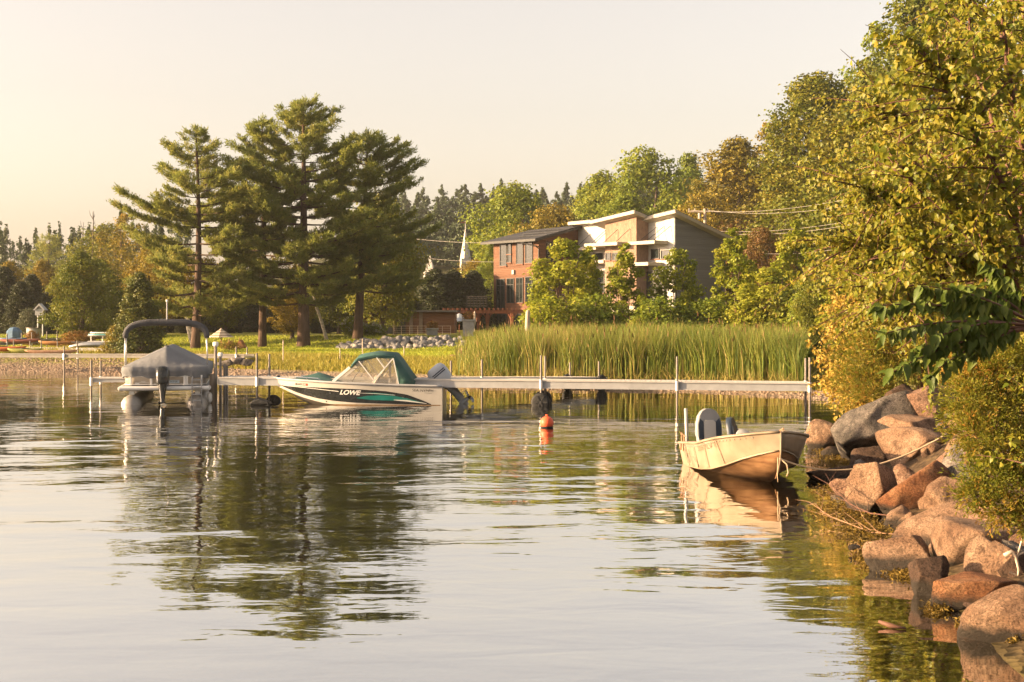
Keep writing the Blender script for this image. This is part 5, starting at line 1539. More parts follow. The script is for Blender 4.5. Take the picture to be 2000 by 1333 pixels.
# folded bimini in its boot, legs, stern light pole
arch = []
for k in range(25):
    a_ = math.pi * k / 24; c, sn = math.cos(a_), math.sin(a_)
    arch.append((1.0 + .05 * sn, 1.19 * math.copysign(abs(c) ** .55, c), 1.93 + .47 * sn ** .75))
mb = MB(); mb.tube(arch, [.075 + .012 * math.sin(k * 1.7) ** 2 + .02 * math.sin(math.pi * k / 24) for k in range(25)], 12)
mb.build('bimini_top', DARKC, pont, smooth=True)
for sg in (1, -1):
    MB().tube([(1.0, sg * 1.19, 1.95), (.98, sg * 1.2, 1.5), (1.05, sg * 1.2, .98)], .02, 8).build('bimini_leg', ALU, pont, smooth=True)
    MB().tube([(1.06, sg * 1.17, 1.95), (1.5, sg * 1.2, 1.0)], .016, 8).build('bimini_leg', ALU, pont, smooth=True)
MB().tube([(1.0, -.02, 2.40), (1.0, -.02, 3.04)], .02, 8).build('light_pole', ALU_P, pont)
MB().tube([(1.0, -.02, 3.02), (1.0, -.02, 3.08)], .035, 8).build('stern_light', WHITE, pont)
# boarding ladder
mb = MB()
for yy in (-.80, -1.07): mb.tube([(.34, yy, .78), (-.16, yy, .77), (-.2, yy, .70), (-.2, yy, .03)], .018, 8)
mb.build('ladder_rail', ALU_P, pont, smooth=True)
for zz in (.72, .50, .30, .12):
    mb = MB(); mb.box((-.2, -.935, zz), (.07, .27, .03)); mb.build('ladder_rung', ALU_P, pont)
outboard(pont, (-.16, .04, .50), (0, R(12), 0), BLACK, BLACK, CHROME, 1.22, 'black outboard motor with silver propeller')
f = MB(); f.tube([(0, 0, .30), (0, 0, .27), (0, 0, .22), (0, 0, .06), (0, 0, .0), (0, 0, -.03)], [.015, .05, .075, .075, .045, .012], 12)
fe = f.build('boat_fender', WHITE, None, smooth=True, loc=W(409.5, 786, 42.2)); tag(fe, 'white fender hanging between the pontoon boat and the dock pile', 'fender')

# --- old aluminium rowing boat
RUSTY = None
def boat_paint():
    m = bpy.data.materials.new('aluminium_weathered'); m.use_nodes = True
    N, L = m.node_tree.nodes, m.node_tree.links
    b = N['Principled BSDF']; b.inputs['Roughness'].default_value = .55; b.inputs['Metallic'].default_value = .15
    tc = N.new('ShaderNodeTexCoord')
    def noise(s, st=(1, 1, 1), d=5):
        mp = N.new('ShaderNodeMapping'); mp.inputs['Scale'].default_value = st; L.new(tc.outputs['Object'], mp.inputs[0])
        n = N.new('ShaderNodeTexNoise'); n.inputs['Scale'].default_value = s; n.inputs['Detail'].default_value = d; L.new(mp.outputs[0], n.inputs[0]); return n.outputs[0]
    def ramp(f, st):
        r_ = N.new('ShaderNodeValToRGB'); e = r_.color_ramp.elements
        for i, (p, c) in enumerate(st):
            k = e[0] if i == 0 else (e[-1] if i == len(st) - 1 else e.new(p)); k.position = p; k.color = (*c, 1)
        L.new(f, r_.inputs[0]); return r_.outputs[0]
    def mix(f, x, y):
        k = N.new('ShaderNodeMix'); k.data_type = 'RGBA'; L.new(f, k.inputs[0]); L.new(x, k.inputs[6]); L.new(y, k.inputs[7]); return k.outputs[2]
    paint = ramp(noise(2.2), [(.3, (.17, .125, .08)), (.5, (.25, .195, .13)), (.7, (.31, .255, .18))])
    scum = ramp(noise(3, (1, 1, 5)), [(.3, (.14, .065, .025)), (.7, (.28, .155, .07))])
    sx = N.new('ShaderNodeSeparateXYZ'); L.new(tc.outputs['Object'], sx.inputs[0])
    # scum line lies along the chine, higher towards the bow
    cm = N.new('ShaderNodeMath'); cm.operation = 'MULTIPLY_ADD'; cm.inputs[1].default_value = -.07; L.new(sx.outputs[0], cm.inputs[0]); L.new(sx.outputs[2], cm.inputs[2])
    wb = N.new('ShaderNodeMath'); wb.operation = 'MULTIPLY_ADD'; wb.inputs[1].default_value = .10; L.new(noise(3, (1, 1, 2)), wb.inputs[0]); L.new(cm.outputs[0], wb.inputs[2])
    mr = N.new('ShaderNodeMapRange'); mr.inputs[1].default_value = -.12; mr.inputs[2].default_value = .02; L.new(wb.outputs[0], mr.inputs[0])
    c = mix(mr.outputs[0], scum, paint)
    str_ = ramp(noise(9, (1.2, 1.2, .18), 3), [(.60, (0, 0, 0)), (.72, (1, 1, 1))])
    dk = N.new('ShaderNodeRGB'); dk.outputs[0].default_value = (.26, .16, .09, 1)
    hf = N.new('ShaderNodeMath'); hf.operation = 'MULTIPLY'; hf.inputs[1].default_value = .75; L.new(str_, hf.inputs[0])
    c = mix(hf.outputs[0], c, dk.outputs[0])
    L.new(c, b.inputs['Base Color'])
    return m
RBM = boat_paint()
row = empty('rowing_boat', (3.45, 24.27, .02), math.atan2(-.99, .139), 'weathered cream aluminium rowing boat tied to the rocks', 'rowing boat')
LR = 3.5
row.rotation_euler = (0, R(-1.2), row.rotation_euler[2])
def rb(t):
    a_ = (1 - t) * LR
    zs = float(np.interp(a_, [0, .4, 1, 2, 3.5], [.70, .63, .55, .42, .33]))
    ys = float(np.interp(t, [0, .3, .6, .75, .85, .92, .97, 1], [.62, .70, .745, .72, .60, .42, .20, .015]))
    zc = float(np.interp(t, [0, .4, .6, .75, .88, 1], [-.04, .0, .06, .16, .30, .43]))
    yc = ys * float(np.interp(t, [0, .6, .85, 1], [.88, .86, .72, .6]))
    zk = float(np.interp(t, [0, .5, .75, .88, .94, .975, 1], [-.16, -.16, -.13, -.06, .04, .2, .40]))
    return ys, zs, yc, zc, zk
def rake(t): return 0.0
rings = []
for i in range(61):
    t = i / 60; ys, zs, yc, zc, zk = rb(t); x = t * LR
    side = [(x, yc + (ys - yc) * f, zc + (zs - zc) * f) for f in (1, .75, .5, .25, 0)]
    rings.append(side + [(x, yc * .6, zk + (zc - zk) * .62), (x, 0, zk), (x, -yc * .6, zk + (zc - zk) * .62)] + [(p[0], -p[1], p[2]) for p in side[::-1]])
SCUM = mat('hull_bottom_stained', (.12, .055, .022), (.27, .15, .07), rough=.6, scale=3, stretch=(1, 1, 5))
MB().loft([r_[4:9] for r_ in rings], closed=False, cap=False).build('hull_bottom', SCUM, row, smooth=True)
MB().loft([r_[8:] for r_ in rings], closed=False, cap=False).build('hull_side', RBM, row, smooth=True)
mb = MB(); mb.loft([r_[:5] for r_ in rings], closed=False, cap=False)
mb.add(rings[0], [tuple(range(len(rings[0])))])
rh = mb.build('hull', RBM, row, smooth=True, angle=24)
sm = rh.modifiers.new('solid', 'SOLIDIFY'); sm.thickness = .012; sm.offset = -1
for sg in (1, -1):
    MB().tube([(t * LR, sg * (rb(t)[0] + .004), rb(t)[1] + .004) for t in np.linspace(0, 1, 50)], .022, 8).build('gunwale', RBM, row, smooth=True)
    MB().tube([(t * LR, sg * (rb(t)[2] + .008), rb(t)[3] + .004) for t in np.linspace(.12, .995, 50)], .014, 6).build('spray_rail', RBM, row, smooth=True)
MB().tube([(LR * t + .006, 0, z) for t, z in ((1, .70), (1, .42), (.985, .25), (.965, .12), (.93, 0))], .016, 8).build('stem_bar', RBM, row, smooth=True)
MB().tube([(0, .62, .335), (0, -.62, .335)], .022, 8).build('transom_cap', RBM, row)
for xx in (.5, 1.75, 2.7):
    t = xx / LR; mb = MB(); mb.box((xx, 0, .20), (.3, rb(t)[2] * (1.6 if xx < 2 else 1.25), .08)); mb.build('thwart', RBM, row)
def boat_seat(x, y, rz, s, tilt, mats, z0=.27):
    e = bpy.data.objects.new('seat', None); COL.objects.link(e); e.parent = row; e.location = (x, y, z0); e.rotation_euler = (0, 0, rz); e.scale = (s, s, s)
    MB().box((0, 0, .07), (.44, .44, .10)).build('seat_cushion', mats[0], e, bevel=.04)
    rings = []
    def outline(k, g=1.0, dx=0.0):
        pts = []
        for zz, w in ((.0, .20), (.12, .222), (.28, .215), (.40, .185), (.48, .13), (.52, .05)):
            pts.append((zz, w * g))
        full = [(w, z) for z, w in pts] + [(-w, z) for z, w in pts[::-1]]
        return [(dx - z * math.sin(tilt), y_, .10 + z * math.cos(tilt)) for y_, z in full]
    MB().loft([outline(0, .9, -.27), outline(0, 1, -.24), outline(0, 1, -.19), outline(0, .9, -.165)]).build('seat_back', mats[1], e, smooth=True, angle=50)
    def panel(poly, m, nm, dx=-.158):
        mb = MB(); mb.prism(poly, 0, .012, lambda u, v, w: (dx + w - v * math.sin(tilt), u, .10 + v * math.cos(tilt))); mb.build(nm, m, e)
    panel([(-.10, .03), (.10, .03), (.10, .30), (.06, .34), (-.06, .34), (-.10, .30)], mats[2], 'back_panel')
    for sg in (1, -1): panel([(sg * .105, .03), (sg * .19, .05), (sg * .195, .27), (sg * .165, .37), (sg * .105, .31)], mats[3], 'back_bolster')
    MB().tube([(0, 0, -.25), (0, 0, .03)], .035, 10).build('pedestal', INK, e)
    return e
boat_seat(.55, -.16, R(6), 1.05, R(4), (VGREY, VGREY, VLIGHT, VBLUE))
boat_seat(.75, -.02 + .36, R(60), .92, R(10), (VBLUE, VBLUE, VBLUE, VBLUE), .22)
boat_seat(1.5, .10, R(-8), .62, R(38), (VGREY, VGREY, VGREY, VGREY), .30)
mb = MB(); mb.tube([(.12, -.50, .2), (.10, -.52, .92)], .03, 8); mb.build('steering_pole', ALU_P, row, smooth=True)
for k, (x, z0, z1) in enumerate([(.30, .36, .52), (.52, .36, .5)]):
    yy = -(rb(x / LR)[0])
    mb = MB(); mb.tube([(x, yy, z0), (x, yy, z1 - .05), (x + .03, yy - .02, z1), (x + .05, yy, z1 - .03)], .016, 7); mb.box((x, yy - .02, z0 - .07), (.035, .02, .12)); mb.build('rod_holder', DRIFT, row)
mb = MB(); mb.box((2.75, .25, .60), (.10, .2, .12), (.2, .3, .4)); mb.tube([(2.55, .1, .55), (2.9, .25, .72)], .012, 6); mb.build('bow_cleat', DRIFT, row)
def rb_y(x, z):
    ys, zs, yc, zc, zk = rb(x / LR); f = (z - zc) / (zs - zc); return yc + (ys - yc) * f
riv = MB()
for xx in np.arange(.12, 3.3, .085):
    ys_, zs_ = rb(xx / LR)[:2]
    for dz in (-.05,):
        z = zs_ + dz; y = -(rb_y(xx, z) + .014); riv.box((xx, y, z), (.014, .008, .014))
o_ = riv.build('rivet_row', ALU, row); o_['kind'] = 'stuff'
for xx in (.62, 1.3, 2.0, 2.6):
    q = [(xx, -(rb_y(xx, z) + .012), z) for z in np.linspace(rb(xx / LR)[3] + .02, rb(xx / LR)[1] - .03, 6)]
    MB().tube(q, .006, 5).build('rib_seam', RBM, row)
# faded registration and scrape marks
V, F = text_polys('306 MLV 1', 0, .0)
FADED = mat('lettering_faded', (.14, .095, .06), (.20, .15, .10), rough=.7, scale=30)
out = []
for u, v in V:
    x = 1.55 + .95 * u; z = rb(x / LR)[1] - .13 + v * .085; out.append((x, -(rb_y(x, z) + .017), z))
flat_mesh('faded_lettering', out, F, FADED, row)
SCR = mat('scrape_marks', (.10, .065, .04), (.17, .12, .08), rough=.8, scale=20)
for pl in [[(.42, .27), (.50, .15), (.56, .03)], [(.56, .26), (.63, .14), (.70, .05), (.76, .15), (.80, .22)], [(.82, .28), (.92, .1), (.96, .02)], [(1.02, .16), (1.12, .18), (1.2, .1)], [(1.24, .33), (1.26, .2), (1.30, .02)], [(1.24, .33), (1.36, .34)], [(1.24, .13), (1.36, .14)]]:
    P = []
    for a_, b_ in zip(pl[:-1], pl[1:]):
        for t in np.linspace(0, 1, 8): P.append((a_[0] + (b_[0] - a_[0]) * t, a_[1] + (b_[1] - a_[1]) * t))
    mb = MB(); mb.loft([[(x - .015, -(rb_y(x, z) + .017), z), (x + .015, -(rb_y(x, z) + .017), z)] for x, z in P], closed=False, cap=False); mb.build('scrape_mark', SCR, row)
ROPE = mat('rope_tan', (.52, .40, .27), (.40, .29, .18), rough=.9, scale=40, stretch=(1, 1, 8))
p0, p2 = W(1523, 896, 20.78), W(1850, 848, 21.2)
pts = []
for k in range(31):
    t = k / 30; p = p0.lerp(p2, t); p.z -= .36 * 4 * t * (1 - t) * (1 - .25 * t); pts.append(p)
rope = empty('mooring_rope', p0, 0, 'tan mooring rope sagging from the rowing boat bow to the rocks', 'rope')
MB().tube([p - p0 for p in pts], .013, 6).build('rope_line', ROPE, rope, smooth=True)
MB().tube([(0, 0, 0), (.1, -.02, -.08), (.12, -.02, -.2), (.10, -.02, -.26)], .011, 6).build('rope_tail', ROPE, rope, smooth=True)
MB().tube([(-.03, -.02, .02), (-.04, -.03, -.25), (-.03, -.03, -.34)], .007, 5).build('rope_tail', ROPE, rope, smooth=True)

# --- buoy
V3, F3 = ICO[3]
Yb = 32.4
bz = np_mesh('float_ball', V3 * .155, F3, smooth=True)
by = empty('mooring_buoy', W(1068, 630, Yb) - Vector((0, 0, EYE)) + Vector((0, 0, .02)), 0, 'round orange-red mooring buoy floating in front of the dock', 'buoy')
by.location.z = .11
link_mesh('float_ball', bz, mat('buoy_orange', (.80, .13, .05), (.72, .11, .045), rough=.45, scale=5), by)
MB().tube([(0, 0, -.16), (0, 0, -.20)], .05, 10).build('eye_boss', INK, by)
MB().tube([(0, 0, -.12), (0, 0, -.075)], [.128, .158], 24, cap=False).build('waterline_band', INK, by)
MB().tube([(.0, 0, .16), (0, 0, .19)], .03, 8).build('top_plug', mat('buoy_orange', (0, 0, 0)), by)

# ------------------------------------------------------------------ docks
PLANK = mat('deck_plank_pale', (.50, .45, .38), (.60, .55, .47), rough=.75, scale=3, stretch=(1, 8, 1))
PILE = mat('wood_pile', (.13, .10, .075), (.21, .165, .12), rough=.9, scale=3, stretch=(3, 3, .5), bump=.02)
GALV = mat('galvanised_pipe', (.15, .13, .11), (.21, .185, .16), rough=.6, metallic=.1, scale=6)
TRIM = mat('dock_trim_pale', (.36, .345, .32), (.43, .41, .38), rough=.5, scale=2)
def wheel(parent, loc, r, w=.16):
    mb = MB(); rings = []
    for y, rr_ in ((-w / 2, r * .3), (-w / 2, r * .82), (-w / 2 + .02, r * .95), (-w * .2, r), (w * .2, r), (w / 2 - .02, r * .95), (w / 2, r * .82), (w / 2, r * .3)):
        rings.append([(rr_ * math.cos(a_) * (1 + .018 * (k % 2)), y, rr_ * math.sin(a_) * (1 + .018 * (k % 2))) for k, a_ in enumerate(np.linspace(0, 6.283, 33)[:-1])])
    wl_ = mb.loft(rings).build('dock_wheel', RUBBER, parent, smooth=True, angle=40, loc=loc)
    mb = MB()
    for k in range(6):
        a_ = k * 1.047; mb.beam((r * .25 * math.cos(a_), -w / 2 - .006, r * .25 * math.sin(a_)), (r * .75 * math.cos(a_), -w / 2 - .006, r * .75 * math.sin(a_)), .03, .02, (0, 1, 0))
    mb.tube([(0, -w / 2 - .03, 0), (0, w / 2 + .03, 0)], .04, 10); mb.build('hub', INK, wl_)
plank_me = MB().box((0, 0, 0), (.135, 1.2, .03)).mesh('plank')
def dock(name, A, B, width, label, joints,  wheels=(), post_top=.72, post_low=-.8, beam_h=.19, planks=True, group=None, post_r=.033, bracket=True, mb_=None, mt_=None):
    mb_ = mb_ or ALU_P; mt_ = mt_ or TRIM
    """A, B near-edge ends (deck top); joints: fractions with pairs of pipe posts"""
    A, B = Vector(A), Vector(B); d = B - A; Lh = math.hypot(d.x, d.y); rz = math.atan2(d.y, d.x)
    e = empty(name, A, rz, label, 'dock', group)
    sl = d.z / Lh
    fr = sorted(set([0.0, 1.0] + [j for j in joints if .02 < j < .98]))
    for a_, b_ in zip(fr[:-1], fr[1:]):
        x0, x1 = a_ * Lh + .012, b_ * Lh - .012
        for yy, nm in ((0, 'side_beam'), (width, 'side_beam')):
            mb = MB()
            mb.beam((x0, yy, sl * x0 - beam_h / 2 - .035), (x1, yy, sl * x1 - beam_h / 2 - .035), .045, beam_h)
            mb.beam((x0, yy - .028, sl * x0 - beam_h - .03), (x1, yy - .028, sl * x1 - beam_h - .03), .025, .03)
            bm_ = mb.build(nm, mb_, e)
            MB().beam((x0, yy - .012, sl * x0 - .018), (x1, yy - .012, sl * x1 - .018), .075, .034).build('edge_trim', mt_, bm_)
        mb = MB()
        for k in range(max(2, int((x1 - x0) / 1.0))):
            x = x0 + (k + .5) * (x1 - x0) / max(2, int((x1 - x0) / 1.0)); mb.beam((x, .05, sl * x - .12), (x, width - .05, sl * x - .12), .05, .08)
        mb.build('cross_brace', ALU, e)
    if planks:
        n = int(Lh / .145)
        for k in range(n):
            x = (k + .5) * Lh / n
            link_mesh('plank', plank_me, PLANK, e, (x, width / 2, sl * x - .013), (0, -math.atan(sl), 0), (1, (width - .07) / 1.2, 1))
    for j in joints:
        x = j * Lh
        for yy, ex in ((-.045, 0), (width + .045, .05)):
            ps = MB().tube([(x + ex * 0, yy, -A.z + post_low), (x, yy, sl * x + post_top - ex)], post_r, 10).build('pipe_post', GALV, e, smooth=True, angle=50)
            if bracket:
                MB().tube([(x, yy, sl * x - .26), (x, yy, sl * x + .02)], post_r + .02, 10).build('post_sleeve', ALU, ps)
    for (xf, yy, zc, r_) in wheels:
        wheel(e, (xf * Lh, yy, zc - A.z), r_)
    return e
A = W(426, 737, 42.2); B = W(1583, 748.5, 40.2)
Lm = math.hypot(B.x - A.x, B.y - A.y)
fx = lambda px, Y: (WX(px, Y) - A.x) / (B.x - A.x)
main_dock = dock('dock', A, B, 1.2, 'long pale aluminium dock on pipe posts running past the speedboat to the shore', [fx(503, 42.1), fx(762, 41.6), fx(1057, 41.1), fx(1322, 40.7), .9985],
     [(fx(1057, 41.1), -.20, .10, .27), (fx(1052, 41.1), 1.32, .10, .27), (fx(509, 42), -.2, -.05, .24), (fx(509, 42), 1.3, -.05, .24)])
A2 = W(900, 737.5, 43.0); B2 = W(1185, 737, 50.2)
dock('dock', A2, B2, 1.1, 'second dock branching off behind the speedboat motor towards the reeds', [.12, .93], [(.93, -.15, .27, .30), (.93, 1.25, .27, .30)], post_top=.55)
A3 = W(178, 738.5, 47.6); B3 = W(412, 738.5, 47.6)
dock('dock', A3, B3, 1.0, 'short low dock finger behind the covered pontoon boat', [.004, .99], post_top=.58, beam_h=.10, planks=True)
# wooden mooring pile and lamp posts at the dock head
pl_ = MB().tube([(0, 0, -1.2), (0, 0, .3), (.01, 0, .86)], [.10, .095, .085], 10).build('mooring_pile', PILE, None, smooth=True, loc=(WX(414.5, 42.4), 42.4, 0)); tag(pl_, 'thick grey wooden pile between the pontoon boat and the dock', 'pile')
def lamp_post(px, ty, Y, r, label):
    e = empty('lamp_post', (WX(px, Y), Y, 0), 0, label, 'lamp post', 'dock lamp posts')
    zt = EYE - (ty - HOR) / FPX * Y
    MB().tube([(0, 0, -.8), (0, 0, zt - .14)], r, 10).build('pipe', GALV, e, smooth=True)
    MB().loft([[(k_ * math.cos(a_), k_ * math.sin(a_), zt + dz) for a_ in np.linspace(0, 6.283, 11)[:-1]] for k_, dz in ((r * 1.0, -.15), (r * 1.9, -.11), (r * 1.9, -.02), (r * 1.2, .0))]).build('lamp_cap', WHITE, e)
    return e
lamp_post(421, 668, 42.6, .045, 'taller white-capped pipe at the dock head beside the pontoon boat')
lamp_post(430.5, 689, 44.2, .04, 'shorter white-capped pipe at the dock head, right of the taller one')
for px, ty, Y, lab in ((438.5, 711, 45.2, 'short plain pipe stub at the dock head, left of its twin'), (443, 714, 45.6, 'short plain pipe stub at the dock head, right of its twin')):
    o = MB().tube([(0, 0, -.8), (0, 0, EYE - (ty - HOR) / FPX * Y)], .04, 10).build('pipe_stub', GALV, None, loc=(WX(px, Y), Y, 0)); tag(o, lab, 'post', 'pipe stubs at the dock head')
sg_ = MB().prism([(-.28, 0), (-.22, .1), (.0, .16), (.25, .1), (.32, 0)], -.2, .2, lambda x, y, z: (x, z, y)).build('float_base', RUBBER, None, bevel=.03, loc=(WX(508, 41.3), 41.3, .02)); tag(sg_, 'black float riding at the foot of the paired dock posts', 'float')
# stake standing in the reeds
o = MB().tube([(0, 0, -.2), (0, 0, 1.6), (.02, 0, 2.15), (.03, 0, 2.25)], [.11, .10, .09, .05], 9).build('wooden_stake', mat('wood_weathered_pale', (.40, .34, .27), (.30, .25, .19), rough=.9, scale=5, stretch=(4, 4, .5)), None, smooth=True, loc=GP(1030, 57.5)); tag(o, 'pale weathered stake standing in the reeds before the pergola', 'stake')
for px, ty, lab in ((708, 662, 'thin wooden stake in the lawn left of the speedboat canopy'), (664, 680, 'thin short stake in the lawn further left of the canopy'), (553, 665, 'thin stake in the lawn behind the dock posts'), (789, 690, 'short pale stake right behind the speedboat canopy')):
    p = GP(px, 64); h = EYE - (ty - HOR) / FPX * 64 - p.z
    o = MB().tube([(0, 0, -.2), (0, 0, max(h, .5))], .025, 6).build('lawn_stake', BLEACH, None, loc=p); tag(o, lab, 'stake', 'thin stakes in the lawn')
# ------------------------------------------------------------------ house and garden buildings
def siding(name, c1, c2, pitch, rough=.75, depth=.02):
    m = bpy.data.materials.new(name); m.use_nodes = True
    N, L = m.node_tree.nodes, m.node_tree.links
    b = N['Principled BSDF']; b.inputs['Roughness'].default_value = rough; b.inputs['Specular IOR Level'].default_value = .2
    tc = N.new('ShaderNodeTexCoord'); sx = N.new('ShaderNodeSeparateXYZ'); L.new(tc.outputs['Object'], sx.inputs[0])
    md = N.new('ShaderNodeMath'); md.operation = 'DIVIDE'; md.inputs[1].default_value = pitch; L.new(sx.outputs[2], md.inputs[0])
    fl = N.new('ShaderNodeMath'); fl.operation = 'FLOOR'; L.new(md.outputs[0], fl.inputs[0])
    fr = N.new('ShaderNodeMath'); fr.operation = 'FRACT'; L.new(md.outputs[0], fr.inputs[0])
    mp = N.new('ShaderNodeMapping'); mp.inputs['Scale'].default_value = (.7, .7, 9); L.new(tc.outputs['Object'], mp.inputs[0])
    nz = N.new('ShaderNodeTexNoise'); nz.inputs['Scale'].default_value = 1.5; nz.inputs['Detail'].default_value = 5; L.new(mp.outputs[0], nz.inputs[0])
    wn_ = N.new('ShaderNodeTexWhiteNoise'); wn_.noise_dimensions = '1D'; L.new(fl.outputs[0], wn_.inputs['W'])
    ad = N.new('ShaderNodeMath'); ad.operation = 'MULTIPLY_ADD'; ad.inputs[1].default_value = .5; L.new(wn_.outputs[0], ad.inputs[0]); 
    hf = N.new('ShaderNodeMath'); hf.operation = 'MULTIPLY'; hf.inputs[1].default_value = .6; L.new(nz.outputs[0], hf.inputs[0]); L.new(hf.outputs[0], ad.inputs[2])
    cr = N.new('ShaderNodeValToRGB'); cr.color_ramp.elements[0].color = (*c1, 1); cr.color_ramp.elements[1].color = (*c2, 1)
    cr.color_ramp.elements[0].position = .2; cr.color_ramp.elements[1].position = .85
    L.new(ad.outputs[0], cr.inputs[0]); L.new(cr.outputs[0], b.inputs['Base Color'])
    bp = N.new('ShaderNodeBump'); bp.inputs['Distance'].default_value = depth; bp.inputs['Strength'].default_value = 1; bp.invert = True
    L.new(fr.outputs[0], bp.inputs['Height']); L.new(bp.outputs[0], b.inputs['Normal'])
    return m
CEDARW = siding('cedar_boards', (.095, .045, .026), (.155, .076, .044), .15)
CREAM = siding('cream_clapboard', (.40, .385, .355), (.46, .445, .41), .14, depth=.012)
GREYS = siding('grey_clapboard', (.135, .14, .15), (.175, .18, .19), .14, depth=.015)
TANS = mat('tan_shingle_stucco', (.19, .12, .085), (.28, .185, .13), rough=.9, scale=5, bump=.03, bscale=14, stretch=(1, 1, .5))
FASC = mat('fascia_cream', (.33, .29, .24), (.38, .34, .28), rough=.6)
ROOFD = siding('roof_shingle_dark', (.030, .030, .032), (.055, .055, .058), .09, depth=.01)
WOODR = mat('timber_red_brown', (.15, .05, .024), (.24, .085, .04), rough=.6, scale=3, stretch=(4, 4, .6))
GLASSD = mat('window_glass_dark', (.010, .014, .014), (.02, .026, .026), rough=.08, scale=.7, spec=.4)
FRAMED = mat('window_frame_dark', (.02, .02, .02), (.03, .03, .03), rough=.5)
CONC = mat('concrete_grey', (.24, .23, .22), (.32, .31, .29), rough=.9, scale=3)
HC = Vector((2.17, 116.0, 1.2))
house = empty('lake_house', HC, R(40), 'modern house with cedar-brown wing and cream, tan and grey blocks behind young trees', 'house')
vx, uy = Vector((math.cos(R(40)), math.sin(R(40)), 0)), Vector((-math.sin(R(40)), math.cos(R(40)), 0))
def on_x(px, py, x):
    """local (y,z) where the sight line of a pixel meets the wall plane local x"""
    d = Vector(((px - 1000) / FPX, 1, (HOR - py) / FPX)); o = Vector((0, 0, EYE)) - HC
    t = (x - o.dot(vx)) / d.dot(vx); p = o + d * t
    return p.dot(uy), p.z
def on_y(px, py, y):
    d = Vector(((px - 1000) / FPX, 1, (HOR - py) / FPX)); o = Vector((0, 0, EYE)) - HC
    t = (y - o.dot(uy)) / d.dot(uy); p = o + d * t
    return p.dot(vx), p.z
def slab(name, corners, th, m, parent, bevel=0):
    """roof slab from four top corners (x,y,z)"""
    mb = MB(); mb.add(list(corners) + [(x, y, z - th) for x, y, z in corners], [(0, 1, 2, 3), (7, 6, 5, 4), (0, 4, 5, 1), (1, 5, 6, 2), (2, 6, 7, 3), (3, 7, 4, 0)])
    return mb.build(name, m, parent)
def wall(name, pts, m, parent=None):
    """closed block from a ring of (x,y) with a top height at each corner"""
    n = len(pts); mb = MB()
    mb.add([(x, y, z0) for x, y, z0, z1 in pts] + [(x, y, z1) for x, y, z0, z1 in pts], [tuple(range(n))[::-1], tuple(range(n, 2 * n))] + [(i, (i + 1) % n, n + (i + 1) % n, n + i) for i in range(n)])
    return mb.build(name, m, parent or house)
def win_x(x, px0, px1, py0, py1, mull=(), trans=(), name='window'):
    """window set into a wall facing -x, its edges where the photograph shows them"""
    y0, zt = on_x(px0, py0, x); y1, zb = on_x(px1, py1, x)
    w = MB(); w.box((x - .015, (y0 + y1) / 2, (zt + zb) / 2), (.03, abs(y1 - y0), zt - zb)); f = w.build(name, GLASSD, house)
    mb = MB()
    for yy in (y0, y1): mb.box((x - .035, yy, (zt + zb) / 2), (.08, .07, zt - zb + .07))
    for zz in (zb, zt): mb.box((x - .036, (y0 + y1) / 2, zz), (.082, abs(y1 - y0), .07))
    for k in mull: mb.box((x - .034, y0 + (y1 - y0) * k, (zt + zb) / 2), (.07, .05, zt - zb))
    for k in trans: mb.box((x - .033, (y0 + y1) / 2, zb + (zt - zb) * k), (.068, abs(y1 - y0), .045))
    mb.build('frame', FRAMED, f)
    MB().box((x - .06, (y0 + y1) / 2, zb - .07), (.14, abs(y1 - y0) + .16, .05)).build('sill', WOODR, f)
def win_y(y, px0, px1, py0, py1, mull=()):
    x0, zt = on_y(px0, py0, y); x1, zb = on_y(px1, py1, y)
    f = MB().box(((x0 + x1) / 2, y - .015, (zt + zb) / 2), (abs(x1 - x0), .03, zt - zb)).build('window', GLASSD, house)
    mb = MB()
    for xx in (x0, x1): mb.box((xx, y - .035, (zt + zb) / 2), (.07, .08, zt - zb + .07))
    for zz in (zb, zt): mb.box(((x0 + x1) / 2, y - .036, zz), (abs(x1 - x0), .082, .07))
    for k in mull: mb.box((x0 + (x1 - x0) * k, y - .034, (zt + zb) / 2), (.05, .07, zt - zb))
    mb.build('frame', FRAMED, f)
# cedar wing
wall('cedar_wall', [(0, 0, 0, 8.02), (4.4, 0, 0, 9.1), (4.4, 5.8, 0, 9.0), (0, 5.8, 0, 8.0)], CEDARW)
rf = slab('roof', [(-.75, -.45, 8.0), (4.7, -.45, 9.35), (4.7, 6.6, 9.25), (-.75, 6.6, 8.0)], .16, ROOFD, house)
mb = MB(); mb.beam((-.77, -.47, 7.87), (-.77, 6.6, 7.87), .06, .18); mb.beam((-.75, -.48, 7.85), (4.7, -.48, 9.2), .06, .18); mb.build('fascia', FRAMED, rf)
for k in range(3):
    mb = MB(); x = .6 + k * 1.3; mb.beam((x, -.4, 8.0 + (x + .75) * .2477 + .02), (x, 3.2 + k, 8.0 + (x + .75) * .2477 + .02), .10, .05); mb.build('snow_guard', ROOFD, rf)
MB().tube([(-.80, 1.3, 7.75), (-.3, .0, 7.4), (-.05, -.06, 7.2), (-.05, -.06, 2.4)], .05, 8).build('downpipe', FRAMED, house)
win_x(0, 977.5, 989.7, 478.8, 519, trans=(.2,)); win_x(0, 992, 999, 476, 496); win_x(0, 992, 999, 498, 512.5); win_x(0, 1009.4, 1022, 475, 515, trans=(.2,)); win_x(0, 1027, 1040.4, 473.5, 513.5, trans=(.2,))
win_x(0, 971, 986, 546, 602, mull=(.5,), trans=(.78,), name='door'); win_x(0, 991, 1004, 545, 592, mull=(.5,), trans=(.75,)); win_x(0, 1009, 1022, 543.5, 591, mull=(.5,), trans=(.75,)); win_x(0, 1027, 1048, 541.6, 591, mull=(.6,), trans=(.75,))
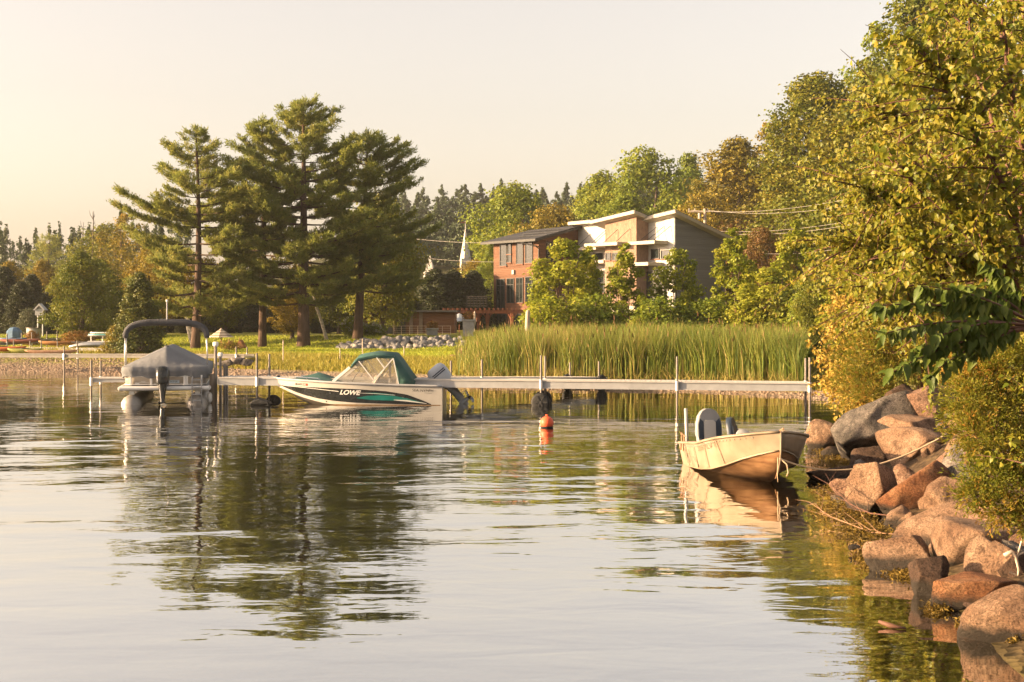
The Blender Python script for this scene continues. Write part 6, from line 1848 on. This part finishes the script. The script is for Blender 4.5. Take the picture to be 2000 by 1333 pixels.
win_x(0, 972, 990, 614, 650, mull=(.5,)); win_x(0, 1000, 1020, 614, 650, mull=(.5,))
win_y(0, 1067, 1092, 473, 512, mull=(.4,)); win_y(0, 1068, 1082, 545, 575)
yy, zz = on_x(1004, 532, 0); MB().box((-.08, yy, zz), (.16, .26, .36)).build('wall_lamp', ALU_P, house, bevel=.02)
# cream, tan and grey blocks
zf = lambda px, py, x: on_x(px, py, x)[1]
wall('cream_wall', [(4.4, .02, 0, 9.4), (10.2, .02, 0, 8.4), (10.2, -10.98, 0, 8.0), (4.4, -10.98, 0, 9.55)], CREAM)
wall('grey_wall', [(4.41, -10.9, 0, 9.5), (4.41, -11.06, 0, 9.5), (10.25, -11.06, 0, 7.9), (10.25, -10.9, 0, 7.9)], GREYS)
wall('tan_wall', [(3.05, -4.64, 0, 9.2), (6.0, -4.64, 0, 8.6), (6.0, -8.18, 0, 9.1), (3.05, -8.18, 0, 9.75)], TANS)
for pts, nm in (([(3.7, .5, 9.62), (10.6, .5, 8.3), (10.6, -4.7, 8.3), (3.7, -4.7, 9.66)], 'roof'), ([(2.4, -3.6, 9.45), (6.8, -3.6, 8.4), (6.8, -8.6, 8.95), (2.4, -8.6, 10.0)], 'roof'), ([(3.75, -8.0, 9.5), (11.0, -8.0, 7.5), (11.0, -11.7, 7.85), (3.75, -11.7, 9.92)], 'roof')):
    r_ = slab(nm, pts, .06, ROOFD, house)
    low = [(x, y, z - .062) for x, y, z in pts]
    mb = MB()
    for a_, b_ in ((low[3], low[0]), (low[2], low[3])):
        mb.beam((a_[0], a_[1], a_[2] - .12), (b_[0], b_[1], b_[2] - .12), .08, .26)
    mb.build('fascia', FASC, r_)
    slab('soffit', [(x, y, z - .20) for x, y, z in low], .03, FASC, r_)
for y0, y1, x0, z in ((-.4, -3.4, 3.2, 7.25), (-3.4, -7.2, 1.9, 7.4), (-7.4, -10.3, 2.9, 7.42), (-7.6, -9.8, 2.7, 5.75), (-.4, -4.5, 3.0, 6.1)):
    MB().box(((x0 + 4.5) / 2, (y0 + y1) / 2, z), (4.5 - x0, abs(y1 - y0), .26)).build('canopy', FASC, house)
for k, (xf, yf, zf_, xw, zw) in enumerate([(3.25, -1.0, 7.38, 4.38, 8.5), (3.25, -2.8, 7.38, 4.38, 8.5), (1.95, -4.2, 7.52, 3.03, 8.6), (1.95, -5.6, 7.52, 3.03, 8.6), (1.95, -7.0, 7.52, 3.03, 8.6), (2.95, -8.6, 7.55, 4.38, 8.7), (2.95, -9.4, 7.55, 4.38, 8.7), (2.95, -10.1, 7.55, 4.38, 8.7)]):
    MB().tube([(xf, yf, zf_), (xw, yf - .5, zw)], .022, 6).build('tie_rod', FRAMED, house)
win_x(4.4, 1160, 1178, 496, 512, name='window'); win_x(3.05, 1184, 1193, 495, 508); win_x(3.05, 1197, 1212, 495, 508); win_x(4.4, 1273, 1288, 488, 505); win_x(4.4, 1158, 1180, 530, 572, mull=(.5,), trans=(.45,)); win_x(4.4, 1292, 1308, 490, 505)
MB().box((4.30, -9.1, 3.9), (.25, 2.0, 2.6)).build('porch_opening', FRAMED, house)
# terrace with railing before the cream block
MB().box((2.4, -5.4, 2.2), (4.0, 10.6, .5)).build('terrace', FASC, house)
for k in range(12):
    y = -.3 - k * .92; MB().box((.46, y, 2.95), (.05, .05, 1.0)).build('railing_post', FRAMED, house)
for zz in (2.65, 2.85, 3.05, 3.25, 3.42): MB().tube([(.46, -.3, zz), (.46, -10.5, zz)], .018, 6).build('railing_bar', FRAMED, house)
MB().box((7.4, -11.1, 1.7), (5.6, .10, .10)).build('base_trim', FRAMED, house)

# pergola and balcony of the cedar wing
pg = empty('pergola', (WX(960, 111), 111, 1.25), 0, 'red-brown timber pergola with arched braces in front of the cedar wing', 'pergola')
po = pg.location
ztop = 2.15
x0, x1 = WX(868, 111) - po.x, WX(1052, 111) - po.x
for k in range(22):
    x = x0 + (x1 - x0) * k / 21; MB().beam((x, -2.0, ztop + .02), (x, 3.0, ztop + .02), .07, .16).build('joist', WOODR, pg)
for yy in (-1.7, 2.4): MB().beam((x0, yy, ztop - .18), (x1, yy, ztop - .18), .14, .24).build('main_beam', WOODR, pg)
for px, yy in ((889, -1.7), (917, -1.7), (934, 2.4), (952, 2.4), (1000, -1.7), (1030, -1.7)):
    x = WX(px, 111 + yy) - po.x
    ps = MB().box((x, yy, ztop / 2 - .45), (.24, .24, ztop + .6)).build('post', WOODR, pg, bevel=.02)
    for sg in (1, -1):
        q = [(x + sg * (.08 + .55 * (1 - math.cos(t))), yy, ztop - .95 + .75 * math.sin(t)) for t in np.linspace(0, math.pi / 2, 7)]
        MB().tube(q, .075, 6).build('arched_brace', WOODR, ps)
# balcony rail above it
for k in range(7):
    x = WX(912 + k * 6.4, 112.5) - po.x; MB().box((x, 1.5, ztop + .6), (.04, .04, .9)).build('balcony_post', FRAMED, pg)
for zz in (.3, .5, .7, .9, 1.05): MB().tube([(WX(912, 112.5) - po.x, 1.5, ztop + zz), (WX(951, 112.5) - po.x, 1.5, ztop + zz)], .015, 5).build('balcony_bar', GALV, pg)

# parasols
def parasol(name, px, apex_y, edge_y, pxl, pxr, Y, mats, label, base_z=None):
    p = GP(px, Y); zt = EYE - (apex_y - HOR) / FPX * Y - p.z; ze = EYE - (edge_y - HOR) / FPX * Y - p.z; r_ = (pxr - pxl) / 2 / FPX * Y
    e = empty(name, p, 0, label, 'parasol')
    MB().tube([(0, 0, -.1), (0, 0, zt)], .03, 8).build('pole', WOODR, e)
    n = 8
    for k in range(n):
        a0, a1 = 2 * math.pi * k / n, 2 * math.pi * (k + 1) / n
        rows = 7; mb = None
        for j in range(rows):
            f0, f1 = j / rows, (j + 1) / rows
            if j == 0 or len(mats) > 1:
                mb = MB()
            q = lambda a_, f: (r_ * f * math.cos(a_), r_ * f * math.sin(a_), zt - (zt - ze) * f ** .92)
            mb.add([q(a0, f0), q(a1, f0), q(a1, f1), q(a0, f1)], [(0, 1, 2, 3)] if j else [(0, 2, 3)])
            if len(mats) > 1: mb.build('canopy_stripe', mats[j % len(mats)], e)
        if len(mats) == 1: mb.build('canopy_panel', mats[0], e)
    mb = MB()
    for k in range(n):
        a_ = 2 * math.pi * k / n; mb.tube([(0, 0, ze - .1), (r_ * .55 * math.cos(a_), r_ * .55 * math.sin(a_), zt - (zt - ze) * .55 - .02)], .01, 4)
    mb.build('ribs', ALU, e)['kind'] = 'stuff'
    return e
CAN_A, CAN_B, CAN_G = mat('canvas_cream', (.50, .42, .33), (.55, .47, .38), rough=.9), mat('canvas_taupe', (.22, .175, .13), (.26, .21, .16), rough=.9), mat('canvas_blue_grey', (.26, .30, .33), (.30, .34, .37), rough=.9)
parasol('parasol', 432, 641, 659, 407, 458, 78, (CAN_A, CAN_B), 'striped cream and taupe parasol on the lawn beside the pines')
parasol('parasol', 897, 612, 628, 858, 928, 106, (CAN_G,), 'blue-grey parasol standing behind the pergola posts')
o = MB().tube([(0, 0, 0), (0, 0, .5), (0, 0, .9), (0, 0, 1.5), (0, 0, 1.65)], [.03, .03, .12, .07, .02], 9).build('closed_parasol', CAN_A, None, smooth=True, loc=GP(927, 106, -.1)); tag(o, 'closed pale parasol between the pergola posts', 'parasol')

# tan tarps pitched over a brush pile
TARP = mat('tarp_tan', (.34, .15, .06), (.42, .20, .09), rough=.85, scale=3, bump=.02)
tp = empty('tarp_shelter', GP(456, 76), 0, 'tan tarps pitched like low tents over a pile beside the striped parasol', 'tarp')
for x0_, x1_, h in ((-.55, .10, .55), (.05, .62, .62)):
    mb = MB(); mb.add([(x0_, -.2, .12), ((x0_ + x1_) / 2, -.1, h), (x1_, -.2, .2), (x0_ + .05, .7, .1), ((x0_ + x1_) / 2, .8, h * .95), (x1_, .7, .15)], [(0, 1, 4, 3), (1, 2, 5, 4), (0, 2, 1), (3, 4, 5)]); mb.build('tarp_panel', TARP, tp)
    MB().tube([((x0_ + x1_) / 2, -.12, -.1), ((x0_ + x1_) / 2, -.12, h + .1)], .02, 6).build('tarp_pole', DRIFT, tp)
rng = np.random.RandomState(2); P = rng.normal(0, 1, (900, 3)) * np.array([.32, .25, .14]) + np.array([-.1, -.1, .25])
link_mesh('brush', leaves_mesh('brush', P, rng.normal(size=P.shape), rng.uniform(.06, .16, len(P)), np.clip(rng.normal(.5, .2, len(P)), 0, 1), rng, aspect=.3), L_OLIVE, tp)

# garden shed with sliding doors
sh = empty('garden_shed', (WX(800, 99), 99, gz(WX(800, 99), 99)), 0, 'low brown shed with dark sliding doors under the maple boughs', 'shed')
so = sh.location
def sx_(px): return WX(px, 99) - so.x
def sz_(py): return EYE - (py - HOR) / FPX * 99 - so.z
mb = MB(); mb.box(((sx_(705) + sx_(888)) / 2, 2.0, sz_(610) / 2 - .2), (sx_(888) - sx_(705), 4.0, sz_(610) + .4)); mb.build('wall', CEDARW, sh)
MB().box(((sx_(705) + sx_(888)) / 2, 1.9, sz_(608)), (sx_(888) - sx_(705) + .5, 4.7, .12)).build('roof', ROOFD, sh)
MB().box(((sx_(768) + sx_(792)) / 2, -.01, (sz_(627) - .1) / 2), (sx_(792) - sx_(768), .06, sz_(627) + .1)).build('doorway', FRAMED, sh)
MB().box(((sx_(735) + sx_(767)) / 2, -.08, (sz_(626) - .0) / 2), (sx_(767) - sx_(735), .08, sz_(626))).build('sliding_door', mat('door_charcoal', (.045, .045, .045), (.065, .065, .065), rough=.7), sh)
MB().beam((sx_(732), -.12, sz_(624)), (sx_(795), -.12, sz_(624)), .06, .08).build('door_rail', GALV, sh)
for px in (740, 761): MB().box((sx_(px), -.14, sz_(626)), (.05, .04, .22)).build('door_hanger', GALV, sh)
for px in (803, 822): MB().box((sx_(px), -.03, sz_(630)), (.25, .06, 1.6)).build('shutter', mat('wood_grey_brown', (.12, .09, .07), (.18, .14, .11), rough=.8), sh)
# terrace railing, planters, stone pillar
rl = empty('cable_railing', (WX(823, 92), 92, gz(WX(823, 92), 92)), 0, 'thin metal railing along the terrace above the stone bank', 'railing')
for px in np.linspace(768, 880, 8): MB().box((WX(px, 92) - rl.location.x, 0, .25), (.04, .04, .66)).build('post', BLEACH, rl)
for zz in (.57, .42, .28, .14): MB().tube([(WX(768, 92) - rl.location.x, 0, zz), (WX(880, 92) - rl.location.x, 0, zz)], .018 if zz > .5 else .008, 6).build('rail', BLEACH, rl)
def planter(px, Y, h, w, m, label, flowers=True):
    p = GP(px, Y); e = empty('planter', p, 0, label, 'planter', 'planters on the terrace')
    MB().loft([[(k_ * a_, k_ * b_, z) for a_, b_ in ((-1, -1), (1, -1), (1, 1), (-1, 1))] for k_, z in ((w * .42, -.3), (w * .44, h - .12), (w * .52, h - .10), (w * .52, h))]).build('pot', m, e)
    rng = np.random.RandomState(int(px)); P = unit(rng.normal(size=(500, 3))) * rng.uniform(.4, 1, (500, 1)) * np.array([w * .55, w * .55, w * .42]) + np.array([0, 0, h + w * .22])
    link_mesh('plants', leaves_mesh('plants', P, rng.normal(size=P.shape) + np.array([0, 0, .6]), rng.uniform(.06, .14, 500), np.clip(rng.normal(.5, .25, 500), 0, 1), rng), L_ORANGE, e)
planter(844, 90, .45, .75, CONC, 'low stone planter with rust-coloured plants in front of the shed')
planter(915, 84, 1.0, .75, CONC, 'square stone pillar topped with rust-coloured plants at the left end of the reeds')
# hydrangeas
def hydrangea(px, Y, w, h, label, seed):
    rng = np.random.RandomState(seed); p = GP(px, Y); e = empty('hydrangea', p, 0, label, 'shrub', 'white hydrangeas under the maple')
    cl = [(rng.uniform(-w, w) * .7, rng.uniform(-.5, .5), rng.uniform(.15, .8) * h, .34) for _ in range(16)]
    P, D, T = crown_points(rng, cl, 2600, .8)
    link_mesh('foliage', leaves_mesh('foliage', P, D + rng.normal(size=D.shape) * .5, rng.uniform(.09, .17, len(P)), T, rng), L_GREEN, e)
    fl = P[(D[:, 2] > -.2) & (D[:, 1] < .5)]; fl = fl[rng.choice(len(fl), 46, False)]
    Q = np.repeat(fl, 26, 0); dd = unit(rng.normal(size=Q.shape)); Q = Q + dd * .085
    link_mesh('flower_heads', leaves_mesh('flower_heads', Q, dd, np.full(len(Q), .06), np.clip(rng.normal(.6, .2, len(Q)), 0, 1), rng, aspect=.9), leaf_mat('petals_white', [(.42, .42, .34), (.58, .56, .48), (.66, .62, .54)], .2), e)
    MB().tube([(0, 0, -.2), (0, 0, h * .5)], .05, 6).build('stem', BARK, e)
hydrangea(686, 88, .55, 1.25, 'taller white-flowering hydrangea left of the maple trunk', 5)
hydrangea(722, 88, .9, .75, 'wide low white-flowering hydrangea right of the maple trunk', 6)
# birch leaning under the pines
bt = empty('birch_tree', GP(640, 86), 0, 'slender white birch leaning left under the tallest pine', 'tree')
MB().tube([(0, 0, -.2), (-.35, 0, 1.0), (-.75, .1, 2.2), (-1.0, .1, 3.4), (-1.1, .1, 5)], [.11, .10, .085, .06, .03], 9).build('trunk', BARK_BIRCH, bt, smooth=True)
rng = np.random.RandomState(4); P, D, T = crown_points(rng, [(-1.1 + rng.normal(0, .7), rng.normal(0, .5), 4.2 + rng.normal(0, .7), .55) for _ in range(12)], 3000)
link_mesh('crown', leaves_mesh('crown', P, D + rng.normal(size=D.shape) * .5, rng.uniform(.1, .2, len(P)), T, rng), L_OLIVE, bt)
for px, lx, lab in ((362, -.25, 'pale curved trunk under the leftmost pine, left of its twin'), (372, -.5, 'pale curved trunk under the leftmost pine, right of its twin')):
    e = empty('birch_tree', GP(px + 12, 84), 0, lab, 'tree')
    MB().tube([(.25, 0, -.2), (.0, 0, .25), (lx * .9, 0, 1.2), (lx * 1.2, 0, 2.4), (lx, 0, 4.2)], [.12, .11, .10, .09, .05], 9).build('trunk', BARK_BIRCH, e, smooth=True)
    P, D, T = crown_points(rng, [(lx + rng.normal(0, .8), rng.normal(0, .6), 4.0 + rng.normal(0, .7), .6) for _ in range(10)], 2600)
    link_mesh('crown', leaves_mesh('crown', P, D + rng.normal(size=D.shape) * .5, rng.uniform(.1, .2, len(P)), T, rng), L_OLIVE, e)
place('maple', 1602, 0, 505, 57, L_MAPLE, BARK, 'dark tree with a thick brown trunk at the right end of the reeds', wide=.8, group=GB)
place('maple2', 1580, 0, 520, 58, L_GREEN, BARK, 'slim-trunked tree just left of the thick brown trunk', wide=.7, group=GB)

# steeples in the village behind
SPW = mat('spire_white', (.36, .34, .31), (.42, .40, .36), rough=.6)
def steeple(px, apex_y, base_y, hw_px, Y, sides, label, vane):
    x = WX(px, Y); s = Y / FPX; z1 = EYE + (HOR - apex_y) * s; z0 = EYE + (HOR - base_y) * s; r_ = hw_px * s; g = gz(x, Y)
    e = empty('church_steeple', (x, Y, g), R(12), label, 'steeple', 'white church steeples')
    MB().loft([[(k_ * math.cos(a_ + .39), k_ * math.sin(a_ + .39), z - g) for a_ in np.linspace(0, 6.283, sides + 1)[:-1]] for k_, z in ((r_, z0), (r_ * .06, z1))]).build('spire', SPW, e)
    MB().box((0, 0, (z0 - g) / 2), (r_ * 1.7, r_ * 1.7, z0 - g)).build('tower', SPW, e)
    if vane:
        v = MB().tube([(0, 0, z1 - g), (0, 0, z1 - g + 1.1)], .06, 6).build('weathervane', SPW, e)
        mb = MB(); mb.prism([(-.85, .0), (-.5, .12), (.1, .1), (.5, .3), (.75, .28), (.6, 0), (.75, -.25), (.45, -.2), (.1, -.08), (-.5, -.1)], -.05, .05, lambda a_, b_, c: (a_, c, z1 - g + .85 + b_)); mb.build('vane_figure', WOODR, v)
steeple(909, 447, 506, 11, 200, 8, 'tall white church spire topped by a weathervane', True)
steeple(840, 500, 532, 13, 190, 4, 'low white pyramid steeple above the clipped hedge', False)

# power pole and lines
up = empty('utility_pole', (WX(1377, 126), 126, gz(WX(1377, 126), 126)), 0, 'weathered utility pole with crossarm behind the grey gable', 'utility pole')
zt = EYE + (HOR - 408) / FPX * 126 - up.location.z
MB().tube([(0, 0, -.5), (0, 0, zt)], [.19, .14], 10).build('pole', mat('pole_wood_pale', (.36, .30, .24), (.28, .23, .18), rough=.9, scale=3), up)
MB().box((-.55, 0, zt - .25), (1.9, .12, .14)).build('crossarm', BLEACH, up)
for xx in (-1.4, -.9, .25):
    MB().tube([(xx, 0, zt - .18), (xx, 0, zt + .02)], .05, 8).build('insulator', CONC, up)
MB().tube([(-.5, -.1, zt - .9), (-.5, -.1, zt - .4)], .14, 10).build('transformer', CONC, up)
WIRE = mat('wire_grey', (.22, .20, .18), (.26, .24, .21), rough=.6)
def wire(name, a_, b_, sag, r_, label):
    o = a_.copy(); pts = []
    for k in range(21):
        t = k / 20; p = a_.lerp(b_, t) - o; p.z -= sag * 4 * t * (1 - t); pts.append(p)
    q = MB().tube(pts, r_, 5).build('power_line', WIRE, None, loc=o); tag(q, label, 'power line', 'overhead lines')
wire('', W(1350, 411, 126), W(1700, 380, 96), .55, .016, 'topmost power line from the pole to the right')
wire('', W(1382, 411, 126), W(1700, 395, 97), .5, .016, 'second power line below the topmost on the right')
wire('', W(1405, 452, 122), W(1700, 425, 96), .35, .014, 'third power line, above the gable end')
wire('', W(1405, 456, 122), W(1700, 432, 95), .4, .016, 'fourth power line, just below the third')
wire('', W(1480, 478, 112), W(1700, 458, 92), .3, .014, 'fifth power line crossing the dark tree')
wire('', W(1480, 495, 110), W(1700, 474, 90), .3, .016, 'lowest power line on the right')
wire('', W(780, 463, 135), W(960, 475, 122), .15, .016, 'upper power line left of the house past the spire')
wire('', W(760, 494, 135), W(985, 512, 124), .25, .014, 'lower power line left of the house above the hedge')
OLDALU = mat('aluminium_dull', (.20, .185, .165), (.26, .245, .22), rough=.7, scale=4)
# ------------------------------------------------------------------ left shore
A4 = W(-30, 691.5, 66.5); B4 = W(478, 693, 64.0)
dock('dock', A4, B4, 1.2, 'long grey dock standing over the gravel beach at the left', [.315, .97], post_top=.36, post_low=-.3, beam_h=.12, planks=False, mb_=OLDALU, mt_=OLDALU)
A5 = W(-20, 671, 82); B5 = W(238, 654.5, 88)
dock('dock', A5, B5, 1.2, 'sloping pale dock ramp behind the beach at the far left', [.12, .30, .49, .66], post_top=.5, post_low=-1.0, beam_h=.12, planks=False, mb_=OLDALU, mt_=OLDALU)
A6 = W(-20, 678, 78); B6 = W(230, 681, 74)
dock('dock', A6, B6, 1.1, 'weathered low dock lying behind the gravel in front of the ramp', [.2, .42, .7], post_top=.38, post_low=-.8, beam_h=.10, planks=False, mb_=OLDALU, mt_=OLDALU)
def kayak(px, py, Y, L_, w, rz, m, label, tilt=0.0, flip=False, name='kayak', cat='kayak', roll=0):
    p = W(px, py, Y); e = empty(name, p, rz, label, cat, 'small boats on the left beach'); e.rotation_euler = (roll, tilt, rz)
    rings = []
    for t in np.linspace(-1, 1, 17):
        hw = w / 2 * (1 - abs(t) ** 2.4) + .006; up = .10 * abs(t) ** 3
        rings.append([(t * L_ / 2, hw * math.cos(a_), up + (.16 if math.sin(a_) < 0 else .10) * (1 - abs(t) ** 3 * .7) * math.sin(a_)) for a_ in np.linspace(0, 6.283, 13)[:-1]])
    MB().loft(rings).build('hull', m, e, smooth=True)
    if not flip:
        MB().loft([[(L_ * .13 * math.cos(a_), w * .3 * math.sin(a_), z) for a_ in np.linspace(0, 6.283, 15)[:-1]] for z in (.085, .125)]).build('cockpit', RUBBER, e)
    else:
        MB().beam((-L_ * .46, 0, -.155), (L_ * .46, 0, -.155), .04, .03).build('keel', m, e)
    return e
kayak(2, 681, 75, 2.6, .62, R(4), mat('plastic_orange', (.48, .14, .04), (.42, .12, .035), rough=.5), 'orange kayak lying on the beach at the left picture edge')
kayak(48, 685, 74, 1.7, .5, R(10), mat('plastic_lime', (.28, .28, .06), (.24, .24, .06), rough=.5), 'lime-yellow kayak lying on the gravel right of the orange one')
kayak(112, 670, 79, 2.0, .6, R(12), mat('plastic_amber', (.40, .19, .06), (.35, .16, .05), rough=.5), 'amber kayak leaning along the sloping ramp')
kayak(38, 666, 83, 2.4, .6, R(6), mat('plastic_red', (.30, .11, .07), (.26, .09, .06), rough=.5), 'faded red kayak under the sloping ramp')
kayak(26, 664, 85, 1.6, .55, R(2), mat('plastic_blue', (.07, .12, .22), (.09, .15, .26), rough=.5), 'blue kayak under the sloping ramp at the far left')
kayak(192, 674, 76, 3.0, .8, R(16), ALU, 'upturned grey canoe on the grass near the cedar', flip=True, name='canoe', cat='canoe', roll=R(180))
kayak(100, 688, 72, 2.6, .35, R(8), DRIFT, 'long brown driftwood log on the gravel', flip=True, name='beach_log', cat='log')
# paddle boards on a stand
rk = empty('board_stand', W(200, 668, 78), 0, 'white stand carrying paddle boards near the cedar', 'stand')
for xx in (-.62, .0, .62): MB().tube([(xx, 0, -.35), (xx, 0, .35)], .03, 8).build('stand_post', WHITE, rk)
for zz in (.02, .34): MB().box((0, 0, zz), (1.5, .5, .05)).build('stand_shelf', WHITE, rk)
for k, (m, lab) in enumerate([(mat('board_teal', (.10, .30, .28), (.14, .36, .34), rough=.4), 'teal paddle board, lower of the two on the white stand'), (mat('board_pale', (.48, .52, .48), (.54, .58, .54), rough=.4), 'pale paddle board, upper of the two on the white stand')]):
    mb = MB(); rings = []
    for t in np.linspace(-1, 1, 15):
        hw = .34 * (1 - abs(t) ** 3) + .004; rings.append([(t * .8, -hw, 0), (t * .8, hw, 0), (t * .8, hw * .9, .06), (t * .8, -hw * .9, .06)])
    o = mb.loft(rings).build('paddle_board', m, None, loc=rk.location + Vector((0.02 + .1 * k, 0, .372 + .10 * k))); tag(o, lab, 'paddle board', 'paddle boards on the stand')
# bird house on a post and the round white tank
bh = empty('bird_house', W(79, 650, 94), 0, 'white gabled bird house on twin posts in front of the dark evergreens', 'bird house')  # white house coloured pale grey, its shade put into the paint
for sg in (-.16, .16): MB().tube([(sg, 0, -.8), (sg, 0, 1.15)], .06, 8).build('post', ALU_P, bh)
MB().box((0, 0, 1.35), (.56, .5, .42)).build('box', ALU_P, bh)
mb = MB(); mb.prism([(-.40, 1.48), (0, 1.92), (.40, 1.48), (.30, 1.46), (0, 1.78), (-.30, 1.46)], -.32, .32, lambda a_, b_, c: (a_, c, b_)); mb.build('roof', ALU_P, bh)
mb = MB(); mb.prism([(-.29, 1.46), (0, 1.77), (.29, 1.46)], -.2, .2, lambda a_, b_, c: (a_, c, b_)); gb = mb.build('gable', mat('gable_grey', (.14, .14, .14), (.18, .18, .18)), bh)
tk = empty('round_tank', W(66, 655, 92), 0, 'round whitish garden tank below the bird house', 'tank')
MB().tube([(0, 0, -.6), (0, 0, .45)], .46, 24).build('tank_wall', ALU_P, tk, smooth=True, angle=50)
MB().tube([(0, 0, .43), (0, 0, .49)], .49, 24).build('tank_rim', GALV, tk, smooth=True, angle=50)
o = MB().loft([[(k_ * math.cos(a_) * 1.4, k_ * math.sin(a_), z) for a_ in np.linspace(0, 6.283, 9)[:-1]] for k_, z in ((.38, -.3), (.36, .15), (.2, .38), (.05, .42))]).build('covered_grill', mat('cover_blue', (.06, .12, .20), (.08, .15, .25), rough=.7), None, loc=W(28, 652, 92)); tag(o, 'blue covered grill on the grass left of the round tank', 'grill')
place('bush', 58, 0, 600, 96, leaf_mat('leaves_grey_green', [(.05, .06, .03), (.08, .09, .045), (.11, .12, .06)], .25), BARK, 'grey-green rounded shrub left of the bird house', name='shrub', cat='shrub', parts=('stem', 'foliage'), wide=1.0)
place('bush', 62, 0, 645, 88, L_ORANGE, BARK, 'small golden shrub in front of the round tank', name='shrub', cat='shrub', parts=('stem', 'foliage'), wide=1.2)
place('bush', 155, 0, 644, 80, L_ORANGE, BARK, 'low bed of orange flowers below the round lawn tree', name='shrub', cat='shrub', parts=('stem', 'foliage'), wide=2.4)
place('bush', 232, 0, 630, 73, L_OLIVE, BARK, 'olive shrub left of the plump cedar', name='shrub', cat='shrub', parts=('stem', 'foliage'), wide=1.0)
# ------------------------------------------------------------------ evening haze
def haze_box(density):
    mb = MB()
    mb.box((0, 1180, 22), (3040, 2480, 56))
    m = bpy.data.materials.new('haze_air'); m.use_nodes = True
    N, L = m.node_tree.nodes, m.node_tree.links
    N.remove(N['Principled BSDF'])
    v = N.new('ShaderNodeVolumePrincipled')
    v.inputs['Color'].default_value = (.95, .93, .88, 1)
    v.inputs['Density'].default_value = density
    v.inputs['Anisotropy'].default_value = .35
    L.new(v.outputs[0], N['Material Output'].inputs['Volume'])
    o = mb.build('haze', m)
    tag(o, 'pale evening haze in the air over the lake and hills', 'haze', kind='stuff')
haze_box(.00022)
